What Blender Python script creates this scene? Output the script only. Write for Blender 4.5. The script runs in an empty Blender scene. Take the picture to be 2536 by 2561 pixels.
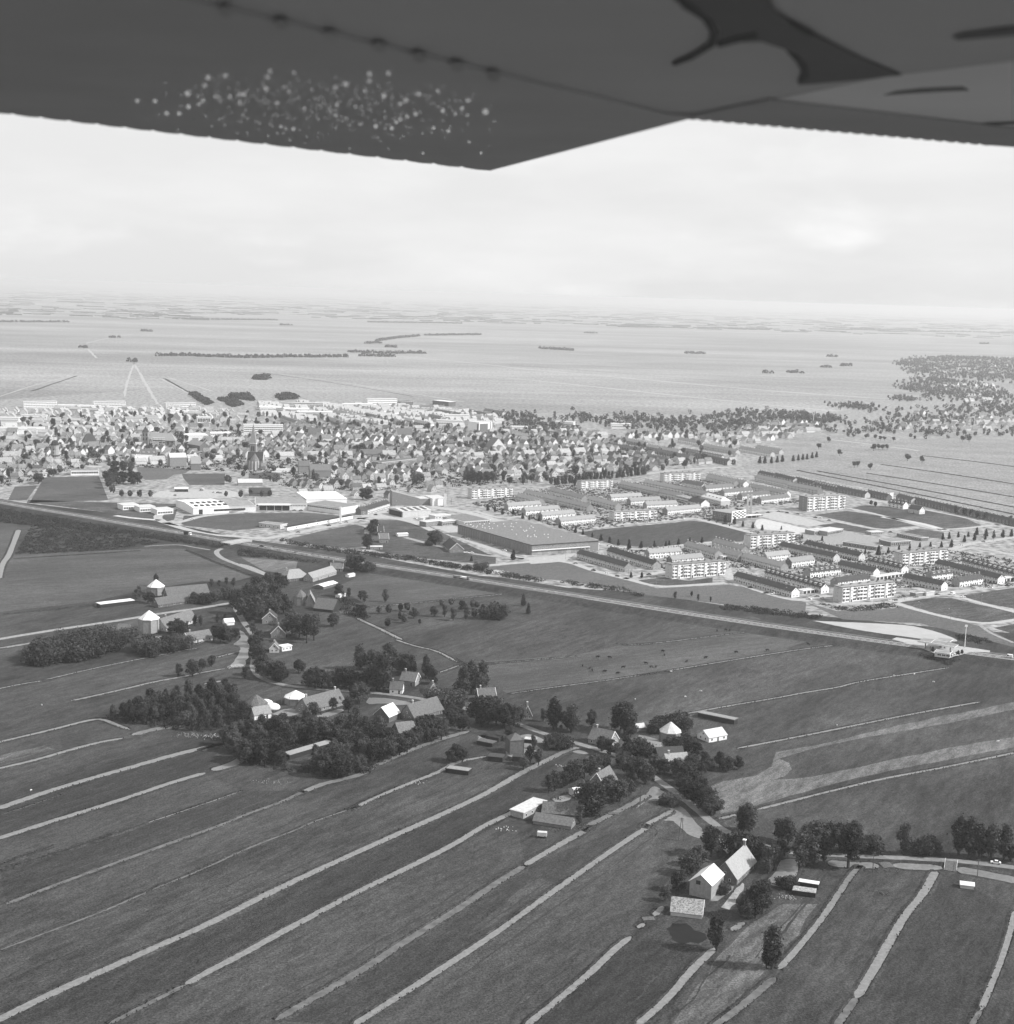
import bpy, math, random
import numpy as np
from mathutils import Vector, Matrix

RND = random.Random(11)
NPR = np.random.default_rng(5)
SC = bpy.context.scene
COL = SC.collection

# ------------------------------------------------------------------ camera
CAM_H = 235.0
HAZE_DENSITY = 0.00007
FPX = 3657.0                    # focal length in photo pixels (2536 x 2561 photo)
PITCH = math.radians(8.48)
ROLL = math.radians(1.75)
CAMLOC = Vector((0, 0, CAM_H))
_f = Vector((0, math.cos(PITCH), -math.sin(PITCH)))
_r0 = Vector((1, 0, 0)); _u0 = _r0.cross(_f)
_u0 = Vector((0, math.sin(PITCH), math.cos(PITCH)))
CR = math.cos(ROLL) * _r0 + math.sin(ROLL) * _u0
CU = -math.sin(ROLL) * _r0 + math.cos(ROLL) * _u0
CF = _f
cd = bpy.data.cameras.new('camera'); cam = bpy.data.objects.new('camera', cd); COL.objects.link(cam)
cd.sensor_fit = 'HORIZONTAL'; cd.sensor_width = 56.0; cd.lens = 56.0 * FPX / 2536.0
cd.clip_start = 0.1; cd.clip_end = 90000
cd.dof.use_dof = True; cd.dof.focus_distance = 1100; cd.dof.aperture_fstop = 8.5
m = Matrix.Identity(4)
for i in range(3):
    m[i][0] = CR[i]; m[i][1] = CU[i]; m[i][2] = -CF[i]; m[i][3] = CAMLOC[i]
cam.matrix_world = m
SC.camera = cam

# ------------------------------------------------------------------ sky, sun, exposure
SUN_EL = math.radians(37); SUN_AZ = math.radians(-9)      # azimuth from +X towards +Y
w = bpy.data.worlds.new('World'); SC.world = w; w.use_nodes = True
nt = w.node_tree; nt.nodes.clear()
N = nt.nodes.new; LK = nt.links.new
out = N('ShaderNodeOutputWorld'); bg = N('ShaderNodeBackground'); bg.inputs['Strength'].default_value = 0.1
sky = N('ShaderNodeTexSky'); sky.sky_type = 'NISHITA'; sky.sun_disc = False
sky.sun_elevation = SUN_EL; sky.sun_rotation = math.pi / 2 - SUN_AZ
sky.air_density = 1.0; sky.dust_density = 2.5; sky.ozone_density = 1.0
bw = N('ShaderNodeRGBToBW'); LK(sky.outputs[0], bw.inputs[0])
tc = N('ShaderNodeTexCoord'); mp = N('ShaderNodeMapping'); mp.inputs['Scale'].default_value = (1.6, 1.6, 7.0)
LK(tc.outputs['Generated'], mp.inputs['Vector'])
nz = N('ShaderNodeTexNoise'); nz.inputs['Scale'].default_value = 3.0; nz.inputs['Detail'].default_value = 7
nz.inputs['Roughness'].default_value = 0.55
LK(mp.outputs[0], nz.inputs['Vector'])
rp = N('ShaderNodeMapRange'); rp.inputs['From Min'].default_value = 0.42; rp.inputs['From Max'].default_value = 0.70
rp.inputs['To Min'].default_value = 0.86; rp.inputs['To Max'].default_value = 1.0
LK(nz.outputs['Fac'], rp.inputs['Value'])
mx = N('ShaderNodeMix'); mx.data_type = 'FLOAT'     # thin pale cloud veil over the clear sky
LK(rp.outputs[0], mx.inputs['Factor']); LK(bw.outputs[0], mx.inputs['A']); mx.inputs['B'].default_value = 7.6
mp2 = N('ShaderNodeMapping'); mp2.inputs['Scale'].default_value = (1.0, 1.0, 2.6); LK(tc.outputs['Generated'], mp2.inputs['Vector'])
nz2 = N('ShaderNodeTexNoise'); nz2.inputs['Scale'].default_value = 7.5; nz2.inputs['Detail'].default_value = 8; nz2.inputs['Roughness'].default_value = 0.5; LK(mp2.outputs[0], nz2.inputs['Vector'])
rp2 = N('ShaderNodeMapRange'); rp2.interpolation_type = 'SMOOTHSTEP'; rp2.inputs['From Min'].default_value = 0.50; rp2.inputs['From Max'].default_value = 0.78; LK(nz2.outputs['Fac'], rp2.inputs['Value'])
mx2 = N('ShaderNodeMix'); mx2.data_type = 'FLOAT'; LK(rp2.outputs[0], mx2.inputs['Factor']); LK(mx.outputs['Result'], mx2.inputs['A']); mx2.inputs['B'].default_value = 8.35
LK(mx2.outputs['Result'], bg.inputs['Color']); LK(bg.outputs[0], out.inputs['Surface'])

sd = bpy.data.lights.new('sun', 'SUN'); sd.energy = 5.0; sd.angle = math.radians(1.0); sd.color = (1, 1, 1)
sun = bpy.data.objects.new('sun', sd); COL.objects.link(sun)
SUNV = Vector((math.cos(SUN_EL) * math.cos(SUN_AZ), math.cos(SUN_EL) * math.sin(SUN_AZ), math.sin(SUN_EL)))
sun.rotation_euler = SUNV.to_track_quat('Z', 'Y').to_euler(); sun.location = (0, 0, 600)
vs = SC.view_settings; vs.view_transform = 'Standard'; vs.look = 'None'; vs.gamma = 1.0; vs.exposure = 0.25; vs.use_curve_mapping = False
SC.render.engine = 'CYCLES'
SC.cycles.use_denoising = True
SC.cycles.max_bounces = 5; SC.cycles.diffuse_bounces = 2; SC.cycles.glossy_bounces = 2
SC.cycles.transmission_bounces = 2; SC.cycles.volume_bounces = 1; SC.cycles.transparent_max_bounces = 4
SC.cycles.caustics_reflective = False; SC.cycles.caustics_refractive = False

# ------------------------------------------------------------------ photo -> place
VW = {'f': (0, 0, 1.0), 'F': (0, 0, 1.32567),
      'A1': (0, 0, .66283), 'A2': (1268, 0, .66283), 'a3': (0, 680, .66283), 'a4': (1268, 680, .66283),
      'c1': (0, 980, .33455), 'c2': (600, 980, .33455), 'c3': (1200, 980, .33455), 'c4': (1840, 980, .36383),
      'd1': (0, 1240, .33455), 'd2': (600, 1180, .33455), 'd3': (1200, 1180, .33455), 'd4': (1800, 1180, .38474),
      'd5': (200, 1380, .36592), 'd6': (500, 1600, .38683), 'd7': (1140, 1640, .38683), 'd8': (1560, 1960, .51019),
      'g1': (2180, 1540, .18610), 'g2': (300, 1050, .20910), 'g3': (0, 1060, .15682), 'g4': (2030, 1080, .16728),
      'g5': (1640, 2080, .16728), 'g6': (2080, 1390, .23837), 'g7': (1740, 1180, .19864), 'g8': (900, 1180, .20910),
      'h1': (0, 1700, .47047), 'h2': (0, 2060, .52274), 'h3': (900, 2060, .47047), 'h4': (1600, 1560, .48928)}

def full(v, x, y):
    ox, oy, s = VW[v]
    return ox + x * s, oy + y * s
def ray(u, t):
    return (CF + CR * ((u - 1268.0) / FPX) - CU * ((t - 1280.5) / FPX)).normalized()
def at(v, x, y, z=0.0):
    """The place's point at height z that this photo pixel shows."""
    d = ray(*full(v, x, y))
    k = (z - CAM_H) / min(d.z, -0.002)
    return CAMLOC + d * k
def proj(p):
    q = Vector(p) - CAMLOC
    k = q.dot(CF)
    return 1268 + FPX * q.dot(CR) / k, 1280.5 - FPX * q.dot(CU) / k
def pts(v, l, z=0.0):
    return [at(v, x, y, z) for x, y in l]

# ------------------------------------------------------------------ materials
MATS = {}
def mat(name, base, rough=0.85, var=0.25, scale=1.0, detail=4, obj_var=0.0, spec=0.2, bump=0.0, coord='Object', stretch=None,
        base2=None, scale2=0.0, transl=0.0, lo=0.35, hi=0.65):
    """Grey procedural surface: base value, blotches of +-var at `scale`, a second coarser noise, a random tone per object."""
    if name in MATS: return MATS[name]
    M = bpy.data.materials.new(name); M.use_nodes = True; t = M.node_tree; t.nodes.clear(); n = t.nodes.new; l = t.links.new
    o = n('ShaderNodeOutputMaterial'); b = n('ShaderNodeBsdfPrincipled')
    b.inputs['Roughness'].default_value = rough; b.inputs['Specular IOR Level'].default_value = spec
    if coord == 'World':
        c = n('ShaderNodeNewGeometry').outputs['Position']
    else:
        c = n('ShaderNodeTexCoord').outputs['Object']
    if stretch:
        mpp = n('ShaderNodeMapping'); mpp.inputs['Scale'].default_value = stretch[0]; mpp.inputs['Rotation'].default_value = (0, 0, stretch[1])
        l(c, mpp.inputs['Vector']); c = mpp.outputs[0]
    z = n('ShaderNodeTexNoise'); z.inputs['Scale'].default_value = scale; z.inputs['Detail'].default_value = detail; z.inputs['Roughness'].default_value = .6
    l(c, z.inputs['Vector'])
    r = n('ShaderNodeMapRange'); r.inputs['From Min'].default_value = lo; r.inputs['From Max'].default_value = hi
    r.inputs['To Min'].default_value = base * (1 - var); r.inputs['To Max'].default_value = base * (1 + var)
    l(z.outputs['Fac'], r.inputs['Value']); v = r.outputs[0]
    if scale2:
        z2 = n('ShaderNodeTexNoise'); z2.inputs['Scale'].default_value = scale2; z2.inputs['Detail'].default_value = 3; l(c, z2.inputs['Vector'])
        r2 = n('ShaderNodeMapRange'); r2.inputs['From Min'].default_value = .4; r2.inputs['From Max'].default_value = .62
        l(z2.outputs['Fac'], r2.inputs['Value'])
        k = n('ShaderNodeMix'); k.data_type = 'FLOAT'; l(r2.outputs[0], k.inputs['Factor']); l(v, k.inputs['A'])
        k2 = n('ShaderNodeMath'); k2.operation = 'MULTIPLY'; l(v, k2.inputs[0]); k2.inputs[1].default_value = (base2 or base) / base
        l(k2.outputs[0], k.inputs['B']); v = k.outputs['Result']
    if obj_var:
        oi = n('ShaderNodeObjectInfo'); r3 = n('ShaderNodeMapRange'); r3.inputs['To Min'].default_value = 1 - obj_var; r3.inputs['To Max'].default_value = 1 + obj_var
        l(oi.outputs['Random'], r3.inputs['Value']); k3 = n('ShaderNodeMath'); k3.operation = 'MULTIPLY'; l(v, k3.inputs[0]); l(r3.outputs[0], k3.inputs[1]); v = k3.outputs[0]
    l(v, b.inputs['Base Color'])
    if bump:
        bp = n('ShaderNodeBump'); bp.inputs['Strength'].default_value = bump; bp.inputs['Distance'].default_value = 0.3
        l(z.outputs['Fac'], bp.inputs['Height']); l(bp.outputs[0], b.inputs['Normal'])
    s = b.outputs[0]
    if transl:
        tr = n('ShaderNodeBsdfTranslucent'); l(v, tr.inputs['Color']); mxs = n('ShaderNodeMixShader'); mxs.inputs[0].default_value = transl
        l(s, mxs.inputs[1]); l(tr.outputs[0], mxs.inputs[2]); s = mxs.outputs[0]
    l(s, o.inputs['Surface'])
    MATS[name] = M
    return M

def grass_mat(name, base, ang, streak, patch, fine=1.2, far=None):
    """Meadow: fine tufts, streaks along the strip direction and wide patches of other growth."""
    if name in MATS: return MATS[name]
    M = bpy.data.materials.new(name); M.use_nodes = True; t = M.node_tree; t.nodes.clear(); n = t.nodes.new; l = t.links.new
    o = n('ShaderNodeOutputMaterial'); b = n('ShaderNodeBsdfPrincipled'); b.inputs['Roughness'].default_value = .95; b.inputs['Specular IOR Level'].default_value = .05
    pos = n('ShaderNodeNewGeometry').outputs['Position']
    def noise(sc, rot, scale, det, rough=.6):
        mpp = n('ShaderNodeMapping'); mpp.vector_type = 'TEXTURE'; mpp.inputs['Rotation'].default_value = (0, 0, rot); mpp.inputs['Scale'].default_value = (1 / sc[0], 1 / sc[1], 1)
        l(pos, mpp.inputs['Vector']); z = n('ShaderNodeTexNoise'); z.inputs['Scale'].default_value = scale; z.inputs['Detail'].default_value = det; z.inputs['Roughness'].default_value = rough
        l(mpp.outputs[0], z.inputs['Vector']); return z.outputs['Fac']
    def rng(v, a, c, lo, hi):
        r = n('ShaderNodeMapRange'); r.inputs['From Min'].default_value = a; r.inputs['From Max'].default_value = c
        r.inputs['To Min'].default_value = lo; r.inputs['To Max'].default_value = hi; l(v, r.inputs['Value']); return r.outputs[0]
    def mul(a, c):
        k = n('ShaderNodeMath'); k.operation = 'MULTIPLY'; l(a, k.inputs[0]); l(c, k.inputs[1]); return k.outputs[0]
    f = noise((1, 1), 0, fine, 5, .75)
    v = rng(f, .34, .66, base * .38, base * 1.7)
    tuft = rng(noise((.5, 1), ang, .5, 4, .75), .34, .66, .72, 1.3); v = mul(v, tuft)
    mid = rng(noise((.25, 1), ang, .22, 4), .35, .65, 1 - streak, 1 + streak)
    v = mul(v, mid)
    big = rng(noise((.35, 1), ang, .017, 3), .35, .65, 1 - patch, 1 + patch)
    v = mul(v, big)
    if far:
        sx = n('ShaderNodeSeparateXYZ'); l(pos, sx.inputs[0])
        strip = noise((.03, 1), .05, .012, 4)
        sv = rng(strip, .36, .64, .95, 1.05); v = mul(v, sv)
        pat = rng(noise((.3, 1), .15, .0018, 4, .55), .36, .64, .78, 1.25); v = mul(v, pat)
        fr = n('ShaderNodeMapRange'); fr.inputs['From Min'].default_value = far[0]; fr.inputs['From Max'].default_value = far[1]; fr.inputs['To Min'].default_value = 1; fr.inputs['To Max'].default_value = far[2]
        l(sx.outputs['Y'], fr.inputs['Value']); v = mul(v, fr.outputs[0])
    l(v, b.inputs['Base Color'])
    bp = n('ShaderNodeBump'); bp.inputs['Strength'].default_value = .6; bp.inputs['Distance'].default_value = .35; l(f, bp.inputs['Height']); l(bp.outputs[0], b.inputs['Normal'])
    l(b.outputs[0], o.inputs['Surface']); MATS[name] = M
    return M

# ------------------------------------------------------------------ mesh helpers
class MB:
    def __init__(s): s.v = []; s.f = []; s.m = []; s.ms = []
    def mi(s, mm):
        if mm not in s.ms: s.ms.append(mm)
        return s.ms.index(mm)
    def poly(s, ps, mm):
        i = len(s.v); s.v += [tuple(p) for p in ps]; s.f.append(tuple(range(i, i + len(ps)))); s.m.append(s.mi(mm))
    def box(s, x0, x1, y0, y1, z0, z1, mm):
        i = len(s.v); s.v += [(x0, y0, z0), (x1, y0, z0), (x1, y1, z0), (x0, y1, z0), (x0, y0, z1), (x1, y0, z1), (x1, y1, z1), (x0, y1, z1)]
        k = s.mi(mm)
        for q in ((3, 2, 1, 0), (4, 5, 6, 7), (0, 1, 5, 4), (1, 2, 6, 5), (2, 3, 7, 6), (3, 0, 4, 7)):
            s.f.append(tuple(i + a for a in q)); s.m.append(k)
    def prism(s, ps, z0, z1, mm, top=None):
        n = len(ps); i = len(s.v)
        s.v += [(p[0], p[1], z0) for p in ps] + [(p[0], p[1], z1) for p in ps]
        k = s.mi(mm); kt = s.mi(top or mm)
        s.f.append(tuple(i + n + a for a in range(n))); s.m.append(kt)
        s.f.append(tuple(i + n - 1 - a for a in range(n))); s.m.append(k)
        for a in range(n):
            b = (a + 1) % n; s.f.append((i + a, i + b, i + n + b, i + n + a)); s.m.append(k)
    def prof_x(s, prof, x0, x1, mm):
        """closed (y,z) outline extruded along x"""
        n = len(prof); i = len(s.v); k = s.mi(mm)
        s.v += [(x0, y, z) for y, z in prof] + [(x1, y, z) for y, z in prof]
        for a in range(n):
            b = (a + 1) % n; s.f.append((i + a, i + b, i + n + b, i + n + a)); s.m.append(k)
        s.f.append(tuple(i + n - 1 - a for a in range(n))); s.m.append(k)
        s.f.append(tuple(i + n + a for a in range(n))); s.m.append(k)
    def tube(s, p, q, r0, r1, mm, n=6):
        p = Vector(p); q = Vector(q); d = (q - p).normalized(); a = d.orthogonal().normalized(); b = d.cross(a); i = len(s.v); k = s.mi(mm)
        for c, r in ((p, r0), (q, r1)):
            for j in range(n):
                t = 2 * math.pi * j / n; s.v.append(tuple(c + a * (r * math.cos(t)) + b * (r * math.sin(t))))
        for j in range(n):
            u = (j + 1) % n; s.f.append((i + j, i + u, i + n + u, i + n + j)); s.m.append(k)
        s.f.append(tuple(i + n - 1 - a for a in range(n))); s.m.append(k); s.f.append(tuple(i + n + a for a in range(n))); s.m.append(k)
    def cone(s, rings, mm, n=8, ph=0.0, cap=True):
        """rings: (r, z) from the bottom up round the z axis"""
        i = len(s.v); k = s.mi(mm)
        for r, z in rings:
            for j in range(n):
                t = ph + 2 * math.pi * j / n; s.v.append((r * math.cos(t), r * math.sin(t), z))
        for q in range(len(rings) - 1):
            for j in range(n):
                u = (j + 1) % n; s.f.append((i + q * n + j, i + q * n + u, i + (q + 1) * n + u, i + (q + 1) * n + j)); s.m.append(k)
        if cap:
            s.f.append(tuple(i + (len(rings) - 1) * n + a for a in range(n))); s.m.append(k)
            s.f.append(tuple(i + n - 1 - a for a in range(n))); s.m.append(k)
    def mesh(s, name, smooth=False):
        me = bpy.data.meshes.new(name); me.from_pydata(s.v, [], s.f); 
        for mm in s.ms: me.materials.append(mm)
        me.polygons.foreach_set('material_index', s.m)
        if smooth: me.polygons.foreach_set('use_smooth', [True] * len(s.f))
        me.update(); return me

def link(name, me, parent=None, loc=None, rz=0.0):
    o = bpy.data.objects.new(name, me); COL.objects.link(o)
    if parent: o.parent = parent
    if loc is not None: o.location = loc
    if rz: o.rotation_euler = (0, 0, rz)
    return o
def part(name, mb, parent, loc=None, rz=0.0, smooth=False):
    return link(name, mb.mesh(name, smooth), parent, loc, rz)
AUTO = []       # things whose label is written at the end from what stands next to them
def tag(o, label, cat, group=None):
    if label.startswith('~'): AUTO.append((o, label[1:]))
    else: o['label'] = label
    o['category'] = cat
    if group: o['group'] = group
    return o
def thing(name, label, cat, loc, rz=0.0, group=None):
    o = bpy.data.objects.new(name, None); o.empty_display_size = 1; COL.objects.link(o); o.location = (loc[0], loc[1], loc[2]); o.rotation_euler = (0, 0, rz)
    return tag(o, label, cat, group)
def struct(name, mb, kind='structure', label=None, cat=None, smooth=False):
    o = link(name, mb.mesh(name, smooth) if isinstance(mb, MB) else mb); o['kind'] = kind
    if label: o['label'] = label
    if cat: o['category'] = cat
    return o
def quads_mesh(name, ctr, ax, ay, mm):
    """n leaf-clump quads from numpy arrays of centres and half axes"""
    n = len(ctr); v = np.empty((n, 4, 3), np.float32)
    v[:, 0] = ctr - ax - ay * .6; v[:, 1] = ctr + ax * .7 - ay; v[:, 2] = ctr + ax + ay * .8; v[:, 3] = ctr - ax * .6 + ay
    me = bpy.data.meshes.new(name); me.vertices.add(n * 4); me.vertices.foreach_set('co', v.ravel())
    me.loops.add(n * 4); me.loops.foreach_set('vertex_index', np.arange(n * 4, dtype=np.int32))
    me.polygons.add(n); me.polygons.foreach_set('loop_start', np.arange(0, n * 4, 4, dtype=np.int32)); me.polygons.foreach_set('loop_total', np.full(n, 4, np.int32))
    me.materials.append(mm); me.update(calc_edges=True); return me
def leaf_axes(n, size, outward=None):
    a = NPR.normal(size=(n, 3)); 
    if outward is not None: nn = outward + NPR.normal(scale=.55, size=(n, 3))
    else: nn = NPR.normal(size=(n, 3)); nn[:, 2] = np.abs(nn[:, 2]) + .3
    nn /= np.linalg.norm(nn, axis=1)[:, None] + 1e-9
    a -= nn * np.sum(a * nn, axis=1)[:, None]; a /= np.linalg.norm(a, axis=1)[:, None] + 1e-9
    b = np.cross(nn, a); s = (size * NPR.uniform(.6, 1.3, n))[:, None]
    return a * s, b * s * NPR.uniform(.6, 1, n)[:, None]
def inside(p, poly):
    x, y = p[0], p[1]; c = False; n = len(poly)
    for i in range(n):
        a = poly[i]; b = poly[i - 1]
        if (a[1] > y) != (b[1] > y) and x < (b[0] - a[0]) * (y - a[1]) / (b[1] - a[1]) + a[0]: c = not c
    return c
def fill(poly, spacing, tries=14, rnd=RND, keep_out=()):
    """random points inside a ground polygon, no two closer than spacing"""
    xs = [p[0] for p in poly]; ys = [p[1] for p in poly]; g = {}; res = []
    area = (max(xs) - min(xs)) * (max(ys) - min(ys)); n = int(area / spacing ** 2 * tries * .3) + 20
    for _ in range(min(n, 90000)):
        p = (rnd.uniform(min(xs), max(xs)), rnd.uniform(min(ys), max(ys)))
        if not inside(p, poly): continue
        k = (int(p[0] // spacing), int(p[1] // spacing)); bad = False
        for i in (-1, 0, 1):
            for j in (-1, 0, 1):
                for q in g.get((k[0] + i, k[1] + j), ()):
                    if (q[0] - p[0]) ** 2 + (q[1] - p[1]) ** 2 < spacing ** 2: bad = True
        if bad or any(inside(p, ko) for ko in keep_out): continue
        g.setdefault(k, []).append(p); res.append(p)
    return res

# ------------------------------------------------------------------ surfaces
_a = at('h3', 0, 1050); _b = at('h3', 1560, 0); STRIP = math.atan2(_b.y - _a.y, _b.x - _a.x)
G_MEADOW = grass_mat('meadow', .047, STRIP, .26, .34, far=(1e6, 2e6, 1))
G_STRIP_D = grass_mat('meadow_dark', .039, STRIP, .22, .16)
G_STRIP_L = grass_mat('meadow_light', .056, STRIP, .22, .16)
G_MID = grass_mat('pasture', .073, .5, .18, .22)
G_MOWN = grass_mat('mown_grass', .115, STRIP, .30, .15)
G_STUB = grass_mat('stubble', .095, STRIP, .4, .2)
G_ROUGH = grass_mat('rough_grass', .068, .6, .35, .3, fine=.6)
G_LAWN = grass_mat('park_lawn', .10, .5, .08, .1)
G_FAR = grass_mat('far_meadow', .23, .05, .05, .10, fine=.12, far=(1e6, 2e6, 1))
G_TOWN = mat('town_ground', .24, var=.65, scale=.13, detail=7, coord='World', bump=0)
G_BANK = grass_mat('bank_grass', .040, STRIP, .3, .2)
WATER = mat('duckweed_water', .175, rough=.35, var=.22, scale=.6, detail=7, coord='World', spec=.45)
WATER2 = mat('overgrown_water', .11, rough=.6, var=.35, scale=.25, detail=6, coord='World', spec=.3)
WATER_C = mat('clear_water', .34, rough=.12, var=.08, scale=.08, coord='World', spec=.6)
DARKW = mat('dark_water', .012, rough=.5, var=.2, scale=.2, coord='World', spec=.08)
T_SLATE = mat('grey_tile_roof', .30, var=.12, scale=1.1, rough=.85, bump=.25)
ROAD = mat('worn_asphalt', .13, var=.16, scale=.5, coord='World')
LANE = mat('lane_asphalt', .19, var=.22, scale=.35, coord='World', bump=.1)
TRACK = mat('gravel', .26, var=.25, scale=.5, coord='World')
PAVE = mat('concrete_paving', .36, var=.14, scale=.3, coord='World')
SAND = mat('pale_sand', .46, var=.15, scale=.25, coord='World')
SOIL = mat('dark_soil', .035, var=.4, scale=.4, coord='World', bump=.4)
SOIL2 = mat('trodden_grass', .030, var=.4, scale=.5, coord='World')
PAINT_W = mat('road_paint', .75, var=.1, scale=2, coord='World')
W_WHITE = mat('white_wall', .74, var=.07, scale=.5, obj_var=.06)
W_PALE = mat('pale_wall', .50, var=.10, scale=.5, obj_var=.12)
W_MID = mat('brick_wall', .24, var=.14, scale=.8, obj_var=.22)
W_DARK = mat('dark_brick_wall', .13, var=.2, scale=.8, obj_var=.2)
W_BLACK = mat('tarred_boards', .03, var=.3, scale=1.5)
W_GREY = mat('grey_cladding', .20, var=.1, scale=.6)
T_DARK = mat('dark_roof_tile', .055, var=.25, scale=1.2, obj_var=.15, rough=.7, bump=.3)
T_MID = mat('roof_tile', .13, var=.22, scale=1.0, obj_var=.2, rough=.75, bump=.3)
T_LIGHT = mat('pale_roof_tile', .27, var=.16, scale=1.0, obj_var=.12, rough=.75, bump=.25)
T_OLD = mat('mossy_roof_tile', .30, var=.55, scale=1.6, detail=6, rough=.9, bump=.4)
T_THATCH = mat('thatch', .12, var=.35, scale=1.4, detail=6, rough=1, bump=.6)
T_METAL = mat('white_sheet_roof', .74, var=.10, scale=.4, rough=.5, spec=.4)
T_ETERN = mat('cement_sheet_roof', .50, var=.14, scale=.7, rough=.8)
T_FELT = mat('flat_roof_felt', .22, var=.16, scale=.25, obj_var=.2)
T_GRAVEL = mat('flat_roof_gravel', .17, var=.25, scale=.5, detail=6)
GLASS = mat('dark_glass', .028, rough=.12, var=.3, scale=.6, obj_var=.6, spec=.6)
GLASS_L = mat('pale_glass', .30, rough=.2, var=.1, scale=.6, spec=.6)
FRAME = mat('white_paint', .78, var=.05, scale=2)
DARKP = mat('dark_paint', .035, var=.2, scale=2)
MIDP = mat('grey_paint', .25, var=.15, scale=1, obj_var=.4)
WOOD = mat('weathered_wood', .10, var=.35, scale=2, bump=.3)
BARK = mat('bark', .055, var=.35, scale=3, bump=.4)
L1 = mat('leaves', .053, rough=.75, var=.45, scale=.5, obj_var=.38, spec=.15, transl=.25)
L2 = mat('pale_leaves', .078, rough=.75, var=.3, scale=.5, obj_var=.25, spec=.15, transl=.25)
L3 = mat('dark_leaves', .038, rough=.75, var=.35, scale=.5, obj_var=.25, spec=.12, transl=.2)
L_SHRUB = mat('shrub_leaves', .038, rough=.8, var=.45, scale=.12, spec=.1, transl=.2, coord='World')
L_REED = mat('reeds', .085, rough=.9, var=.4, scale=.3, spec=.05, transl=.2, coord='World')

# ------------------------------------------------------------------ ground, ribbons, sheets
def resample(ps, step):
    res = [Vector((ps[0][0], ps[0][1], 0))]
    for a, b in zip(ps[:-1], ps[1:]):
        a = Vector((a[0], a[1], 0)); b = Vector((b[0], b[1], 0)); n = max(1, int((b - a).length / step))
        for i in range(1, n + 1): res.append(a.lerp(b, i / n))
    return res
def smooth_line(ps, it=2):
    for _ in range(it):
        q = [ps[0]]
        for a, b in zip(ps[:-1], ps[1:]): q += [a.lerp(b, .25), a.lerp(b, .75)]
        q.append(ps[-1]); ps = q
    return ps
def ribbon(mb, ps, w, z, mm, step=6, jit=.08, off=0.0, smooth=2, rnd=RND, taper=False):
    ps = resample(smooth_line([Vector((p[0], p[1], 0)) for p in ps], smooth), step); n = len(ps)
    L = []; Rr = []
    for i, p in enumerate(ps):
        d = (ps[min(i + 1, n - 1)] - ps[max(i - 1, 0)]).normalized(); q = Vector((-d.y, d.x, 0)); t = i / max(1, n - 1)
        ww = w if not isinstance(w, (list, tuple)) else w[0] + (w[1] - w[0]) * t
        if taper: ww *= min(1, .35 + .3 * min(i, n - 1 - i)) * (1 + .04 * math.sin(i * .09 + w * 3) + .03 * math.sin(i * .83))
        L.append(p + q * (off + ww / 2 * (1 + rnd.uniform(-jit, jit) * 2)) + Vector((0, 0, z))); Rr.append(p + q * (off - ww / 2 * (1 + rnd.uniform(-jit, jit) * 2)) + Vector((0, 0, z)))
    i0 = len(mb.v); k = mb.mi(mm)
    for a, b in zip(L, Rr): mb.v += [tuple(a), tuple(b)]
    for i in range(n - 1): mb.f.append((i0 + 2 * i, i0 + 2 * i + 1, i0 + 2 * i + 3, i0 + 2 * i + 2)); mb.m.append(k)
    return ps, L, Rr
DITCH_EDGES = []
NLAY = [0]
def lay(): NLAY[0] += 1; return NLAY[0]
def ditch(v, l, w=3.0, mm=None, z=.03, bank=.35, jit=.04, name='ditch'):
    p0 = pts(v, l) if isinstance(v, str) else v
    mb = MB(); ps, L, Rr = ribbon(mb, p0, w, z, mm or WATER, step=max(1.1, w * .3), jit=jit, taper=True)
    o = struct(name, mb); DITCH_EDGES.append((L, Rr, w))
    if bank:
        bb = MB(); n = len(ps); k = bb.mi(G_BANK)
        for side, E in ((1, L), (-1, Rr)):
            i0 = len(bb.v)
            for i, p in enumerate(ps):
                d = (ps[min(i + 1, n - 1)] - ps[max(i - 1, 0)]).normalized(); q = Vector((-d.y, d.x, 0)) * side; e = E[i]
                j = RND.uniform(.6, 1.3)
                bb.v += [tuple(e - q * .25 + Vector((0, 0, -.02))), tuple(e + q * .35 + Vector((0, 0, bank * j))), tuple(e + q * (1.3 + RND.uniform(0, .6)) + Vector((0, 0, -z - .01)))]
            for i in range(n - 1):
                for c in (0, 1):
                    f = (i0 + 3 * i + c, i0 + 3 * i + 3 + c, i0 + 3 * i + 4 + c, i0 + 3 * i + 1 + c)
                    bb.f.append(f if side < 0 else f[::-1]); bb.m.append(k)
        part('bank', bb, o)
    return o
def sheet(name, v, l, z, mm, jit=0.0, step=8, smooth=0):
    ps = pts(v, l) if isinstance(v, str) else [Vector(p) for p in l]
    ps = [Vector((p[0], p[1], 0)) for p in ps]
    if jit or smooth:
        ps = resample(smooth_line(ps + [ps[0]], smooth), step)[:-1]
        ps = [p + Vector((RND.uniform(-jit, jit), RND.uniform(-jit, jit), 0)) for p in ps]
    mb = MB(); q = [(p.x, p.y, z) for p in ps]
    ar = sum(a[0] * b[1] - a[1] * b[0] for a, b in zip(q, q[1:] + q[:1]))
    mb.poly(q if ar > 0 else q[::-1], mm); return struct(name, mb)
def road(v, l, w, z, mm, jit=.02, smooth=2, step=8, name='road', lips=0):
    mb = MB(); p = pts(v, l) if isinstance(v, str) else v
    ribbon(mb, p, w, z, mm, step=step, jit=jit, smooth=smooth); return struct(name, mb)

g = MB(); g.poly([(-60000, -3000, 0), (60000, -3000, 0), (60000, 70000, 0), (-60000, 70000, 0)], G_MEADOW)
struct('ground', g)
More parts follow.
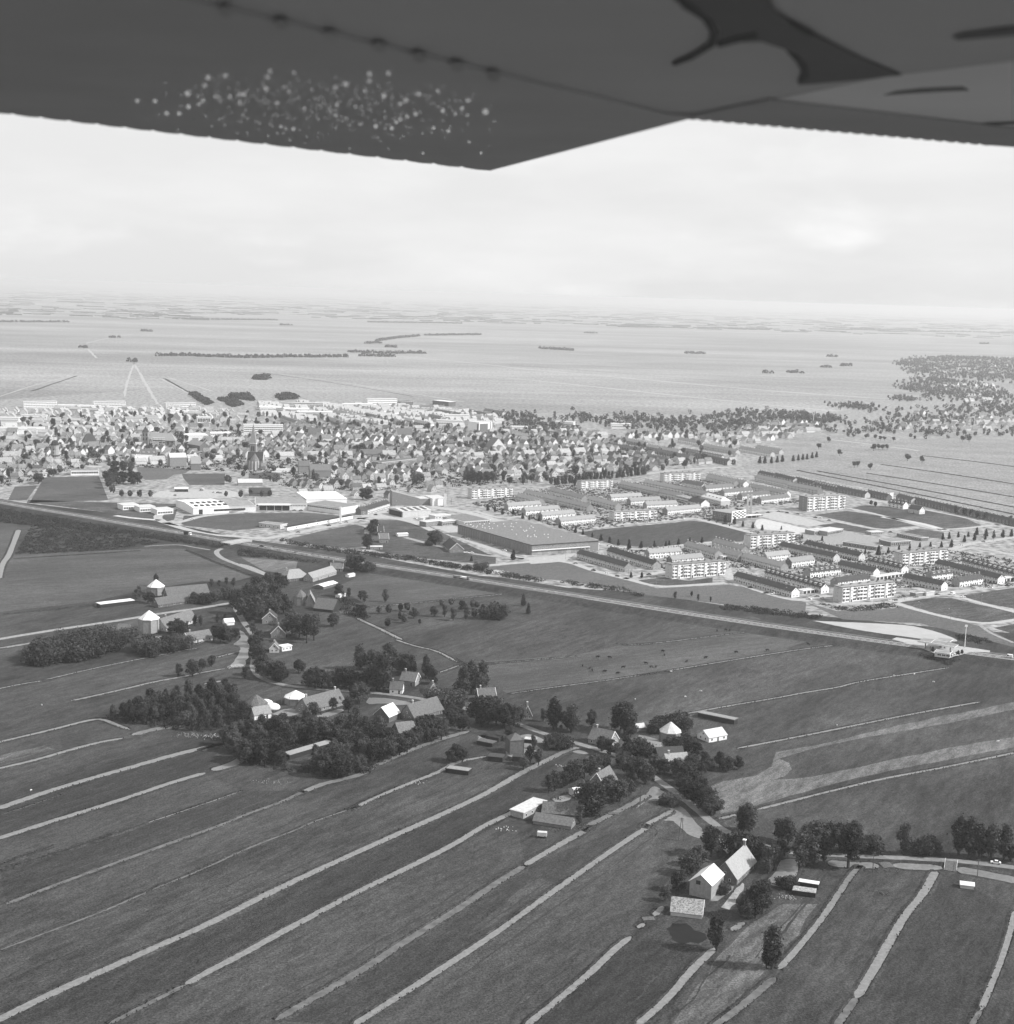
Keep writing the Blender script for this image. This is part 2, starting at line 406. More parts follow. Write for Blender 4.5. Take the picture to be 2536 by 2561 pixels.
# paler hay meadow beyond the town; distance haze and sunlight are mixed into its colour
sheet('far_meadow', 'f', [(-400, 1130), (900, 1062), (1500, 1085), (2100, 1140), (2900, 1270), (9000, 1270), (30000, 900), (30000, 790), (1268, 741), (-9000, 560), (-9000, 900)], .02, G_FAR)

# foreground strips of darker and lighter meadow between the ditches
def between(va, la, vb, lb, z, mm): sheet('meadow_strip', [0], pts(va, la) + pts(vb, lb)[::-1], z, mm, jit=.4, step=12)
W1 = pts('h2', [(-40, 955), (240, 815), (500, 700), (780, 575), (1000, 480), (1300, 325), (1600, 185), (1913, 45)]) + pts('d7', [(0, 985), (200, 890), (400, 770), (560, 690), (740, 600), (800, 595)])
W2a = pts('h2', [(890, 770), (990, 710), (1150, 630), (1300, 545), (1450, 465), (1700, 330), (1913, 230)]) + pts('d7', [(0, 1215), (160, 1110), (350, 1020), (380, 1005)])
W3a = pts('h3', [(870, 225), (1080, 100), (1270, 0)]) + pts('d7', [(780, 1140), (930, 1060), (1080, 990), (1190, 930), (1240, 900)])
W3b = pts('h2', [(1320, 940), (1560, 800), (1750, 690), (1913, 580)]) + pts('h3', [(300, 590), (530, 450), (720, 320), (880, 220)])
W4 = pts('h3', [(-40, 1075), (250, 890), (460, 755), (740, 570), (1000, 380), (1200, 240), (1400, 100), (1560, 0)]) + pts('d7', [(1180, 1120), (1330, 1040), (1400, 1000)])
W5 = pts('h3', [(880, 1075), (1050, 940), (1230, 790), (1340, 680), (1440, 600)])
W6 = pts('h3', [(1470, 1075), (1640, 930), (1760, 780), (1890, 660)])
W7 = pts('d8', [(760, 910), (860, 800), (980, 650), (1060, 530), (1120, 440), (1160, 400)])
W7b = pts('d8', [(430, 1200), (540, 1120), (650, 1030), (740, 950)])
W8 = pts('d8', [(1140, 1050), (1220, 920), (1300, 780), (1380, 640), (1470, 540), (1530, 425)])
W9 = pts('d8', [(1750, 1110), (1830, 920), (1880, 780), (1920, 620)])
LL1 = pts('h1', [(-40, 340), (300, 260), (450, 220), (540, 205), (620, 240), (690, 265)])
LL2 = pts('h1', [(-40, 480), (200, 425), (380, 370), (540, 330), (660, 310)])
LL2b = pts('h1', [(705, 295), (820, 262), (960, 245)])
LL3 = pts('h1', [(-40, 695), (250, 595), (500, 520), (750, 450), (960, 390), (1185, 340)])
LL4 = pts('h1', [(-40, 855), (250, 760), (480, 690), (700, 620), (900, 550), (1090, 495)])
LL4b = pts('h1', [(1130, 482), (1230, 452), (1300, 415)])
LL5 = pts('h1', [(780, 762), (1000, 690), (1290, 590)])
LL5b = pts('h1', [(0, 1010), (300, 920), (520, 850), (780, 762)])
LL6 = pts('h2', [(30, 385), (220, 310), (480, 215), (850, 80), (1050, 10)]) + pts('h1', [(1350, 700), (1500, 650), (1620, 590)])
LL6b = pts('h1', [(1605, 600), (1720, 550), (1913, 510)]) + pts('d6', [(1100, 830), (1300, 740), (1500, 660), (1740, 590)])
LL7 = pts('h2', [(720, 320), (980, 215), (1200, 110), (1420, 30)]) + pts('h1', [(1650, 760), (1913, 670)])
LL7b = pts('h1', [(1860, 695)]) + pts('d6', [(1110, 1030), (1350, 930), (1560, 850), (1650, 790), (1850, 755)])
for a, b, mm, z in ((LL3, LL4, G_STRIP_D, .008), (LL5b + LL5, LL6, G_STRIP_D, .008), (LL6, LL7, G_STRIP_L, .012), (W1, W2a, G_STRIP_D, .008), (W3b, W4, G_STRIP_D, .012), (LL1, LL2, G_STRIP_L, .010), (W4, W5, G_STRIP_L, .007), (W5, W6, G_STRIP_D, .010), (W8, W9, G_STRIP_D, .010), (LL4, LL5b + LL5, G_STRIP_L, .006), (W2a, W3b, G_STRIP_L, .006)):
    sheet('meadow_strip', [0], [p for p in a] + [p for p in b][::-1], z, mm, jit=.4, step=12)
sheet('meadow_strip', 'h3', [(1560, 1075), (1890, 700), (1840, 900), (1760, 1075)], .012, G_STRIP_L)
for l, w_, mm in ((W1, 4.6, 0), (W2a, 4.2, 0), (W3a, 4.2, 0), (W4, 3.8, 0), (W5, 3.6, 0), (W6, 3.8, 0), (W7, 3.3, 0), (W8, 4.2, 0), (W9, 2.9, 0), (LL1, 3.6, 0), (LL2, 3.8, 0), (LL2b, 6.5, 0), (LL3, 5.4, 0),
                  (LL4, 4.6, 0), (LL4b, 7.0, 0), (LL5, 1.4, 0), (LL6, 3.0, 1), (LL6b, 4.6, 0), (LL7, 1.8, 1), (LL7b, 3.4, 0), (W3b, 4.2, 1), (W7b, 4.0, 1)):
    ditch(l, None, w_ * .88, WATER2 if mm else WATER)
ditch('h2', [(520, 960), (740, 845), (890, 770)], 2.4, WATER2)
ditch('d8', [(1040, 1190), (1090, 1120), (1140, 1050)], 3.2, WATER2)
ditch('d8', [(1700, 1190), (1750, 1110)], 2.2, WATER2)
ditch(LL5b, None, 1.5, DARKW, bank=.5)
ditch('h2', [(0, 195), (120, 150), (260, 105)], 1.2, DARKW, bank=.4)
ditch('h1', [(0, 720), (200, 655), (330, 610)], .8, WATER2, bank=.2)
ditch('h2', [(0, 605), (240, 515), (470, 430), (720, 320)], 1.6, WATER2, bank=.4)
ditch('h3', [(1565, 490), (1610, 440)], 3.0); ditch('h3', [(1480, 555), (1510, 530)], 2.5)
ditch('d8', [(530, 720), (590, 680)], 3.5)
ditch('d8', [(1000, 388), (1110, 398), (1250, 402)], 7, bank=.2); ditch('d8', [(1320, 402), (1560, 412)], 7, bank=.2); ditch('d8', [(1630, 418), (1780, 445), (1940, 478)], 8, bank=.2)
ditch('d8', [(735, 500), (790, 450), (830, 370)], 9, bank=.2)
# pools beside the lane
def pond(v, l, mm=WATER, z=.035): 
    o = sheet('pond', v, l, z, mm, jit=.35, step=3, smooth=2); return o
pond('d7', [(1170, 985), (1180, 955), (1240, 880), (1285, 830), (1385, 905), (1365, 935), (1262, 920)])
pond('d7', [(1325, 1050), (1400, 975), (1455, 962), (1540, 1060), (1615, 1150), (1590, 1192), (1480, 1145), (1410, 1062), (1350, 1070)])
pond('d7', [(1700, 1180), (1740, 1195), (1775, 1250), (1760, 1290), (1720, 1240)])
pond('d5', [(1075, 525), (1135, 560), (1175, 640), (1155, 710), (1135, 785), (1010, 792), (1060, 740), (1085, 695), (1104, 650), (1040, 634), (1088, 605), (1098, 565)])
pond('d7', [(410, 520), (470, 500), (580, 545), (575, 565), (500, 560)])
pond('d7', [(720, 610), (760, 595), (870, 632), (840, 640), (760, 625)])
pond('d6', [(1090, 375), (1200, 375), (1400, 410), (1290, 425), (1190, 410), (1070, 420)])
pond('d6', [(745, 495), (900, 445), (950, 455), (800, 510)])
sheet('pond', 'h3', [(1632, 560), (1660, 530), (1700, 535), (1730, 525), (1790, 570), (1830, 580), (1850, 612), (1800, 640), (1760, 632), (1700, 640), (1665, 615)], .035, DARKW, jit=.6, step=2)
# left-hand and middle ditches
for v, l, w_ in (('d1', [(-30, 1145), (300, 1090), (520, 1058), (750, 1020), (830, 1005)], 4.5), ('d1', [(300, 1385), (700, 1290), (1000, 1230), (1350, 1160), (1480, 1138)], 2.2),
                 ('d5', [(-60, 1020), (300, 940), (500, 890), (700, 855), (840, 825), (990, 798)], 3.0), ('d5', [(850, 905), (980, 880)], 3.5), ('d5', [(920, 725), (1060, 690)], 2.5),
                 ('d6', [(-20, 690 - 200), (0, 480)], 1), ('h1', [(-40, 55), (130, 20), (270, 0)], 2.2), ('d6', [(0, 720), (80, 690), (150, 672)], 4),
                 ('d7', [(-10, 60), (60, 55), (400, 40), (780, 0)], 1.5), ('d7', [(60, 55), (0, 20)], 1.5), ('h4', [(-120, 105), (0, 110), (400, 60), (650, 32)], 1.8),
                 ('d7', [(340, 247), (620, 205), (900, 170), (1200, 125), (1400, 100)], 1.7), ('h4', [(0, 265), (300, 215), (600, 165), (900, 120), (1110, 100)], 2.0),
                 ('h4', [(200, 467), (450, 420), (700, 380), (850, 350), (1020, 325), (1100, 300), (1350, 260), (1580, 225)], 2.2), ('h4', [(200, 467), (240, 500)], 3),
                 ('h4', [(500, 637), (800, 580), (1100, 520), (1400, 460), (1650, 415), (1740, 400)], 2.4), ('h4', [(600, 950), (860, 885), (1000, 850), (1250, 790), (1500, 745), (1700, 705), (1940, 655)], 2.4),
                 ('h4', [(395, 1000), (520, 970)], 2.5), ('d2', [(960, 1012), (1150, 995), (1290, 980), (1500, 965), (1700, 940), (1913, 920), (2040, 905)], 2.0),
                 ('d2', [(880, 1095), (940, 1125), (1000, 1150), (1120, 1210), (1210, 1255)], 3.4), ('d6', [(1270, 0), (1380, 40), (1530, 70), (1640, 130), (1700, 155), (1913, 155)], 2.6), ('d6', [(1700, 155), (1640, 180), (1540, 215)], 1.8),
                 ('d1', [(-10, 620), (20, 500), (60, 460), (100, 360), (140, 255)], 5.0), ('d5', [(800, 635), (880, 600)], 1.2)):
    ditch(v, l, w_)
for v, l in (('d1', [(30, 885), (250, 865), (500, 840), (740, 810)]), ('d3', [(220, 905), (600, 960), (900, 1000), (1200, 1045), (1500, 1080), (1913, 1140)]), ('d1', [(1390, 405), (1500, 450), (1640, 510), (1913, 610)]), ('d1', [(100, 470), (600, 440), (1050, 410)])):
    ditch(v, l, 1.4, DARKW, bank=.4)
# mown and stubble patches
sheet('mown_strip', 'h4', [(690, 655), (900, 620), (1200, 548), (1500, 480), (1940, 396), (1940, 435), (1500, 522), (1100, 590), (860, 645), (720, 690), (765, 715), (778, 745), (740, 780), (690, 800), (880, 780), (1200, 715), (1500, 650), (1940, 570), (1940, 625), (1500, 710), (1200, 770), (1000, 815), (600, 930), (420, 975), (400, 900), (345, 835), (420, 805), (600, 775), (680, 730)], .014, G_MOWN, jit=.8, step=10)
sheet('stubble_field', 'd8', [(620, 690), (780, 590), (945, 590), (900, 660), (850, 740), (770, 830), (690, 910), (560, 1060), (470, 1190), (230, 1190), (330, 1050), (480, 830)], .016, G_STUB, jit=.6, step=8)
sheet('mown_strip', 'h3', [(880, 330), (960, 290), (1030, 310), (940, 370), (800, 470), (620, 590), (560, 600), (700, 480)], .016, G_STRIP_L, jit=.8, step=8)
sheet('mown_strip', 'h1', [(0, 400), (240, 350), (300, 370), (60, 430), (0, 445)], .016, G_STUB, jit=.6)
sheet('pasture', 'd1', [(-20, 210), (130, 210), (110, 440), (1000, 400), (1380, 395), (1640, 500), (1900, 600), (1750, 640), (1500, 640), (1080, 700), (700, 790), (-20, 870)], .010, G_MID)
sheet('pasture', 'd2', [(760, 840), (1010, 740), (1913, 890), (1913, 910), (1300, 975), (960, 1000), (780, 900)], .010, G_MID)
sheet('pasture', 'd7', [(40, 45), (780, -5), (1913, -260), (2300, -100), (1913, 15), (860, 170), (330, 245), (200, 150)], .010, G_MID)
sheet('mown_strip', 'd2', [(10, 640), (430, 670), (420, 730), (330, 760), (180, 740)], .016, G_MOWN)

# ------------------------------------------------------------------ the lane with its verge, farm roads
LANE_P = pts('d5', [(1040, 345), (1075, 400), (1110, 470), (1170, 545), (1205, 620), (1208, 700), (1180, 770), (1198, 825), (1250, 872), (1400, 915), (1600, 935), (1760, 945)]) + \
    pts('d6', [(900, 325), (1000, 335), (1150, 345), (1300, 362), (1450, 385), (1600, 415), (1740, 450)]) + \
    pts('d7', [(300, 410), (430, 452), (560, 502), (740, 555), (900, 600), (1000, 632), (1150, 690), (1250, 765), (1350, 835), (1450, 905), (1550, 985), (1650, 1075), (1750, 1140)]) + \
    pts('d8', [(620, 285), (720, 315), (820, 338), (1000, 350), (1200, 358), (1400, 366), (1600, 377), (1760, 392), (1980, 420)])
road(LANE_P, None, 9.5, .05, G_BANK, jit=.1, name='road_verge')
road(LANE_P, None, 4.4, .10, LANE, jit=.04)
road('d1', [(-30, 1076), (300, 1020), (700, 960), (1000, 915), (1200, 880), (1500, 840), (1760, 795)], 5.2, .09, TRACK)
road('d1', [(1690, 388), (1625, 405), (1615, 430), (1660, 470), (1780, 515), (1913, 565), (2010, 600)], 4.6, .08, TRACK)
road('d2', [(-10, 690), (60, 705), (130, 735), (200, 768)], 4.6, .085, TRACK)
road('d1', [(1570, 405), (1450, 385), (1330, 362), (1080, 378)], 2.4, .07, TRACK, name='path')

# kitchen plots of dark soil and worn yards
for v, l, mm in (('h1', [(320, 330), (420, 300), (510, 310), (420, 350), (340, 370)], SOIL), ('d7', [(100, 500), (250, 480), (300, 510), (200, 540)], SOIL), ('d8', [(1000, 430), (1080, 440), (1060, 470), (1000, 460)], SOIL), ('d8', [(1240, 520), (1310, 520), (1300, 560), (1220, 560)], SOIL), ('g5', [(1000, 800), (1210, 820), (960, 1030), (800, 1040), (850, 960)], LANE), ('g5', [(960, 1130), (1290, 760), (1340, 790), (1140, 1170)], TRACK), ('d7', [(290, 1080), (420, 1060), (520, 1090), (420, 1130), (300, 1110)], SOIL), ('d7', [(620, 930), (720, 890), (760, 920), (650, 960)], LANE),
                  ('d5', [(440, 600), (540, 570), (600, 590), (560, 620)], LANE), ('d6', [(470, 480), (560, 440), (700, 460), (560, 500)], LANE), ('d7', [(380, 560), (520, 570), (560, 620), (460, 680), (300, 640)], LANE), ('d6', [(1800, 620), (1913, 600), (1913, 660), (1800, 670)], LANE), ('d7', [(1180, 510), (1320, 540), (1300, 570), (1180, 540)], LANE)):
    sheet('bare_yard', v, l, .022, mm, jit=.5, step=3, smooth=1)

# wheel tracks, cattle paths and shallow drains along the strips
def off_line(ps, f, t0, t1, q):
    n_ = len(ps) - 1; r_ = []
    for i in range(9):
        t = (t0 + (t1 - t0) * i / 8) * n_; k = min(int(t), n_ - 1); p = Vector(ps[k]).lerp(Vector(ps[k + 1]), t - k); d = (Vector(ps[k + 1]) - Vector(ps[k])).normalized(); r_.append(p + Vector((-d.y, d.x, 0)) * (f + .8 * math.sin(i * 1.7 + f)))
    return r_
for ps, fs in ((W1, (8, 10, 19)), (W2a, (9, 11)), (W4, (7, -8, -10)), (W5, (9, 11, -14)), (W6, (9, -7)), (W7, (9, 11)), (W8, (-9, -11, 8)), (LL3, (9, 11)), (LL4, (12, 14)), (LL6, (7, 9, -8)), (W3b, (8, -8)), (LL7, (8,)), (W9, (8, 10))):
    for f in fs:
        mb = MB(); t0 = RND.uniform(.02, .3); ribbon(mb, off_line(ps, f, t0, RND.uniform(.6, .97), 0), RND.uniform(.5, .9), .019, RND.choice((G_STRIP_D, SOIL2, SOIL2, G_STRIP_L)), step=4, jit=.4); struct('wheel_track', mb)

# ------------------------------------------------------------------ embanked main road
MAIN = [at('f', x, y) for x, y in ((-300, 1205), (0, 1262), (100, 1280), (201, 1296), (301, 1314), (435, 1336), (535, 1354), (640, 1371), (760, 1392), (901, 1414), (1060, 1438), (1200, 1460), (1330, 1480), (1434, 1496), (1601, 1523), (1720, 1542), (1840, 1560), (1954, 1577), (2069, 1593), (2223, 1615), (2377, 1634), (2536, 1655), (2900, 1700))]
ml = resample(smooth_line([Vector((p.x, p.y, 0)) for p in MAIN], 3), 10)
def across(offs, mats, name, z_off=0.0):
    """cross-section (offset, height) swept along the main road"""
    mb = MB(); n = len(ml); c = len(offs)
    for i, p in enumerate(ml):
        d = (ml[min(i + 1, n - 1)] - ml[max(i - 1, 0)]).normalized(); q = Vector((-d.y, d.x, 0))
        for o, z in offs: mb.v.append(tuple(p + q * (o + RND.uniform(-.15, .15) * (abs(o) > 6)) + Vector((0, 0, z + z_off))))
    for i in range(n - 1):
        for j in range(c - 1):
            a = i * c + j; mb.f.append((a, a + c, a + c + 1, a + 1)[::-1]); mb.m.append(mb.mi(mats[j]))
    return struct(name, mb)
across([(-24, -.05), (-20, .25), (-11, 1.9), (-5.2, 2.1), (5.2, 2.1), (13, 1.8), (20, .3), (24, -.05)], [G_BANK, G_BANK, G_STRIP_D, G_ROUGH, G_ROUGH, G_ROUGH, G_BANK], 'embankment')
across([(-4.6, 2.13), (4.6, 2.13)], [ROAD], 'road')
across([(8.4, 2.02), (10.4, 2.02)], [ROAD], 'path')
mb = MB(); dist = 0; n = len(ml)
def mark(a, b, off, hw):
    d = (b - a).normalized(); q = Vector((-d.y, d.x, 0)); z = Vector((0, 0, 2.15))
    mb.poly([a + q * (off + hw) + z, a + q * (off - hw) + z, b + q * (off - hw) + z, b + q * (off + hw) + z], PAINT_W)
for i in range(n - 1):
    a, b = ml[i], ml[i + 1]
    if a.x > 130 or i % 2 == 0: mark(a, a.lerp(b, .55), 0, .2)
    mark(a, b, 4.1, .24)
    if a.x > 60: mark(a, b, -4.1, .2)
struct('road_marking', mb)
def main_at(x):
    i = min(range(n), key=lambda k: abs(ml[k].x - x)); d = (ml[min(i + 1, n - 1)] - ml[max(i - 1, 0)]).normalized(); return ml[i], d
# underpass under the embankment
up = at('d1', 1722, 372); t = thing('underpass', 'small dark road underpass through the main road embankment', 'underpass', (up.x, up.y, 0), math.atan2(*(main_at(up.x)[1].yx)))
mb = MB(); mb.box(-6, -3.2, -6, 22, 0, 3.0, PAVE); mb.box(3.2, 6, -6, 22, 0, 3.0, PAVE); part('abutment', mb, t)
mb = MB(); mb.box(-6.2, 6.2, -6.3, 22.3, 2.6, 3.3, PAVE); part('deck', mb, t)
mb = MB(); mb.box(-3.2, 3.2, -2, 22, 0.06, 2.6, DARKP); part('tunnel', mb, t)  # solid dark block stands in for the shade inside the passage

# ------------------------------------------------------------------ town ground, estate streets, lots
sheet('built_up_ground', 'f', [(-300, 1240), (0, 1252), (60, 1258), (300, 1285), (640, 1352), (900, 1385), (1200, 1440), (1260, 1445), (1420, 1470), (1600, 1482), (1850, 1520), (2100, 1545), (2400, 1575), (2800, 1600), (2800, 1430), (2536, 1320), (2300, 1240), (2050, 1180), (1860, 1165), (1960, 1120), (1900, 1095), (2200, 1065), (2700, 1100), (2700, 960), (2350, 985), (2000, 1045), (1500, 1035), (1200, 1030), (900, 985), (500, 965), (0, 1000), (-300, 1010)], .03, G_TOWN)
sheet('grass_field', 'c1', [(220, 830), (330, 640), (740, 630), (810, 810), (500, 820)], .06, G_MID)
sheet('grass_field', 'c1', [(60, 810), (110, 710), (280, 700), (200, 810)], .06, G_MID)
sheet('grass_field', 'g2', [(200, 565), (420, 570), (840, 600), (780, 640), (640, 660), (560, 710), (300, 720), (230, 660)], .06, G_LAWN)
sheet('grass_field', 'g2', [(740, 645), (1260, 640), (1250, 780), (830, 780), (760, 700)], .06, G_MID)
sheet('grass_field', 'g2', [(1540, 640), (1800, 620), (1913, 640), (1913, 720), (1540, 700)], .06, G_MID)
sheet('yard', 'g2', [(380, 900), (480, 850), (840, 830), (1300, 840), (1500, 890), (1450, 940), (400, 930)], .065, PAVE)
sheet('rough_lot', 'd1', [(850, 130), (700, 110), (300, 60), (200, 55), (210, 30), (830, 50), (1340, 60), (1300, 180), (1200, 200)], .06, G_ROUGH)
sheet('grass_field', 'd2', [(-420, 330), (80, 310), (500, 305), (760, 330), (740, 345), (360, 405), (-60, 440), (-440, 400)], .06, G_MID)
sheet('grass_field', 'd2', [(330, 510), (620, 440), (860, 395), (930, 410), (930, 560), (760, 570), (500, 540)], .06, G_MID)
sheet('rough_lot', 'd2', [(1000, 360), (1330, 360), (1500, 450), (1913, 640), (1913, 700), (1400, 650), (1050, 600), (930, 560)], .06, G_ROUGH)
sheet('grass_field', 'd3', [(730, 455), (900, 430), (1400, 385), (1600, 365), (1700, 380), (1913, 430), (2060, 470), (1960, 520), (1600, 540), (1300, 570), (1000, 545)], .06, G_STRIP_L)
sheet('lawn', 'd3', [(30, 715), (360, 680), (640, 668), (850, 750), (1110, 810), (1320, 870), (1840, 845), (2060, 872), (2260, 922), (2440, 978), (2430, 1082), (2100, 1035), (1700, 975), (1230, 920), (900, 850), (480, 800), (200, 760)], .06, G_LAWN)
sheet('rough_lot', 'd3', [(1190, 810), (1380, 790), (1560, 815), (1740, 790), (1740, 840), (1360, 860), (1200, 830)], .065, G_ROUGH)
sheet('rough_lot', 'd4', [(1170, 850), (1400, 815), (1510, 822), (1913, 915), (2010, 940), (1913, 960), (1700, 985), (1400, 920)], .06, G_ROUGH)
sheet('rough_lot', 'd4', [(1560, 805), (1913, 755), (2050, 740), (2050, 930), (1913, 890), (1700, 850)], .06, G_ROUGH)
sheet('rough_lot', 'd4', [(1780, 1015), (1913, 990), (2050, 960), (2050, 1070), (1913, 1055)], .06, G_ROUGH)
sheet('lawn', 'd4', [(560, 850), (760, 905), (1130, 890), (1180, 870), (1680, 1000), (1740, 1020), (1913, 1110), (1913, 1140), (1600, 1060), (1300, 985), (800, 960)], .058, G_LAWN)
sheet('rough_lot', 'c4', [(540, 845), (760, 818), (980, 850), (1240, 920), (1000, 945), (700, 880)], .06, G_ROUGH)
sheet('rough_lot', 'c4', [(560, 920), (700, 900), (960, 950), (900, 975), (700, 945)], .06, G_ROUGH)
sheet('rough_lot', 'c4', [(790, 800), (1010, 850), (1260, 910), (1440, 960), (1690, 920), (1560, 860), (1300, 810), (880, 780)], .06, G_ROUGH)
sheet('rough_lot', 'c4', [(1130, 965), (1260, 940), (1430, 965), (1420, 1010), (1200, 990)], .06, G_ROUGH)
sheet('car_park', 'g7', [(780, 545), (1010, 500), (1230, 545), (1660, 650), (1440, 690), (1200, 650), (860, 575)], .07, PAVE)
sheet('yard', 'g7', [(760, 610), (840, 590), (1420, 720), (1500, 750), (1250, 790), (1100, 745), (780, 720), (740, 660)], .07, SAND)
sheet('yard', 'd4', [(520, 390), (760, 370), (1040, 440), (1440, 440), (1300, 500), (960, 520), (560, 440)], .05, TRACK)
sheet('yard', 'd3', [(360, 640), (720, 610), (640, 670), (380, 690)], .075, PAVE)
sheet('yard', 'd2', [(850, 330), (1160, 290), (1420, 300), (1520, 330), (1650, 400), (1640, 480), (1400, 400), (1160, 350)], .075, PAVE)
sheet('forecourt', 'g1', [(270, 355), (330, 330), (1400, 480), (1590, 510), (1580, 535), (1340, 525), (1060, 605), (990, 600), (850, 550), (600, 450)], 2.2, PAVE)
GARDEN = mat('garden', .095, var=.5, scale=.22, coord='World')
# pasture with long cart-furrows behind the estate, sunlit haze mixed into its pale colour
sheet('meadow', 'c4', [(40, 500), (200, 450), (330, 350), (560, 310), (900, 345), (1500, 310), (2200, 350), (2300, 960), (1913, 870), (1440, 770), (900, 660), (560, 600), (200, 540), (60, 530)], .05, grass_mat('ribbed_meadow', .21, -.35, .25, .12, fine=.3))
for v, l, w_ in (('c4', [(650, 328), (760, 340), (940, 362)], 5), ('c4', [(1060, 380), (1140, 388), (1260, 405)], 5)): road(v, l, w_, .08, SAND, name='path')
for a, b, c_, d_ in ((1000, 500, 1950, 640), (900, 560, 1950, 730), (560, 545, 1950, 800), (1280, 440, 1950, 520), (420, 540, 1950, 850)):
    ditch('c4', [(a, b), ((a + c_) / 2, (b + d_) / 2 - 4), (c_, d_)], 2.2, DARKW, bank=.6)
# streets
for v, l, w_, mm in (
    ('d2', [(-560, 380), (-440, 420), (-250, 470), (-60, 480), (100, 495), (200, 500), (300, 480), (560, 430), (760, 390), (870, 360), (1000, 320), (1150, 275), (1230, 240), (1260, 215)], 9, PAVE),
    ('d2', [(870, 350), (1000, 345), (1150, 345), (1330, 385), (1440, 440)], 9, PAVE), ('d2', [(1560, 440), (1700, 510), (1913, 590), (2050, 640), (2230, 660)], 9, PAVE),
    ('d2', [(-440, 400), (-560, 385), (-640, 330), (-460, 260), (-300, 255)], 9, PAVE),
    ('d2', [(1420, 260), (1640, 290), (1800, 330), (1930, 370)], 14, PAVE),
    ('d3', [(-60, 715), (100, 695), (360, 675), (640, 662), (850, 742), (1110, 803), (1320, 862), (1560, 850), (1840, 830)], 7, PAVE), ('d3', [(-560, 490), (-300, 560), (0, 625), (330, 650)], 6, TRACK),
    ('d3', [(860, 420), (1000, 395), (1320, 372), (1600, 345), (1700, 370), (1913, 425), (2060, 462)], 9, PAVE), ('d3', [(1080, 800), (1260, 770), (1400, 740)], 6, PAVE),
    ('d3', [(890, 540), (1200, 590), (1520, 545), (1800, 520)], 7, PAVE), ('d3', [(1840, 650), (1840, 780), (1913, 800)], 10, PAVE),
    ('d4', [(60, 700), (230, 765), (400, 815), (520, 840), (720, 805)], 8, PAVE), ('d4', [(780, 855), (1000, 855), (1130, 850), (1190, 830), (1400, 800), (1500, 790), (1700, 755), (1913, 740), (2020, 725)], 8, PAVE),
    ('d4', [(1130, 850), (1300, 905), (1690, 995), (1913, 965), (2030, 945)], 6.5, PAVE), ('d4', [(1500, 795), (1700, 855), (1913, 910), (2030, 940)], 6.5, PAVE), ('d4', [(1690, 995), (1760, 1050), (1913, 1112)], 3, TRACK),
    ('d4', [(1150, 700), (1250, 750), (1420, 800)], 6, PAVE), ('d4', [(1490, 510), (1600, 470), (1760, 450), (1913, 425), (2030, 410)], 8, PAVE), ('d4', [(1500, 520), (1650, 490), (1780, 510), (1913, 545)], 6, PAVE),
    ('d4', [(640, 215), (560, 250), (300, 250), (200, 265)], 8, PAVE), ('d4', [(830, 235), (1000, 270), (1300, 350), (1450, 385), (1913, 330)], 7, PAVE), ('d4', [(500, 290), (700, 310), (1060, 385), (1290, 360)], 6, PAVE),
    ('c4', [(0, 580), (200, 585), (420, 625), (600, 660), (760, 700), (920, 745), (1040, 760)], 8, PAVE), ('c4', [(1010, 860), (1260, 900), (1450, 955)], 10, SAND), ('c4', [(1300, 810), (1560, 860), (1700, 895), (1950, 940)], 6, PAVE),
    ('d3', [(-40, 290), (140, 350), (330, 330)], 6, PAVE), ('c3', [(1240, 615), (1500, 580), (1913, 560)], 9, PAVE), ('c2', [(650, 690), (720, 590), (690, 540)], 8, SAND),
    ('c2', [(200, 690), (500, 685), (870, 690), (1100, 700)], 7, TRACK), ('c2', [(20, 320), (330, 320), (700, 350)], 9, SAND), ('c2', [(300, 190), (470, 290), (560, 360)], 8, SAND), ('c1', [(320, 640), (360, 560), (560, 550), (760, 560)], 7, SAND),
    ('c1', [(1310, 980), (1400, 960), (1500, 930), (1700, 910)], 8, PAVE), ('c1', [(860, 925), (1000, 945), (1200, 960)], 7, SAND)):
    road(v, l, w_, .085, mm)
# far roads and bright ditches over the polder
for v, l, w_ in (('a3', [(1240, 330), (1600, 360), (1913, 395)], 9), ('a4', [(0, 400), (300, 430), (760, 480), (1240, 525)], 16), ('a3', [(1490, 318), (1700, 335), (1913, 358)], 22), ('a4', [(0, 360), (500, 405), (1000, 450), (1450, 480)], 22),
                 ('a3', [(330, 290), (365, 325)], 12), ('a3', [(325, 270), (400, 250), (500, 235)], 12), ('a3', [(505, 345), (560, 440), (595, 500)], 10), ('a3', [(505, 345), (475, 430), (470, 470)], 8), ('a3', [(610, 405), (700, 450), (760, 490)], 7),
                 ('a3', [(930, 370), (1250, 410), (1500, 450), (1750, 490)], 10), ('a4', [(240, 308), (430, 318)], 14), ('a4', [(900, 310), (1200, 325)], 9), ('a4', [(1290, 303), (1680, 322)], 12), ('a4', [(480, 365), (900, 395), (1150, 410)], 9), ('a3', [(0, 470), (150, 420), (290, 390)], 6), ('a3', [(640, 400), (800, 450)], 9),
                 ('a4', [(1850, 510), (1830, 540), (1790, 570)], 14), ('a4', [(1840, 430), (1855, 470), (1870, 500)], 10), ('a4', [(0, 338), (350, 352), (700, 372)], 8), ('a4', [(700, 268), (1250, 283)], 10)):
    mb = MB(); ribbon(mb, pts(v, l), w_ * (.95 if v == 'a4' else .6), .12, PAVE, step=40, jit=.3); struct('canal', mb)
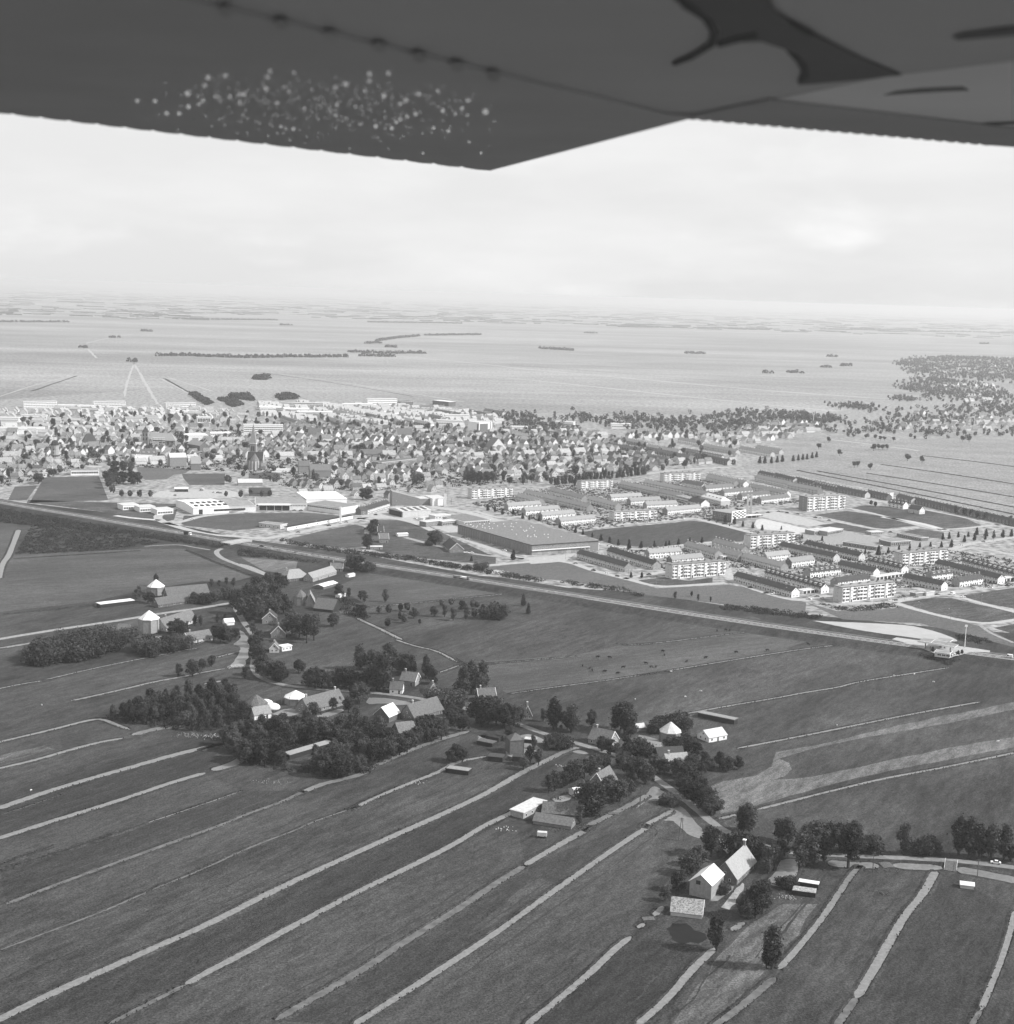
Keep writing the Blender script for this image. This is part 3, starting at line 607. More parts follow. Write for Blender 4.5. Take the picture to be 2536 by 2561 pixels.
for v, l, w_ in (('a3', [(980, 378), (1300, 425), (1560, 470)], 5), ('a3', [(120, 450), (290, 392)], 6), ('a4', [(0, 350), (600, 395), (1200, 445)], 6), ('a3', [(620, 402), (740, 470)], 7), ('a4', [(1230, 325), (1460, 338)], 6)):
    mb = MB(); ribbon(mb, pts(v, l), w_, .11, G_BANK, step=60, jit=.2); struct('canal_bank', mb)
# pond behind the filling station
pond('d4', [(600, 968), (780, 976), (1000, 985), (1220, 996), (1330, 1018), (1480, 1062), (1570, 1105), (1450, 1102), (1250, 1078), (1000, 1045), (800, 1010)], WATER_C, .07)

# ------------------------------------------------------------------ building kit
CACHE = {}
def win_mesh(w, h, style='w'):
    k = ('win', round(w, 1), round(h, 1), style)
    if k not in CACHE:
        mb = MB(); fr = FRAME if style == 'w' else MIDP
        mb.box(-w / 2, w / 2, -.06, .05, 0, h, fr); b = .12
        n = 2 if w > 1.6 else 1
        for i in range(n):
            x0 = -w / 2 + b + i * (w - b) / n; x1 = x0 + (w - b) / n - b
            mb.poly([(x0, -.075, b), (x1, -.075, b), (x1, -.075, h - b), (x0, -.075, h - b)], GLASS)
        CACHE[k] = mb.mesh('window')
    return CACHE[k]
def door_mesh(w=1.0, h=2.1, mm=None):
    k = ('door', w, h, (mm or DARKP).name)
    if k not in CACHE:
        mb = MB(); mb.box(-w / 2 - .1, w / 2 + .1, -.06, .05, 0, h + .1, FRAME); mb.box(-w / 2, w / 2, -.09, 0, 0, h, mm or DARKP); CACHE[k] = mb.mesh('door')
    return CACHE[k]
def chim_mesh(w=.8, h=1.6):
    k = ('chim', w, h)
    if k not in CACHE:
        mb = MB(); mb.box(-w / 2, w / 2, -w / 2, w / 2, -1.0, h * .8, W_MID); mb.box(-w * .6, w * .6, -w * .6, w * .6, h * .8, h, W_PALE); CACHE[k] = mb.mesh('chimney')
    return CACHE[k]
def dormer_mesh(w=2.2):
    k = ('dorm', w)
    if k not in CACHE:
        mb = MB(); mb.box(-w / 2, w / 2, 0, 2.6, -.6, 1.25, FRAME); mb.box(-w / 2 - .15, w / 2 + .15, -.25, 2.8, 1.25, 1.42, T_ETERN)
        mb.poly([(-w / 2 + .2, -.02, .3), (w / 2 - .2, -.02, .3), (w / 2 - .2, -.02, 1.1), (-w / 2 + .2, -.02, 1.1)], GLASS); CACHE[k] = mb.mesh('dormer')
    return CACHE[k]
FOOT = []       # footprints already built on
def footprint(p0, p1, D):
    d = (p1 - p0).normalized(); q = Vector((-d.y, d.x, 0)); FOOT.append([p0, p1, p1 + q * D, p0 + q * D])

def gabled(name, label, cat, p0, p1, D, eave, ridge, wm, rm, unit=0, dorm=False, chim=1, win=1, group=None, hip=0.0, z0=0.0, gm=None, ends='lr', trim=False, half=0.0, doors=True):
    """Pitched-roof building. p0 -> p1 is the base of the long front wall, left to right; it reaches D metres back."""
    p0 = Vector((p0.x, p0.y, 0)); p1 = Vector((p1.x, p1.y, 0)); L = (p1 - p0).length; rz = math.atan2(p1.y - p0.y, p1.x - p0.x)
    footprint(p0, p1, D)
    t = thing(name, label, cat, (p0.x, p0.y, z0), rz, group)
    mb = MB(); gz = ridge - .12
    mb.v = [(0, 0, 0), (L, 0, 0), (L, D, 0), (0, D, 0), (0, 0, eave), (L, 0, eave), (L, D, eave), (0, D, eave), (hip * D / 2, D / 2, gz), (L - hip * D / 2, D / 2, gz)]
    a = mb.mi(wm); b = mb.mi(gm or wm)
    mb.f = [(0, 1, 5, 4), (2, 3, 7, 6)]; mb.m = [a, a]
    if hip < .05: mb.f += [(1, 2, 6, 9, 5), (3, 0, 4, 8, 7)]; mb.m += [b, b]
    else: mb.f += [(1, 2, 6, 5), (3, 0, 4, 7)]; mb.m += [b, b]
    part('walls', mb, t)
    mb = MB(); o = .35; ox = .3; sl = (ridge - eave) / (D / 2); th = .22
    if hip < .05:
        mb.prof_x([(-o, eave - o * sl), (D / 2, ridge), (D + o, eave - o * sl), (D + o, eave - o * sl - th), (D / 2, ridge - th), (-o, eave - o * sl - th)], -ox, L + ox, rm)
    else:
        h = hip * D / 2; e = eave - o * sl; i = 0
        mb.v = [(-o, -o, e), (L + o, -o, e), (L + o, D + o, e), (-o, D + o, e), (h, D / 2, ridge), (L - h, D / 2, ridge), (-o, -o, e - th), (L + o, -o, e - th), (L + o, D + o, e - th), (-o, D + o, e - th)]
        mb.f = [(0, 1, 5, 4), (1, 2, 5), (2, 3, 4, 5), (3, 0, 4), (6, 7, 1, 0), (7, 8, 2, 1), (8, 9, 3, 2), (9, 6, 0, 3), (9, 8, 7, 6)]; mb.m = [mb.mi(rm)] * 9
    rf = part('roof', mb, t)
    if trim:
        for ex in ((0,) if 'l' in ends else ()) + ((1,) if 'r' in ends else ()):
            x0, x1 = (-ox - .12, -ox + .06) if ex == 0 else (L + ox - .06, L + ox + .12)
            mb = MB(); mb.prof_x([(-o, eave - o * sl + .08), (D / 2, ridge + .08), (D + o, eave - o * sl + .08), (D + o, eave - o * sl - .42), (D / 2, ridge - .42), (-o, eave - o * sl - .42)], x0, x1, FRAME); part('bargeboard', mb, rf)
    nu = max(1, round(L / unit)) if unit else max(1, round(L / 5)); u = L / nu
    if win:
        for i in range(nu):
            x = (i + .5) * u
            if unit:
                if win > 1:
                    link('window', win_mesh(2.2, 1.5), t, (x - u * .14, 0, .8)); link('window', win_mesh(1.9, 1.2), t, (x + u * .16, 0, 3.4))
                    link('window', win_mesh(1.0, 1.2), t, (x - u * .28, 0, 3.4)); link('door', door_mesh(), t, (x + u * .34, 0, .05))
                else:
                    link('window', win_mesh(2.4, 1.5), t, (x, 0, .8)); link('window', win_mesh(2.6, 1.2), t, (x, 0, 3.4))
            else:
                if eave > 4.4: link('window', win_mesh(1.1, 1.5), t, (x, 0, eave - 2.0))
                if eave > 2.0:
                    if i % 3 == 1 and doors: link('door', door_mesh(), t, (x, 0, .05))
                    else: link('window', win_mesh(1.2, 1.3), t, (x, 0, .7))
        if hip < .05 and D > 4:
            for ex, rr, xx in (('r', math.pi / 2, L), ('l', -math.pi / 2, 0)):
                if ex not in ends: continue
                if win > 1 or not unit:
                    link('window', win_mesh(1.0, 1.2), t, (xx, D * .5, eave + (ridge - eave) * .15), rr)
                    if eave > 2.4:
                        for yy in (.3, .7): link('window', win_mesh(1.0, 1.3), t, (xx, D * yy, .8), rr)
    if dorm:
        for i in range(nu):
            y = D * .14; link('dormer', dormer_mesh(), t, ((i + .5) * u, y, eave + y * sl + .1))
    if chim:
        k = nu if unit else chim
        for i in range(k + (1 if unit else 0)):
            x = i * u if unit else (L * (.18 if chim == 1 else .1 + .8 * i / max(1, chim - 1))); x = min(max(x, .6), L - .6)
            link('chimney', chim_mesh(), t, (x, D / 2, ridge))
    return t
def terr(v, e0, e1, label, rm=T_DARK, wm=W_PALE, D=8.5, eave=5.2, ridge=8.4, dorm=False, win=2, unit=6.2, gm=W_WHITE, ends='r', group='terraces of the new estate', name='terraced_row', z=None):
    ze = eave if z is None else z
    return gabled(name, label, 'terrace', at(v, *e0, ze), at(v, *e1, ze), D, eave, ridge, wm, rm, unit=unit, dorm=dorm, win=win, group=group, gm=gm, ends=ends)

def flat(name, label, cat, p0, p1, D, h, wm, rm=T_FELT, strips=(), win=None, group=None, z0=0.0, para=.35, slot=None, over=.4, edge=None):
    """Flat-roofed building; strips = (z0, z1) glazed bands along the front; win = (n, w, h, rows of z)"""
    p0 = Vector((p0.x, p0.y, 0)); p1 = Vector((p1.x, p1.y, 0)); L = (p1 - p0).length; rz = math.atan2(p1.y - p0.y, p1.x - p0.x)
    footprint(p0, p1, D)
    t = thing(name, label, cat, (p0.x, p0.y, z0), rz, group)
    mb = MB(); mb.box(0, L, 0, D, 0, h, wm); part('walls', mb, t)
    mb = MB(); mb.box(-over, L + over, -over, D + over, h, h + para, edge or FRAME); mb.box(-over + .4, L + over - .4, -over + .4, D + over - .4, h + para, h + para + .05, rm); part('roof', mb, t)
    for a, b in strips:
        n = max(2, round(L / 3)); u = (L - 1.2) / n
        for i in range(n): link('window', win_mesh(round(u - .25, 1), b - a), t, (.6 + (i + .5) * u, 0, a))
    if win:
        nn, ww, hh, zs = win
        for z in zs:
            for i in range(nn): link('window', win_mesh(ww, hh), t, ((i + .5) * L / nn, 0, z))
    return t

def apartment(label, v, t0, t1, h=12.2, D=10, storeys=4, gm=None, ends='l', z=None, stairs=3, name='apartment_block', raised=0.0, group='apartment blocks of the new estate', wm=None):
    """Walk-up block: stair towers with small square lights, balconies and wide windows between."""
    hz = h if z is None else z
    p0 = at(v, *t0, hz); p1 = at(v, *t1, hz); p0 = Vector((p0.x, p0.y, 0)); p1 = Vector((p1.x, p1.y, 0)); L = (p1 - p0).length; rz = math.atan2(p1.y - p0.y, p1.x - p0.x)
    footprint(p0, p1, D)
    t = thing(name, label, 'apartment block', (p0.x, p0.y, 0), rz, group)
    mb = MB(); mb.box(0, L, 0, D, 0, h, gm or W_PALE); mb.box(-.02, L + .02, -.08, 0, 0, h - .02, wm or W_WHITE); part('walls', mb, t)
    mb = MB(); mb.box(-.5, L + .5, -.5, D + .5, h, h + .25, DARKP); mb.box(-.35, L + .35, -.35, D + .35, h + .25, h + .42, T_FELT); part('roof', mb, t)
    n = stairs; u = L / n; sh = (h - .6) / storeys
    for i in range(n):
        xs = (i + .5) * u
        mb = MB(); mb.box(xs - 1.2, xs + 1.2, -.75, -.08, 0, h - .1, W_WHITE); st = part('stair_tower', mb, t)
        for s in range(1, storeys): link('window', win_mesh(.9, .9), st, (xs, -.76, s * sh + .5))
        link('door', door_mesh(1.3, 2.2, GLASS), st, (xs, -.76, .05))
        for sd_ in (-1, 1):
            x0 = xs + sd_ * (1.3 + (u / 2 - 1.3) * .32); x1 = xs + sd_ * (1.3 + (u / 2 - 1.3) * .80)
            for s in range(storeys):
                z = s * sh + .3
                ww = (u / 2 - 1.3)
                link('window', win_mesh(round(ww * .46, 1), sh * .56), t, (x0, -.09, z + .75))
                link('window', win_mesh(round(ww * .32, 1), sh * .68), t, (x1, -.09, z + .35))
                k = ('balc', round(ww * .46, 1), s == 0)
                if k not in CACHE:
                    b = MB(); wB = ww * .46
                    b.box(-wB / 2, wB / 2, -1.3, 0, -.15, 0, FRAME)
                    b.box(-wB / 2, wB / 2, -1.3, -1.22, 0, .95, MIDP if s == 0 else W_WHITE); b.box(-wB / 2, -wB / 2 + .07, -1.22, 0, 0, .95, FRAME); b.box(wB / 2 - .07, wB / 2, -1.22, 0, 0, .95, FRAME)
                    CACHE[k] = b.mesh('balcony')
                if s > 0: link('balcony', CACHE[k], t, (x1, -.1, z + .3))
    for i in range(n * 2):
        k = ('vent',)
        if k not in CACHE:
            b = MB(); b.box(-.9, .9, -.6, .6, 0, .9, W_MID); b.box(-1, 1, -.7, .7, .9, 1.05, DARKP); CACHE[k] = b.mesh('roof_vent')
        link('roof_vent', CACHE[k], t, ((i + .5) * L / (n * 2), D * .55, h + .4))
    if 'l' in ends:
        for s in range(storeys): link('window', win_mesh(.8, 1.2), t, (0, D * .5, s * sh + 1.1), -math.pi / 2)
    return t

# ------------------------------------------------------------------ new estate: apartment blocks
apartment('white four-storey block nearest the main road, beside the rough verge and parked cars', 'd4', (800, 754), (1140, 716))
apartment('white four-storey block just behind the long dark-roofed pair of terraces, grass in front', 'd3', (1440, 697), (1835, 667), stairs=4)
apartment('white four-storey block behind the dormered terraces, left of the conical street trees', 'd4', (1190, 532), (1480, 504))
apartment('white four-storey block with grey end wall beside the sandy church yard', 'd4', (202, 417), (485, 396))
apartment('tall unfinished block with open top floor and scaffold at the car park', 'd4', (572, 165), (815, 150), h=16.5, storeys=5, D=14, gm=W_GREY)
apartment('three-storey block with shop windows facing the dark playing field', 'd3', (1005, 302), (1320, 285), h=9.6, storeys=3)
apartment('pale block with balconies among the light-roofed terraces, behind the step-set rows', 'd3', (757, 72), (990, 60), h=10.5, D=9)
apartment('pale block with balconies left of the estate, right of the slim white chapel tower', 'f', (1180, 1224), (1281, 1219), h=11, D=9)
apartment('white block at the far edge of the estate along the tree-lined street', 'c3', (1377, 612), (1645, 602), h=11.5, D=9)
# ------------------------------------------------------------------ new estate: terraces
dk = 'dark tiled terrace '
for v, a, b, lab, kw in (
    ('d4', (90, 672), (468, 777), 'long dark-roofed terrace nearest the road with white gable and white porch posts', dict(wm=W_PALE)),
    ('d4', (292, 650), (660, 752), 'long dark-roofed terrace with a row of white dormers behind the porch-post terrace', dict(dorm=True)),
    ('d4', (766, 598), (1000, 648), dk + 'with white gable left of the garage court', {}),
    ('d4', (958, 572), (1182, 627), dk + 'with white dormers in front of the rear white block', dict(dorm=True)),
    ('d4', (1188, 682), (1442, 735), dk + 'with bright gable at the crossing of pale streets', {}),
    ('d4', (1398, 590), (1808, 692), 'longest dark terrace at the right edge with a bright white gable', {}),
    ('d4', (1575, 575), (1990, 684), 'dark terrace with white dormers running out of the right edge', dict(dorm=True)),
    ('d4', (385, 475), (740, 552), dk + 'running down from the white block by the church yard', dict(gm=W_PALE)),
    ('d4', (545, 466), (905, 546), dk + 'in front of the low school pavilions', dict(gm=W_PALE)),
    ('d4', (-60, 500), (120, 548), 'pale-roofed terrace along the street behind the long dark pair', dict(rm=T_LIGHT, gm=W_MID)),
    ('d4', (140, 548), (400, 615), 'pale-roofed terrace right of the flat garage row', dict(rm=T_LIGHT, gm=W_MID)),
    ('d3', (725, 606), (1085, 706), 'long dark-roofed terrace beside the loading bay of the big hall', dict(gm=W_MID)),
    ('d3', (950, 586), (1295, 692), 'second long dark-roofed terrace between the big hall and the near block', dict(gm=W_MID)),
    ('d3', (1525, 542), (1760, 610), 'pale-roofed terrace behind the near four-storey block', dict(rm=T_LIGHT, gm=W_MID)),
    ('d3', (1735, 520), (1960, 580), 'pale-roofed terrace below the playing field by parked cars', dict(rm=T_LIGHT, gm=W_MID)),
    ('d3', (325, 150), (560, 207), 'far half of the longest pale-roofed terrace behind the step-set rows', dict(rm=T_LIGHT, win=1, gm=W_MID)),
    ('d3', (565, 207), (805, 264), 'near half of the longest pale-roofed terrace behind the step-set rows', dict(rm=T_LIGHT, win=1, gm=W_MID)),
    ('d3', (515, 135), (765, 195), 'pale-roofed terrace leading to the block with balconies', dict(rm=T_LIGHT, win=1, gm=W_MID)),
    ('d3', (800, 200), (1015, 252), 'pale-roofed terrace left of the three-storey shop block', dict(rm=T_LIGHT, win=1, gm=W_MID)),
    ('d3', (1040, 85), (1330, 148), 'pale-roofed terrace right of the block with balconies', dict(rm=T_LIGHT, win=1, gm=W_MID)),
    ('d3', (1336, 149), (1500, 182), 'short pale-roofed terrace left of the white-trimmed school', dict(rm=T_LIGHT, win=1, gm=W_MID)),
    ('d3', (1220, 75), (1500, 130), 'pale-roofed terrace in front of the far white block', dict(rm=T_LIGHT, win=1, gm=W_MID)),
    ('d3', (1503, 131), (1690, 168), 'pale-roofed terrace end by the white dotted roof', dict(rm=T_LIGHT, win=1, gm=W_MID)),
    ('d3', (1510, 75), (1660, 103), 'dark-walled terrace just right of the far white block', dict(rm=T_MID, win=1, gm=W_PALE)),
    ('g7', (140, 47), (600, 146), 'pale-roofed terrace with bright end gable behind the four stepped rows', dict(rm=T_LIGHT, win=1)),
    ('g7', (660, 177), (1130, 272), 'pale-roofed terrace with bright end gable left of the unfinished block', dict(rm=T_LIGHT, win=1)),
    ('g7', (740, 60), (1150, 150), 'pale-roofed terrace under the far roadside terraces', dict(rm=T_LIGHT, win=1, gm=W_MID)),
    ('g7', (1150, 160), (1540, 235), 'pale-roofed terrace behind the unfinished block', dict(rm=T_LIGHT, win=1, gm=W_MID)),
    ('d3', (265, 180), (440, 218), 'short pale-roofed terrace in front of the slim-tower block', dict(rm=T_LIGHT, win=1, gm=W_MID)),
    ('c3', (1690, 635), (1900, 680), 'pale-roofed terrace right of the far white block', dict(rm=T_LIGHT, win=1, gm=W_MID))):
    terr(v, a, b, lab, **kw)
for v, a, b, lab, kw in (
    ('d4', (310, 549), (460, 533), 'short pale-roofed cross terrace behind the dark dormered pair', dict(rm=T_LIGHT)),
    ('d4', (470, 586), (620, 567), 'short pale-roofed cross terrace with dark left gable', dict(rm=T_LIGHT, gm=W_DARK)),
    ('d4', (590, 652), (788, 630), 'cross terrace with white dormers between the long dark rows', dict(dorm=True)),
    ('d4', (770, 716), (975, 690), 'dark cross terrace right behind the nearest white block', {}),
    ('d4', (1385, 672), (1516, 654), 'cross terrace with white dormers right of the garage court', dict(dorm=True)),
    ('d4', (1562, 712), (1714, 690), 'dark cross terrace by the junction at the right edge', {}),
    ('d3', (1270, 607), (1510, 590), 'pale-roofed cross terrace below the playing field', dict(rm=T_LIGHT)),
    ('d3', (1440, 657), (1675, 636), 'pale-roofed cross terrace directly behind the near four-storey block', dict(rm=T_LIGHT, gm=W_DARK)),
    ('d3', (606, 366), (866, 343), 'frontmost of four stepped white terraces left of the shop block', dict(rm=T_LIGHT)),
    ('d3', (470, 325), (716, 305), 'second of four stepped white terraces left of the shop block', dict(rm=T_LIGHT)),
    ('d3', (345, 290), (600, 272), 'third of four stepped white terraces left of the shop block', dict(rm=T_LIGHT)),
    ('d3', (215, 255), (460, 238), 'rearmost of four stepped white terraces left of the shop block', dict(rm=T_LIGHT)),
    ('d3', (985, 190), (1216, 178), 'rearmost of four stepped terraces right of the shop block', dict(rm=T_LIGHT)),
    ('d3', (1130, 217), (1356, 205), 'third of four stepped terraces right of the shop block', dict(rm=T_LIGHT)),
    ('d3', (1250, 246), (1480, 235), 'second of four stepped terraces right of the shop block', dict(rm=T_LIGHT)),
    ('d3', (1405, 288), (1656, 266), 'frontmost of four stepped terraces right of the shop block', dict(rm=T_LIGHT)),
    ('g7', (135, 206), (478, 181), 'rearmost of four stepped dark-roofed terraces behind the tower church', dict(rm=T_MID)),
    ('g7', (365, 256), (720, 226), 'third of four stepped dark-roofed terraces behind the tower church', dict(rm=T_MID)),
    ('g7', (590, 302), (940, 271), 'second of four stepped dark-roofed terraces behind the tower church', dict(rm=T_MID)),
    ('g7', (830, 352), (1186, 312), 'frontmost of four stepped dark-roofed terraces behind the tower church', dict(rm=T_MID))):
    kw = dict(dict(wm=W_WHITE, gm=W_MID, ends='l'), **kw)
    terr(v, a, b, lab, **kw)
# far row along the meadow
FARROW = [((150, 556), (252, 578)), ((256, 572), (394, 606)), ((398, 600), (522, 630)), ((528, 626), (690, 662)), ((694, 664), (888, 704)), ((892, 690), (1036, 722)), ((1102, 716), (1206, 744)), ((1214, 740), (1428, 790)), ((1432, 790), (1530, 812)), ((1540, 815), (1700, 850)), ((1705, 850), (1930, 900))]
for i, (a, b) in enumerate(FARROW):
    terr('c4', a, b, '~brick terrace of the meadow row', rm=T_DARK, wm=W_DARK, win=1, gm=W_PALE if i in (1, 4, 6, 7) else W_DARK, group='far row of terraces along the meadow', unit=6, dorm=i in (3,), eave=4.6, ridge=7.8, name='brick_terrace')
gabled('corner_house', 'white-gabled double house with dormers on the rough lots', 'house', at('c4', 1045, 790, 0), at('c4', 1150, 808, 0), 9, 5.5, 9.2, W_WHITE, T_DARK, unit=6, dorm=True, win=1, ends='r')
gabled('corner_house', 'dark-roofed house with white gable standing before the double house', 'house', at('c4', 1185, 828, 0), at('c4', 1262, 842, 0), 9, 5.2, 9, W_PALE, T_DARK, unit=0, win=1, gm=W_WHITE, ends='r')
flat('white_house', 'bright white cube-like house end in the far row along the meadow', 'house', at('c4', 1042, 742), at('c4', 1082, 738), 9, 8, W_WHITE)

# ------------------------------------------------------------------ special buildings of the estate
# church with chequered front and twin-pillar tower
p0 = at('g7', 240, 600); p1 = at('g7', 448, 640); p2 = at('g7', 625, 615)
rz = math.atan2(p2.y - p1.y, p2.x - p1.x); Lc = (p2 - p1).length; Dc = (p0 - p1).length
t = thing('modern_church', 'brick church hall with black and white chequered front panel', 'church', (p1.x, p1.y, 0), rz); footprint(p1, p2, 24)
mb = MB(); mb.box(.4, Lc - .4, .4, 26, 0, 9.5, W_DARK); part('hall', mb, t)
mb = MB(); mb.box(0, Lc, 0, 26.4, 9.5, 10, W_MID); part('roof', mb, t)
mb = MB(); mb.box(0, 1.1, -.4, .4, 0, 12, FRAME); mb.box(0, Lc, -.4, .4, 11.5, 12.2, FRAME); mb.box(Lc - .6, Lc, -.4, .4, 4, 12, FRAME); mb.box(0, Lc, -.4, .4, 3.6, 4.1, FRAME); part('panel_frame', mb, t)
NX, NY = 7, 5; uw = (Lc - 1.8) / NX; uh = 7.4 / NY
tile = {}
for c_, mm in ((0, FRAME), (1, DARKP)):
    mb = MB(); mb.box(0, uw, -.3, .3, 0, uh, mm); tile[c_] = mb.mesh('chequer_tile')
for i in range(NX):
    for j in range(NY): link('chequer_tile', tile[(i + j) % 2], t, (1.1 + i * uw, -.15, 4.1 + j * uh))
for i in range(7): link('window', win_mesh(1.2, 5.5), t, (.4, 3 + i * 3.2, 2.5), -math.pi / 2)
c0 = at('g7', 520, 600); c1 = at('g7', 830, 575)
d = (c1 - c0); t2 = thing('covered_walk', 'low white flat canopy joining the chequered church to the car park', 'canopy', (c0.x, c0.y, 0), math.atan2(d.y, d.x))
mb = MB(); mb.box(0, d.length, 0, 5, 2.9, 3.4, FRAME); part('roof', mb, t2)
mb = MB(); mb.box(.1, d.length - .1, 4.6, 4.9, 0, 2.9, W_DARK); part('wall', mb, t2)
for i in range(6):
    mb = MB(); mb.box(-.12, .12, .2, .44, 0, 2.9, FRAME); part('post', mb, t2, (1 + i * (d.length - 2) / 5, 0, 0))
c0 = at('g7', 668, 545); t = thing('bell_tower', 'tall slim bell tower of twin concrete pillars beside the church', 'tower', c0)
for sx in (-1, 1):
    mb = MB(); mb.box(sx * 2.0 - .9, sx * 2.0 + .9, -1, 1, 0, 23, W_PALE); part('pillar', mb, t)
mb = MB(); mb.box(-1.1, 1.1, -.7, .7, 19, 20, W_PALE); mb.box(-1.1, 1.1, -.7, .7, 21.4, 22.2, W_PALE); part('cross_beam', mb, t)
mb = MB(); mb.cone([(.9, 19.7), (.75, 20.3), (.4, 20.9), (.1, 21.0)][::1], DARKP); part('bell', mb, t)
# white dotted-roof hotel-like building and the white-trimmed school
p = at('g7', 70, 320, 4.6), at('g7', 318, 382, 4.6)
t = gabled('pavilion', 'pavilion with bright white roof and a row of dark dormer openings', 'building', p[0], p[1], 13, 6, 10.5, W_PALE, T_METAL, unit=5, win=1, hip=.7, chim=0)
Lp = (Vector(p[1]) - Vector(p[0])).length
for i in range(5):
    mb = MB(); mb.box(-.9, .9, 0, 2.2, -.2, 1.3, DARKP); mb.box(-1.1, 1.1, -.2, 2.3, 1.3, 1.5, FRAME); part('dormer', mb, t, (5.5 + i * (Lp - 11) / 4, 2.4, 7.4))
p = at('g7', -60, 350, 5), at('g7', 60, 385, 5)
gabled('village_hall', 'dark-roofed hall with white gable left of the bright dotted roof', 'hall', at('c3', 1560, 810, 5), at('c3', 1655, 832, 5), 12, 5, 9, W_PALE, T_DARK, unit=4, win=1, gm=W_WHITE, chim=0)
flat('school', 'low school with white bands left of the dark-roofed hall', 'school', at('c3', 1470, 812), at('c3', 1575, 838), 10, 6, W_PALE, T_FELT, strips=((1, 2.4), (3.8, 5.2)))
# school pavilions behind the dark terraces
for v, a, b, D_, h, lab in (('d4', (615, 412), (700, 405), 14, 4, 'low glazed school pavilion nearest the sandy yard'), ('d4', (700, 418), (800, 400), 16, 4.5, 'low glazed school pavilion with pale roof right of the first'), ('d4', (800, 478), (1015, 512), 12, 3.5, 'long low pale-roofed school wing in front of the dark pavilion'),
                            ('d4', (1035, 462), (1110, 482), 16, 4.2, 'dark-walled school pavilion left of the twin dark pavilion'), ('d4', (1110, 486), (1240, 476), 14, 4.4, 'dark-walled flat school pavilion nearest the conical street trees'), ('d4', (985, 412), (1060, 408), 8, 3, 'small flat store behind the school pavilions'), ('d4', (1150, 420), (1310, 452), 10, 3.4, 'low flat-roofed wing behind the dark school pavilions')):
    flat('school_pavilion', lab, 'school', at(v, *a), at(v, *b), D_, h, W_MID if 'dark' not in lab else W_DARK, T_FELT if 'dark' in lab else T_ETERN, strips=((.9, h - .8),), group='school pavilions')
for v, a, b, n_, lab in (('d4', (1015, 705), (1188, 680), 7, 'row of garages with dark doors in the court between dark terraces'), ('g7', (345, 1105), (577, 1082), 8, 'row of garages with dark doors and white fascia by the pale terrace'), ('d4', (540, 795), (640, 782), 4, 'short row of white garages between two white gables'), ('d4', (1840, 715), (1913, 705), 3, 'garages at the right edge beside the bright gable')):
    t = flat('garage_row', lab, 'garages', at(v, *a), at(v, *b), 6, 2.7, W_WHITE, T_ETERN, group='garage rows')
    L_ = (at(v, *a) - at(v, *b)).length
    for i in range(n_): link('garage_door', door_mesh(round(L_ / n_ * .75, 1), 2.2), t, ((i + .5) * L_ / n_, 0, .02))
flat('site_hut', 'grey builders hut by the junction beside parked cars', 'hut', at('g6', 880, 432), at('g6', 985, 418), 6, 3, W_GREY, T_FELT)
flat('site_hut', 'longer grey builders hut right of the first one', 'hut', at('g6', 992, 424), at('g6', 1078, 410), 5, 3, W_PALE, T_FELT)

# ------------------------------------------------------------------ works and halls by the main road
# the big ribbed hall
hh = 9.2
P = [at('f', 1145, 1312, hh), at('f', 1330, 1364, hh), at('f', 1497, 1353, hh)]
q = [Vector((p.x, p.y, 0)) for p in P]; ux = (q[1] - q[0]); uy = (q[2] - q[1]); FOOT.append([q[0], q[1], q[2], q[0] + uy])
t = thing('factory_hall', 'huge flat-roofed factory hall with ribbed grey walls beside the terraces', 'factory', tuple(q[1]), math.atan2(uy.y, uy.x))
La = uy.length; Lb = ux.length
ca = ux.normalized(); c_, s_ = math.cos(-t.rotation_euler[2]), math.sin(-t.rotation_euler[2])
bx = -Vector((ca.x * c_ - ca.y * s_, ca.x * s_ + ca.y * c_, 0))       # local direction of the long side
def hl(u, v_): return Vector((u * La, 0, 0)) + bx * (v_ * Lb)
cor = [hl(0, 0), hl(1, 0), hl(1, 1), hl(0, 1)]
mb = MB(); mb.prism(cor, 0, hh, W_GREY); part('walls', mb, t)
mb = MB(); mb.prism([hl(-.008, -.006), hl(1.008, -.006), hl(1.008, 1.006), hl(-.008, 1.006)], hh, hh + .5, DARKP, T_GRAVEL); rf = part('roof', mb, t)
k = MB(); k.cone([(.55, 0), (.5, .35), (.25, .6)], FRAME, n=8); sk = k.mesh('rooflight')
for i in range(46): link('rooflight', sk, rf, hl(RND.uniform(.06, .9), 1 - RND.random() ** 1.5 * .85 - .05) + Vector((0, 0, hh + .55)))
mb = MB()
k = MB(); k.box(-.25, .25, -.35, .35, 0, 7.3, W_MID); rib = k.mesh('rib')
ang_l = math.atan2(bx.y, bx.x)
for i in range(30): link('rib', rib, t, hl(0, (i + .5) / 30), ang_l)
for i in range(15): link('window', win_mesh(2.6, 1.0), t, hl(.04 + i * .055, 0) + Vector((0, -.02, 7.4)))
mb = MB(); mb.box(0, La * .86, -1.6, 0, 4.2, 4.7, FRAME); part('awning', mb, t)
for i in range(9): link('loading_door', door_mesh(4.0, 3.4, MIDP), t, (3.2 + i * 5.3, -.02, .05))
for i in range(14): link('window', win_mesh(2.6, 1.1), t, hl(.04 + i * .06, 0) + Vector((0, -.02, 5.2)))
flat('loading_annex', 'low white annex at the right corner of the huge factory hall', 'annex', at('d3', 830, 590), at('d3', 890, 585), 10, 6, W_PALE, T_FELT, strips=((3.6, 4.8),))
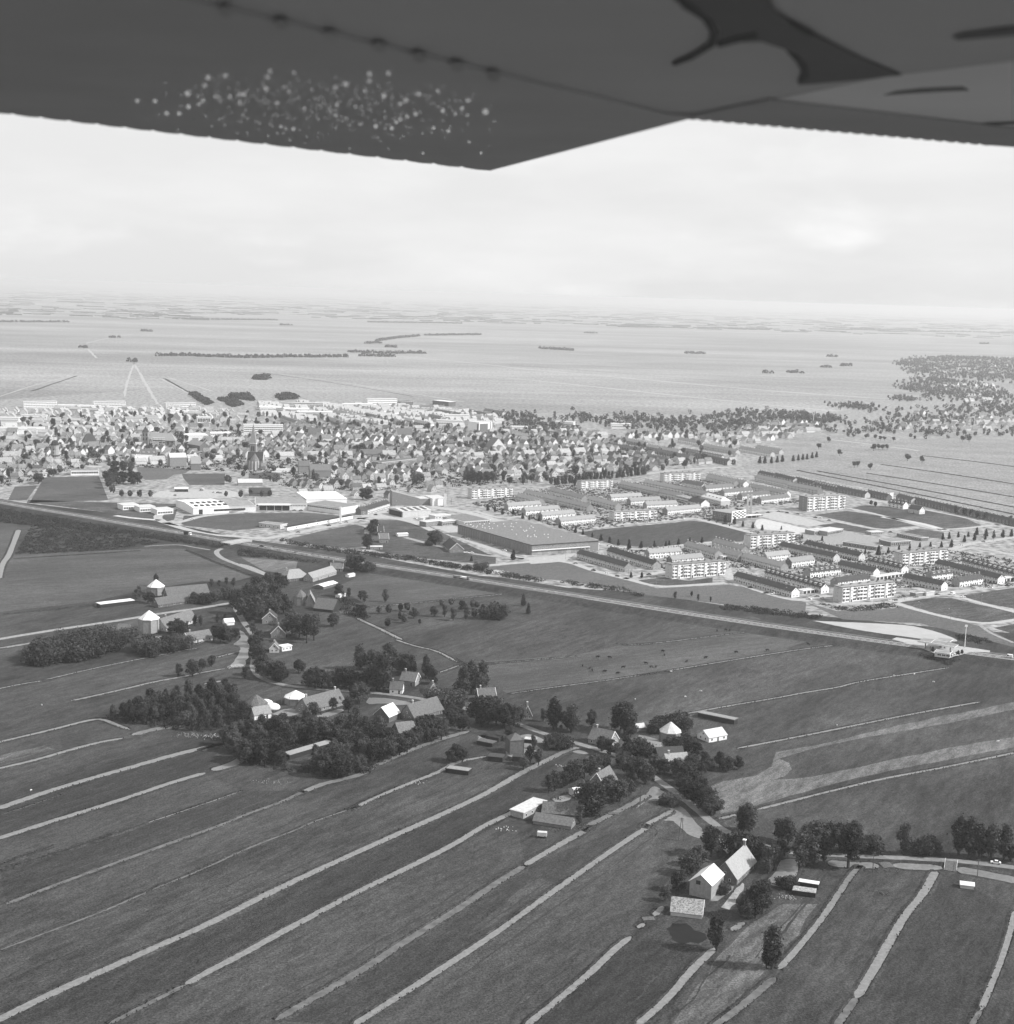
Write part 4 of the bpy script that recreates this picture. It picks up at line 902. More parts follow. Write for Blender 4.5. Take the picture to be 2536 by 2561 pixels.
flat('factory_shed', 'wide dotted-roof factory wing with glazed edge behind the huge hall', 'factory', at('g8', 1250, 612, 4), at('g8', 1560, 588, 4), 45, 5, W_PALE, T_GRAVEL, strips=((2.6, 4.4),))
flat('office', 'two-storey pale works office in front of the dotted-roof wing', 'office', at('g8', 900, 605), at('g8', 1085, 590), 12, 6.5, W_PALE, T_ETERN, win=(5, 1.8, 1.4, (1, 4)))
flat('office', 'small white flat-roofed lodge left of the works office', 'office', at('g8', 760, 592), at('g8', 880, 578), 9, 3, W_WHITE, T_ETERN)
flat('office', 'grey flat-roofed works canteen behind the dark willow', 'office', at('g8', 790, 662), at('g8', 975, 640), 10, 5, W_MID, T_ETERN, win=(5, 1.8, 1.4, (1.6,)))
flat('workshop', 'low workshop with dark open bays next to the huge hall', 'workshop', at('g8', 985, 650), at('g8', 1240, 625), 10, 4.5, W_MID, T_ETERN, strips=((.8, 3),))
# hall with saw lights
t = gabled('depot', 'pale depot hall with dark roof-light bands by the works road', 'depot', at('d2', 1218, 342), at('d2', 1428, 325), 28, 6.2, 8.0, W_PALE, T_ETERN, chim=0, win=0)
for i in range(4):
    mb = MB(); mb.box(-1.6, 1.6, .8, 12, 0, .25, GLASS); o = part('rooflight', mb, t, (6 + i * 8, .8, 6.55)); o.rotation_euler = (math.atan2(1.8, 14), 0, 0)
mb = MB(); mb.box(-.3, 0, 2, 26, 0, 5.5, DARKP); part('gate', mb, t)
# chapel with slim white tower and pointed wedge
p0 = at('d2', 1440, 255); p1 = at('d2', 1540, 252)
t = flat('chapel', 'modern chapel with white panelled front and slanted roof', 'chapel', p0, p1, 26, 8, W_WHITE, T_ETERN)
mb = MB(); mb.v = [(-44, 10, 0), (-14, 4, 0), (-14, 26, 0), (-40, 30, 0), (-44, 10, 16), (-14, 4, 8.2), (-14, 26, 8.2), (-40, 30, 16)]
mb.f = [(0, 1, 5, 4), (1, 2, 6, 5), (2, 3, 7, 6), (3, 0, 4, 7), (4, 5, 6, 7)]; mb.m = [mb.mi(W_MID)] * 4 + [mb.mi(T_LIGHT)]; part('wedge', mb, t)
mb = MB(); mb.box(-14, 0, 8, 26, 0, 7, W_MID); mb.box(-14.2, 0, 7.8, 26.2, 7, 7.4, T_ETERN); part('nave', mb, t)
for i in range(3):
    mb = MB(); mb.box(-.15, .15, -.1, 0, 0, 7.6, DARKP); part('joint', mb, t, (4 + i * 9, 0, 0))
a = at('d2', 1533, 258); t = thing('chapel_tower', 'slim white chapel tower with a thin cross on top', 'tower', a)
mb = MB(); mb.box(-1.2, 1.2, -1.2, 1.2, 0, 14, FRAME); part('shaft', mb, t); mb = MB(); mb.box(-.08, .08, -.08, .08, 14, 19, DARKP); mb.box(-.7, .7, -.08, .08, 17, 17.2, DARKP); part('cross', mb, t)
# long white works on the left with tower sign
h_ = 6.0
tW = flat('white_works', 'long white works building with dark entrance recess and ribbon windows', 'factory', at('d2', 115, 285), at('d2', 500, 287), 45, 7, W_WHITE, T_FELT, strips=((4.2, 5.4),))
flat('white_works_wing', 'white works wing with ribbon windows ending at the sign pillar', 'factory', at('d2', 502, 285), at('d2', 760, 320), 30, 7, W_WHITE, T_FELT, strips=((4.0, 5.6),))
flat('white_roof_hall', 'hall with the brightest white flat roof behind the ribbon-window works', 'factory', at('d2', 500, 208, 8), at('d2', 800, 203, 8), 60, 8, W_WHITE, T_METAL)
mb = MB(); mb.box(4, 36, -3, -.2, 0, 5.6, GLASS); pc = part('entrance', mb, tW); mb = MB(); mb.box(3, 37, -4.5, -.2, 5.6, 6.4, FRAME); part('canopy', mb, pc)
for i in range(5): mb = MB(); mb.box(-.15, .15, -3.1, -2.9, 0, 5.6, FRAME); part('post', mb, pc, (4 + i * 8, 0, 0))
a = at('d2', 752, 388); t = thing('sign_pillar', 'thin white sign pillar at the corner of the works gate', 'pillar', a); mb = MB(); mb.box(-1, 1, -.8, .8, 0, 17, FRAME); part('shaft', mb, t); mb = MB(); mb.box(-1.3, 1.3, -1, 1, 0, .8, PAVE); part('plinth', mb, t)
mb = MB(); w0 = at('d2', 355, 440); w1 = at('d2', 845, 350); dd = w1 - w0
t = thing('works_wall', 'long low white wall with dark coping and small windows round the works green', 'wall', (w0.x, w0.y, 0), math.atan2(dd.y, dd.x)); mb.box(0, dd.length, 0, 4, 0, 3.4, W_WHITE); part('wall', mb, t); mb = MB(); mb.box(-.3, dd.length + .3, -.4, 4.4, 3.4, 3.8, DARKP); part('coping', mb, t)
for i in range(6): link('window', win_mesh(1.4, 1.6), t, (14 + i * (dd.length - 24) / 5, 0, .8))
flat('gatehouse', 'low flat-roofed works gatehouse with small windows at the wall end', 'gatehouse', at('d2', 145, 412), at('d2', 300, 430), 12, 4, W_PALE, T_FELT, win=(5, 1.4, 1.6, (1,)))
# saw-tooth hall
t = gabled('saw_tooth_hall', 'white hall with dark saw-tooth roof lights left of the works', 'factory', at('c1', 1445, 918, 0), at('c1', 1712, 905, 0), 60, 7, 9, W_WHITE, T_METAL, chim=0, win=0)
for r_ in range(2):
    for i in range(6):
        mb = MB(); mb.box(-1.5, 1.5, 0, 7, 0, .7, DARKP); part('rooflight', mb, t, (6 + i * 6.2, 6 + r_ * 14, 7.6 + r_ * .9))
mb = MB(); mb.box(22, 56, -.15, 0, 2.4, 4.4, GLASS); part('window', mb, t); mb = MB(); mb.box(6, 10, -.15, 0, 0, 5, DARKP); part('door', mb, t)
flat('low_works', 'low pale-roofed works joining the saw-tooth hall to the white works', 'factory', at('c1', 1712, 902), at('c1', 1913, 897), 46, 6, W_WHITE, T_FELT)
for v, a, b, lab in (('c1', (920, 885), (1035, 878), 'leftmost of three stepped white flat-roofed school wings'), ('c1', (1045, 900), (1160, 893), 'middle of three stepped white flat-roofed school wings'), ('c1', (1175, 920), (1295, 912), 'rightmost of three stepped white flat-roofed school wings')):
    flat('school_wing', lab, 'school', at(v, *a), at(v, *b), 16, 5, W_WHITE, T_ETERN, strips=((1, 3),), group='stepped school wings by the road')
gabled('store_shed', 'long pale-roofed shed behind the works yard', 'shed', at('g2', 1415, 790), at('g2', 1705, 788), 12, 4, 7.5, W_MID, T_ETERN, win=0, chim=0)
gabled('open_shed', 'white curved-roof open shed on the pale works yard', 'shed', at('g2', 655, 862), at('g2', 815, 862), 9, 3.6, 5, DARKP, T_METAL, win=0, chim=0)
gabled('barn', 'dark-roofed barn between works yard and white works', 'barn', at('c2', 70, 780), at('c2', 230, 780), 14, 4, 9, W_DARK, T_DARK, win=0)
# short terrace on the works road
terr('d2', (955, 282), (1122, 232), 'dark-roofed brick terrace with white bays on the works road', rm=T_DARK, wm=W_PALE, gm=W_DARK, ends='l', D=9, group=None, z=5.2)
terr('d2', (905, 288), (952, 283), 'small dark-roofed brick house at the terrace end on the works road', rm=T_DARK, wm=W_DARK, gm=W_DARK, ends='l', D=9, group=None, win=1)
# farm-like houses inside the road bend
gabled('cottage', 'gabled cottage with white trim beside two dark trees', 'cottage', at('g8', 235, 850), at('g8', 345, 850), 11, 4, 8.5, W_MID, T_MID, trim=True, win=1)
gabled('cottage', 'small white-trimmed cottage just behind the gabled cottage', 'cottage', at('g8', 215, 760), at('g8', 285, 760), 9, 4, 8.5, W_MID, T_DARK, trim=True, win=1)
gabled('barn', 'dark-roofed barn with white-framed gable and white door on the rough lot', 'barn', at('g8', 990, 905), at('g8', 1075, 968), 13, 3.4, 9, W_MID, T_DARK, trim=True, win=1, ends='r')
gabled('shed', 'low white-roofed shed right of the gabled cottage', 'shed', at('g8', 455, 775), at('g8', 578, 770), 6, 2.4, 3.2, W_WHITE, T_METAL, win=0, chim=0)
gabled('shed', 'low grey shed by the hedge in front of the cottages', 'shed', at('g8', 125, 930), at('g8', 270, 930), 6, 2.6, 3.4, W_MID, T_ETERN, win=1, chim=0)

# ------------------------------------------------------------------ old town landmarks
def church1():
    b = at('g2', 300, 318); t = thing('brick_church', 'old brick church with square tower, scaffolding on its nave', 'church', b, .05); FOOT.append([Vector(at('g2', 230, 330)), Vector(at('g2', 660, 330)), Vector(at('g2', 700, 250)), Vector(at('g2', 230, 250))])
    s = (b - CAMLOC).length / FPX
    mb = MB(); mb.box(-4.2, 4.2, 0, 9, 0, 21, W_MID); part('tower', mb, t)
    mb = MB(); mb.v = [(-4.6, -.4, 21), (4.6, -.4, 21), (4.6, 9.4, 21), (-4.6, 9.4, 21), (0, 4.5, 29)]; mb.f = [(0, 1, 4), (1, 2, 4), (2, 3, 4), (3, 0, 4)]; mb.m = [mb.mi(T_DARK)] * 4; sp = part('spire', mb, t)
    mb = MB(); mb.tube((0, 4.5, 28.5), (0, 4.5, 32), .15, .1, DARKP); part('weather_vane', mb, sp)
    for x in (-2, 2):
        for z in (9, 15): mb = MB(); mb.box(-.8, .8, -.15, 0, 0, 4, DARKP); part('louvre', mb, t, (x, 0, z))
    for x in (-4.6, 4.6): mb = MB(); mb.box(-.7, .7, -1.2, .2, 0, 14, W_MID); part('buttress', mb, t, (x, 0, 0))
    mb = MB(); mb.box(7, 42, 6, 20, 0, 9, W_MID); nv = part('nave', mb, t)
    mb = MB(); mb.v = [(4, 5, 8.8), (43, 5, 8.8), (43, 21, 8.8), (4, 21, 8.8), (5, 13, 19), (36, 13, 19)]; mb.f = [(0, 1, 5, 4), (1, 2, 5), (2, 3, 4, 5), (3, 0, 4)]; mb.m = [mb.mi(T_LIGHT)] * 4; part('nave_roof', mb, t)
    mb = MB(); mb.box(4.4, 11, 1, 8, 0, 7, W_MID); mb.v += [(4.2, .8, 7), (11.2, .8, 7), (7.7, .8, 12), (4.2, 9, 7), (11.2, 9, 7), (7.7, 9, 12)]; i = len(mb.v) - 6; mb.f += [(i, i + 1, i + 2), (i + 1, i + 4, i + 5, i + 2), (i + 3, i, i + 2, i + 5)]; mb.m += [0, mb.mi(T_LIGHT), mb.mi(T_LIGHT)]; part('side_chapel', mb, t)
    for i in range(5): mb = MB(); mb.box(-.9, .9, -.1, .1, 0, 5, DARKP); part('window', mb, t, (14 + i * 6, 5.95, 2.5))
    sc = thing('scaffold', 'scaffolding with white planks against the brick church nave', 'scaffold', t.location, .05)
    for i in range(5): mb = MB(); mb.tube((11 + i * 4, 3.6, 0), (11 + i * 4, 3.6, 13), .12, .12, DARKP, 5); part('upright', mb, sc)
    for z in (4, 7, 10, 12.5): mb = MB(); mb.box(10.5, 28, 3, 4.6, z, z + .35, FRAME); part('plank', mb, sc)
church1()
def church2():
    b = at('g2', 1600, 600); t = thing('spired_church', 'brick church with pale needle spire and tall choir windows', 'church', b, .0); FOOT.append([Vector(at('g2', 1440, 610)), Vector(at('g2', 1740, 610)), Vector(at('g2', 1740, 500)), Vector(at('g2', 1440, 500))])
    # apse towards the viewer, transepts, nave, tower with spire behind
    k = 5; mb = MB(); ring = [(6 * math.cos(math.pi + math.pi * i / k), 6 * math.sin(math.pi + math.pi * i / k) + 6) for i in range(k + 1)]
    mb.prism(ring, 0, 12.5, W_MID); part('choir', mb, t)
    mb = MB(); apex = (0, 9, 21)
    for a, c in zip(ring[:-1], ring[1:]): mb.poly([(a[0] * 1.05, a[1] - .2, 12.4), (c[0] * 1.05, c[1] - .2, 12.4), apex], T_MID)
    part('choir_roof', mb, t)
    for i in range(k):
        a, c = ring[i], ring[i + 1]; mx_, my_ = (a[0] + c[0]) / 2, (a[1] + c[1]) / 2; an = math.atan2(c[1] - a[1], c[0] - a[0])
        mb = MB(); mb.box(-.7, .7, -.12, .05, 0, 7, GLASS_L); part('window', mb, t, (mx_, my_, 4), an)
        mb = MB(); mb.box(-.5, .5, -1.2, .3, 0, 11, W_PALE); part('buttress', mb, t, (a[0], a[1], 0), an)
    mb = MB(); mb.prof_x([(9, 0), (9, 13), (14, 21.5), (19, 13), (19, 0)], -10.5, 10.5, W_MID); part('transept', mb, t)
    mb = MB(); mb.prof_x([(8.6, 12.6), (14, 22), (19.4, 12.6), (19.4, 12.1), (14, 21.5), (8.6, 12.1)], -10.2, 10.2, T_DARK); part('transept_roof', mb, t)
    for x in (-10.6, 10.6): mb = MB(); mb.prof_x([(8.4, 12.4), (14, 22.6), (19.6, 12.4), (19.6, 11.6), (14, 21.7), (8.4, 11.6)], x - .3, x + .3, FRAME); part('coping', mb, t)
    mb = MB(); mb.box(-6, 6, 18, 50, 0, 13, W_MID); part('nave', mb, t)
    mb = MB(); mb.v = [(-6.4, 14, 12.8), (6.4, 14, 12.8), (0, 14, 21.4), (-6.4, 50, 12.8), (6.4, 50, 12.8), (0, 50, 21.4)]; mb.f = [(1, 4, 5, 2), (3, 0, 2, 5), (3, 5, 4)]; mb.m = [mb.mi(T_DARK)] * 3; part('nave_roof', mb, t)
    mb = MB(); mb.box(-13, -5, 44, 52, 0, 30, W_MID); tw = part('tower', mb, t)
    mb = MB(); mb.v = [(-13.3, 43.7, 30), (-4.7, 43.7, 30), (-4.7, 52.3, 30), (-13.3, 52.3, 30), (-9, 48, 56)]; mb.f = [(0, 1, 4), (1, 2, 4), (2, 3, 4), (3, 0, 4)]; mb.m = [mb.mi(T_LIGHT)] * 4; part('spire', mb, t)
    for x in (-10.3, -7.7): mb = MB(); mb.box(-.7, .7, -.2, 0, 0, 6, DARKP); part('louvre', mb, tw, (x, 44, 20))
    mb = MB(); mb.box(-13.4, -4.6, 43.6, 52.4, 29.4, 30.2, FRAME); part('cornice', mb, tw)
    for sx in (-1, 1):
        mb = MB(); mb.prof_x([(2, 0), (2, 5), (5, 9), (8, 5), (8, 0)], sx * 12 - 3, sx * 12 + 3, W_MID); ch = part('side_chapel', mb, t); 
church2()
def windmill():
    b = at('g3', 880, 566); t = thing('windmill', 'pale tapering windmill tower with dark cap and no sweeps set', 'windmill', b); FOOT.append([b + Vector((-10, -10, 0)), b + Vector((10, -10, 0)), b + Vector((10, 10, 0)), b + Vector((-10, 10, 0))])
    mb = MB(); mb.cone([(7.2, 0), (6.2, 6), (5.2, 13), (4.8, 19)], T_LIGHT, 12); part('tower', mb, t)
    mb = MB(); mb.cone([(5.2, 19), (5.0, 21.5), (3.8, 24), (1.6, 25.4), (.2, 25.8)], DARKP, 12); cp = part('cap', mb, t)
    mb = MB(); mb.cone([(8.4, 6.0), (8.4, 6.35)], WOOD, 12); part('gallery', mb, t)
    for i in range(3): mb = MB(); mb.box(-.6, .6, -.3, .2, 0, 1.6, DARKP); part('window', mb, t, (0, -6.3 + i * .6, 4 + i * 4.5))
    mb = MB(); mb.tube((0, -4.6, 22), (0, -6.2, 22), .5, .4, WOOD); sh = part('windshaft', mb, cp)
    for i in range(4):
        a = math.pi / 2 * i + .08; mb = MB(); e = Vector((math.sin(a), 0, math.cos(a))); mb.tube(Vector((0, -6, 22)), Vector((0, -6, 22)) + e * 13.5, .28, .14, WOOD, 5)
        s2 = Vector((e.z, 0, -e.x)); 
        for j in range(6):
            c = Vector((0, -6.05, 22)) + e * (3 + j * 1.9); mb.tube(c, c + s2 * 1.6, .07, .07, WOOD, 4)
        part('sail_arm', mb, cp)
windmill()
def stack(v, x, y, h, lab, r=1.2):
    b = at(v, x, y); t = thing('factory_chimney', lab, 'chimney', b); mb = MB(); mb.cone([(r, 0), (r * .65, h), ], W_PALE, 10); part('shaft', mb, t); mb = MB(); mb.cone([(r * .8, h - .8), (r * .8, h + .2)], W_WHITE, 10); part('cap', mb, t)
stack('c3', 95, 320, 36, 'tall pale factory chimney right of the big pale mill')
stack('c4', 533, 215, 24, 'slim chimney among the trees of the far village', 1.0)
flat('mill', 'big pale mill block with dark left side below the tall chimney', 'mill', at('c2', 1785, 325), at('c2', 1890, 318), 26, 21, W_WHITE, T_ETERN)
flat('mill_wing', 'dark brick mill wing left of the big pale mill', 'mill', at('c2', 1735, 318), at('c2', 1783, 325), 20, 19, W_DARK, T_FELT)
flat('office_slab', 'bright white four-storey office slab with long dark window bands', 'office', at('g2', 1480, 170), at('g2', 1950, 175), 16, 15, W_WHITE, T_ETERN, strips=((3.4, 5), (6.8, 8.4), (10.2, 11.8)))
for v, a, b, h, st, lab in (('c1', (178, 122), (425, 118), 12, 4, 'leftmost long white block on the far edge of town'), ('c1', (703, 125), (940, 122), 13, 4, 'second long white block on the far edge of town'), ('c1', (1243, 125), (1465, 122), 10, 3, 'third white block on the far edge of town before the hedges'), ('c2', (305, 112), (625, 120), 9, 3, 'long low white block right of the hedge rows on the far edge'), ('c2', (955, 108), (1175, 105), 15, 4, 'tall white slab with dark gallery bands on the far edge of town')):
    flat('flats', lab, 'apartment block', at(v, *a), at(v, *b), 12, h, W_WHITE, T_ETERN, strips=[(1 + i * h / st, 1 + i * h / st + 1.5) for i in range(st)], group='white blocks on the far edge of town')
for v, a, b, D_, h, lab in (('c2', (150, 140), (310, 142), 40, 6, 'bright flat-roofed school block left of the long low white block'), ('c2', (775, 118), (1000, 120), 22, 7, 'long bright flat-roofed hall before the tall white slab'), ('c2', (330, 150), (520, 152), 24, 6, 'broad bright flat roof behind the first hedge rows'), ('c2', (420, 172), (690, 178), 20, 6, 'bright low block among the far pale rows'), ('c2', (1470, 250), (1660, 255), 18, 9, 'long two-storey pale block below the mill'), ('c2', (1535, 205), (1720, 208), 20, 8, 'pale flat-roofed block behind the long two-storey one'),
                            ('c1', (430, 125), (700, 128), 18, 6, 'low bright row between the first two far white blocks'), ('c1', (1310, 175), (1480, 178), 20, 7, 'bright low school right of the wide pale hall'), ('c1', (160, 205), (350, 208), 14, 7, 'white flat-roofed block above the left warehouses'), ('c1', (-30, 225), (140, 228), 22, 7, 'white block at the left edge above the warehouses'), ('c3', (985, 275), (1128, 278), 14, 9, 'bright white block before the wooded edge'), ('c3', (240, 300), (360, 302), 20, 9, 'pale block right of the tall chimney'), ('c3', (560, 255), (700, 262), 18, 8, 'pale works with white gables left of the wooded edge')):
    flat('pale_block', lab, 'building', at(v, *a), at(v, *b), D_, h, W_WHITE, T_METAL if 'bright' in lab else T_ETERN, strips=((h * .35, h * .35 + 1.5),), group='pale flat-roofed blocks of the far town')
flat('far_works', 'dark-sided works with white roof edge at the far edge of town', 'factory', at('c2', 1440, 95), at('c2', 1560, 108), 20, 9, W_DARK, T_METAL)
flat('far_works', 'low dark-roofed sheds behind the long terraces on the far edge', 'factory', at('c2', 1200, 105), at('c2', 1295, 100), 20, 8, W_DARK, T_DARK)
flat('clinic', 'pale school block with vertical white piers behind the hedge', 'school', at('c1', 1475, 232), at('c1', 1575, 232), 14, 10, W_WHITE, T_ETERN, strips=((1.5, 8),))
flat('school', 'single-storey school with dark windows behind the grass field', 'school', at('c1', 530, 625), at('c1', 740, 622), 14, 6, W_WHITE, T_FELT, strips=((2, 4.4),))
flat('white_hall', 'broad bright white hall with low roof right of the brick church', 'hall', at('g2', 770, 260), at('g2', 1055, 258), 30, 9, W_WHITE, T_METAL)
flat('white_hall', 'bright white two-storey block right of the broad white hall', 'hall', at('g2', 1060, 218), at('g2', 1330, 215), 16, 8, W_WHITE, T_METAL, strips=((4.5, 6),))
flat('pale_hall', 'wide pale hall with small trees along its front wall', 'hall', at('c1', 942, 235), at('c1', 1190, 235), 26, 9, W_PALE, T_LIGHT)
flat('warehouse', 'long pale warehouse at the left edge of town', 'warehouse', at('c1', -40, 318), at('c1', 335, 318), 40, 8, W_WHITE, T_ETERN)
flat('warehouse', 'second long pale warehouse behind the one at the left edge', 'warehouse', at('c1', -60, 262), at('c1', 130, 262), 30, 8, W_WHITE, T_LIGHT)
gabled('mansard_house', 'large house with two-tier dark mansard roof and white eaves', 'house', at('g3', 1330, 390), at('g3', 1550, 388), 20, 9, 20, W_WHITE, T_DARK, win=1, hip=.5)
gabled('warehouse', 'grey brick warehouse with pale upper floor facing the green', 'warehouse', at('g2', 600, 570), at('g2', 800, 566), 18, 13, 18, W_MID, T_ETERN, win=0, chim=0)
gabled('warehouse', 'grey warehouse with pitched roof right of the pale-topped one', 'warehouse', at('g2', 850, 605), at('g2', 965, 605), 18, 9, 17, W_MID, T_LIGHT, win=0, chim=0)
gabled('brick_hall', 'long dark brick hall with pale roof behind the town green', 'hall', at('g2', 805, 350, 0), at('g2', 955, 375, 0), 14, 8, 13, W_DARK, T_LIGHT, win=0, chim=0)
gabled('town_hall', 'grand white-dormered house in front of the brick church', 'house', at('g2', 255, 500), at('g2', 440, 498), 16, 10, 16, W_WHITE, T_MID, unit=6, dorm=True, win=1)
flat('shop_block', 'bright white shop block left of the grand dormered house', 'shop', at('g2', 178, 510), at('g2', 300, 505), 12, 9, W_WHITE, T_ETERN, strips=((1, 2.5), (5, 6.5)))
for v, a, b, D_, e_, r_, lab in (('c2', (440, 605), (520, 605), 14, 9, 15, 'tall brick warehouse behind the church lawn'), ('c2', (525, 640), (680, 640), 18, 9, 16, 'broad grey warehouse right of the tall brick one'), ('c2', (820, 488), (1110, 492), 16, 5, 11, 'wide grey-roofed barn-like hall in the town centre')):
    gabled('warehouse', lab, 'warehouse', at(v, *a), at(v, *b), D_, e_, r_, W_MID, T_MID, win=0, chim=0)
flat('school', 'long two-storey brick school with white window bands in the town', 'school', at('c2', 1060, 580), at('c2', 1320, 550), 18, 9, W_MID, T_MID, strips=((2, 3.6), (5.4, 7)))
flat('low_store', 'low white flat-roofed store on the church lawn', 'store', at('c2', 235, 602), at('c2', 380, 600), 8, 3.4, W_WHITE, T_METAL)
gabled('church_hall', 'broad hall with steep dark roof left of the tall chimney street', 'hall', at('c3', 30, 440), at('c3', 80, 448), 30, 6, 20, W_PALE, T_MID, win=0, chim=0)
gabled('big_barn', 'hall with two bright gables in the crowded town centre', 'hall', at('c2', 1180, 350), at('c2', 1290, 350), 20, 7, 16, W_WHITE, T_MID, win=1, chim=0)
gabled('town_church', 'small church-like hall with bright gable below the office slab', 'hall', at('c2', 505, 345), at('c2', 600, 350), 16, 7, 16, W_WHITE, T_MID, win=0, chim=0)

# ------------------------------------------------------------------ farms along the lane
def gfront(name, label, cat, v, xl, xr, y, Lb, eave, ridge, wm, rm, **kw):
    """house whose gable faces the viewer: gable base from pixel xl to xr, ridge running Lb metres away"""
    a = at(v, xl, y); b = at(v, xr, y); a.z = b.z = 0; d = (b - a).normalized(); q = Vector((-d.y, d.x, 0))
    kw.setdefault('ends', 'l'); return gabled(name, label, cat, b, b + q * Lb, (b - a).length, eave, ridge, wm, rm, **kw)
def hay_barn(v, x, y, r, wall, rh, label, rm=T_METAL, wm=W_MID, n=8, ph=.39, poles=True, gap=.35, name='hay_barn'):
    b = at(v, x, y); b = b + Vector((0, r * .9, 0)); t = thing(name, label, 'hay barn', (b.x, b.y, 0)); FOOT.append([b + Vector((-r, -r, 0)), b + Vector((r, -r, 0)), b + Vector((r, r, 0)), b + Vector((-r, r, 0))])
    mb = MB(); mb.cone([(r, 0), (r, wall)], wm, n, ph); part('walls', mb, t)
    mb = MB(); mb.cone([(r * 1.06, wall + gap - .3), (r * 1.06, wall + gap), (r * .5, wall + gap + rh * .55), (.15, wall + gap + rh)], rm, n, ph); rf = part('roof', mb, t)
    mb = MB(); mb.cone([(.22, wall + gap + rh - .1), (.1, wall + gap + rh + .7)], DARKP, 6); part('finial', mb, rf)
    if poles:
        for i in range(n):
            a = ph + 2 * math.pi * i / n; mb = MB(); mb.tube((r * 1.02 * math.cos(a), r * 1.02 * math.sin(a), 0), (r * 1.02 * math.cos(a), r * 1.02 * math.sin(a), wall + gap + (1.2 if i % 2 else .2)), .14, .1, WOOD, 5); part('pole', mb, t)
    return t
hay_barn('d5', 507, 300, 6.4, 6.0, 5.2, 'rear octagonal hay barn with bright white cone roof behind the pasture shed')
hay_barn('d5', 458, 560, 6.8, 9.0, 5.4, 'front octagonal hay barn with bright white cone roof and brick walls, left of the pond', gap=.5)
hay_barn('d7', 1390, 592, 5.8, 7.2, 5.0, 'octagonal hay barn with pale cone roof beside the lane on the right', rm=T_ETERN)
hay_barn('d5', 1463, 1052, 6.4, 3.6, 3.6, 'low hay barn with wide white roof in the tree-ringed farmyard', n=8)
hay_barn('d5', 1192, 1105, 6.4, 4.0, 5.0, 'hay barn with dark thatched cone roof at the edge of the wood', rm=T_THATCH)
hay_barn('d7', 380, 642, 5.2, 7.2, 3.0, 'tall square hay barn with grey pyramid roof by the pool', rm=T_MID, n=4, ph=math.pi / 4 + .3, wm=W_DARK)
hay_barn('d2', 445, 1000, 5.2, 6.0, 5.2, 'hay barn with dark cone roof among the upper farm trees', rm=T_MID)
# near farm
t = gabled('farmhouse', 'steep pale-roofed farmhouse with chimney, right of the white-roofed barn', 'farmhouse', at('g5', 1215, 705, 2.8), at('g5', 1500, 432, 2.8), 10.5, 2.8, 9.0, W_DARK, T_SLATE, win=1, chim=0, ends='l')
Lf = (Vector(FOOT[-1][1]) - Vector(FOOT[-1][0])).length
mb = MB(); mb.box(-.5, .5, -.5, .5, -1, 1.9, W_MID); ch = part('chimney', mb, t, (Lf - .8, 5.25, 9.0)); mb = MB(); mb.box(-.7, .7, -.7, .7, 1.9, 2.3, FRAME); part('chimney_cap', mb, ch)
t = gabled('hay_barn', 'tall barn with brilliant white sheet roof at the near farm', 'barn', at('g5', 835, 798, 6.2), at('g5', 1018, 628, 6.2), 9.2, 6.2, 9.6, W_MID, T_METAL, win=0, chim=0)
mb = MB(); mb.box(-.9, .9, -.12, .1, 0, 1.6, DARKP); part('hatch', mb, t, (0, 5.6, 5.2), -math.pi / 2)
gabled('shed', 'old shed with mottled mossy roof and white verge at the near farm', 'shed', at('g5', 222, 1230, .6), at('g5', 690, 1285, .6), 8.0, 2.0, 6.2, W_PALE, T_OLD, win=1, chim=0, trim=True, ends='r')
# upper left farms
gabled('barn', 'long grey-roofed barn behind the rear octagonal hay barn', 'barn', at('d5', 600, 303, 2.6), at('d5', 885, 276, 2.6), 12, 2.6, 8.2, W_DARK, T_MID, chim=0, win=1)
gabled('barn', 'lower dark barn in front of the rear octagonal hay barn', 'barn', at('d5', 535, 362, 2.4), at('d5', 755, 330, 2.4), 9, 2.4, 6.8, W_DARK, T_MID, chim=0, win=1)
flat('cattle_shed', 'long low shed with bright white roof on the pasture', 'shed', at('d5', 140, 384), at('d5', 370, 356), 6.5, 2.6, W_BLACK, T_METAL, edge=T_METAL)
gabled('farmhouse', 'long farmhouse with bright gable beside the front octagonal hay barn', 'farmhouse', at('d5', 590, 520, 2.6), at('d5', 800, 455, 2.6), 11, 2.6, 8.5, W_PALE, T_MID, win=1)
gabled('shed', 'small dark-roofed shed left of the front octagonal hay barn', 'shed', at('d5', 250, 560), at('d5', 330, 565), 8, 2.8, 6.2, W_MID, T_MID, win=1, chim=0)
gabled('cottage', 'cottage with pale left gable beside the wide pond', 'cottage', at('d5', 745, 604, 2.6), at('d5', 905, 578, 2.6), 9, 2.6, 6.8, W_PALE, T_MID, win=1, ends='l', trim=True)
gabled('shed', 'bright white little shed by the pond head', 'shed', at('d5', 992, 505), at('d5', 1056, 500), 6, 2.6, 4.5, W_WHITE, T_METAL, win=0, chim=0)
gfront('house', 'upper of two brick houses with white-trimmed gables right of the pond', 'house', 'd5', 1245, 1345, 492, 12, 4.0, 8.5, W_MID, T_DARK, trim=True, win=1)
gfront('house', 'lower of two brick houses with white-trimmed gables right of the pond', 'house', 'd5', 1305, 1405, 590, 12, 3.6, 8.5, W_MID, T_DARK, trim=True, win=1)
gfront('cottage', 'small white-trimmed double-gabled cottage nearest the pond road', 'cottage', 'd5', 1295, 1360, 690, 9, 3.0, 6.5, W_PALE, T_MID, trim=True, win=1)
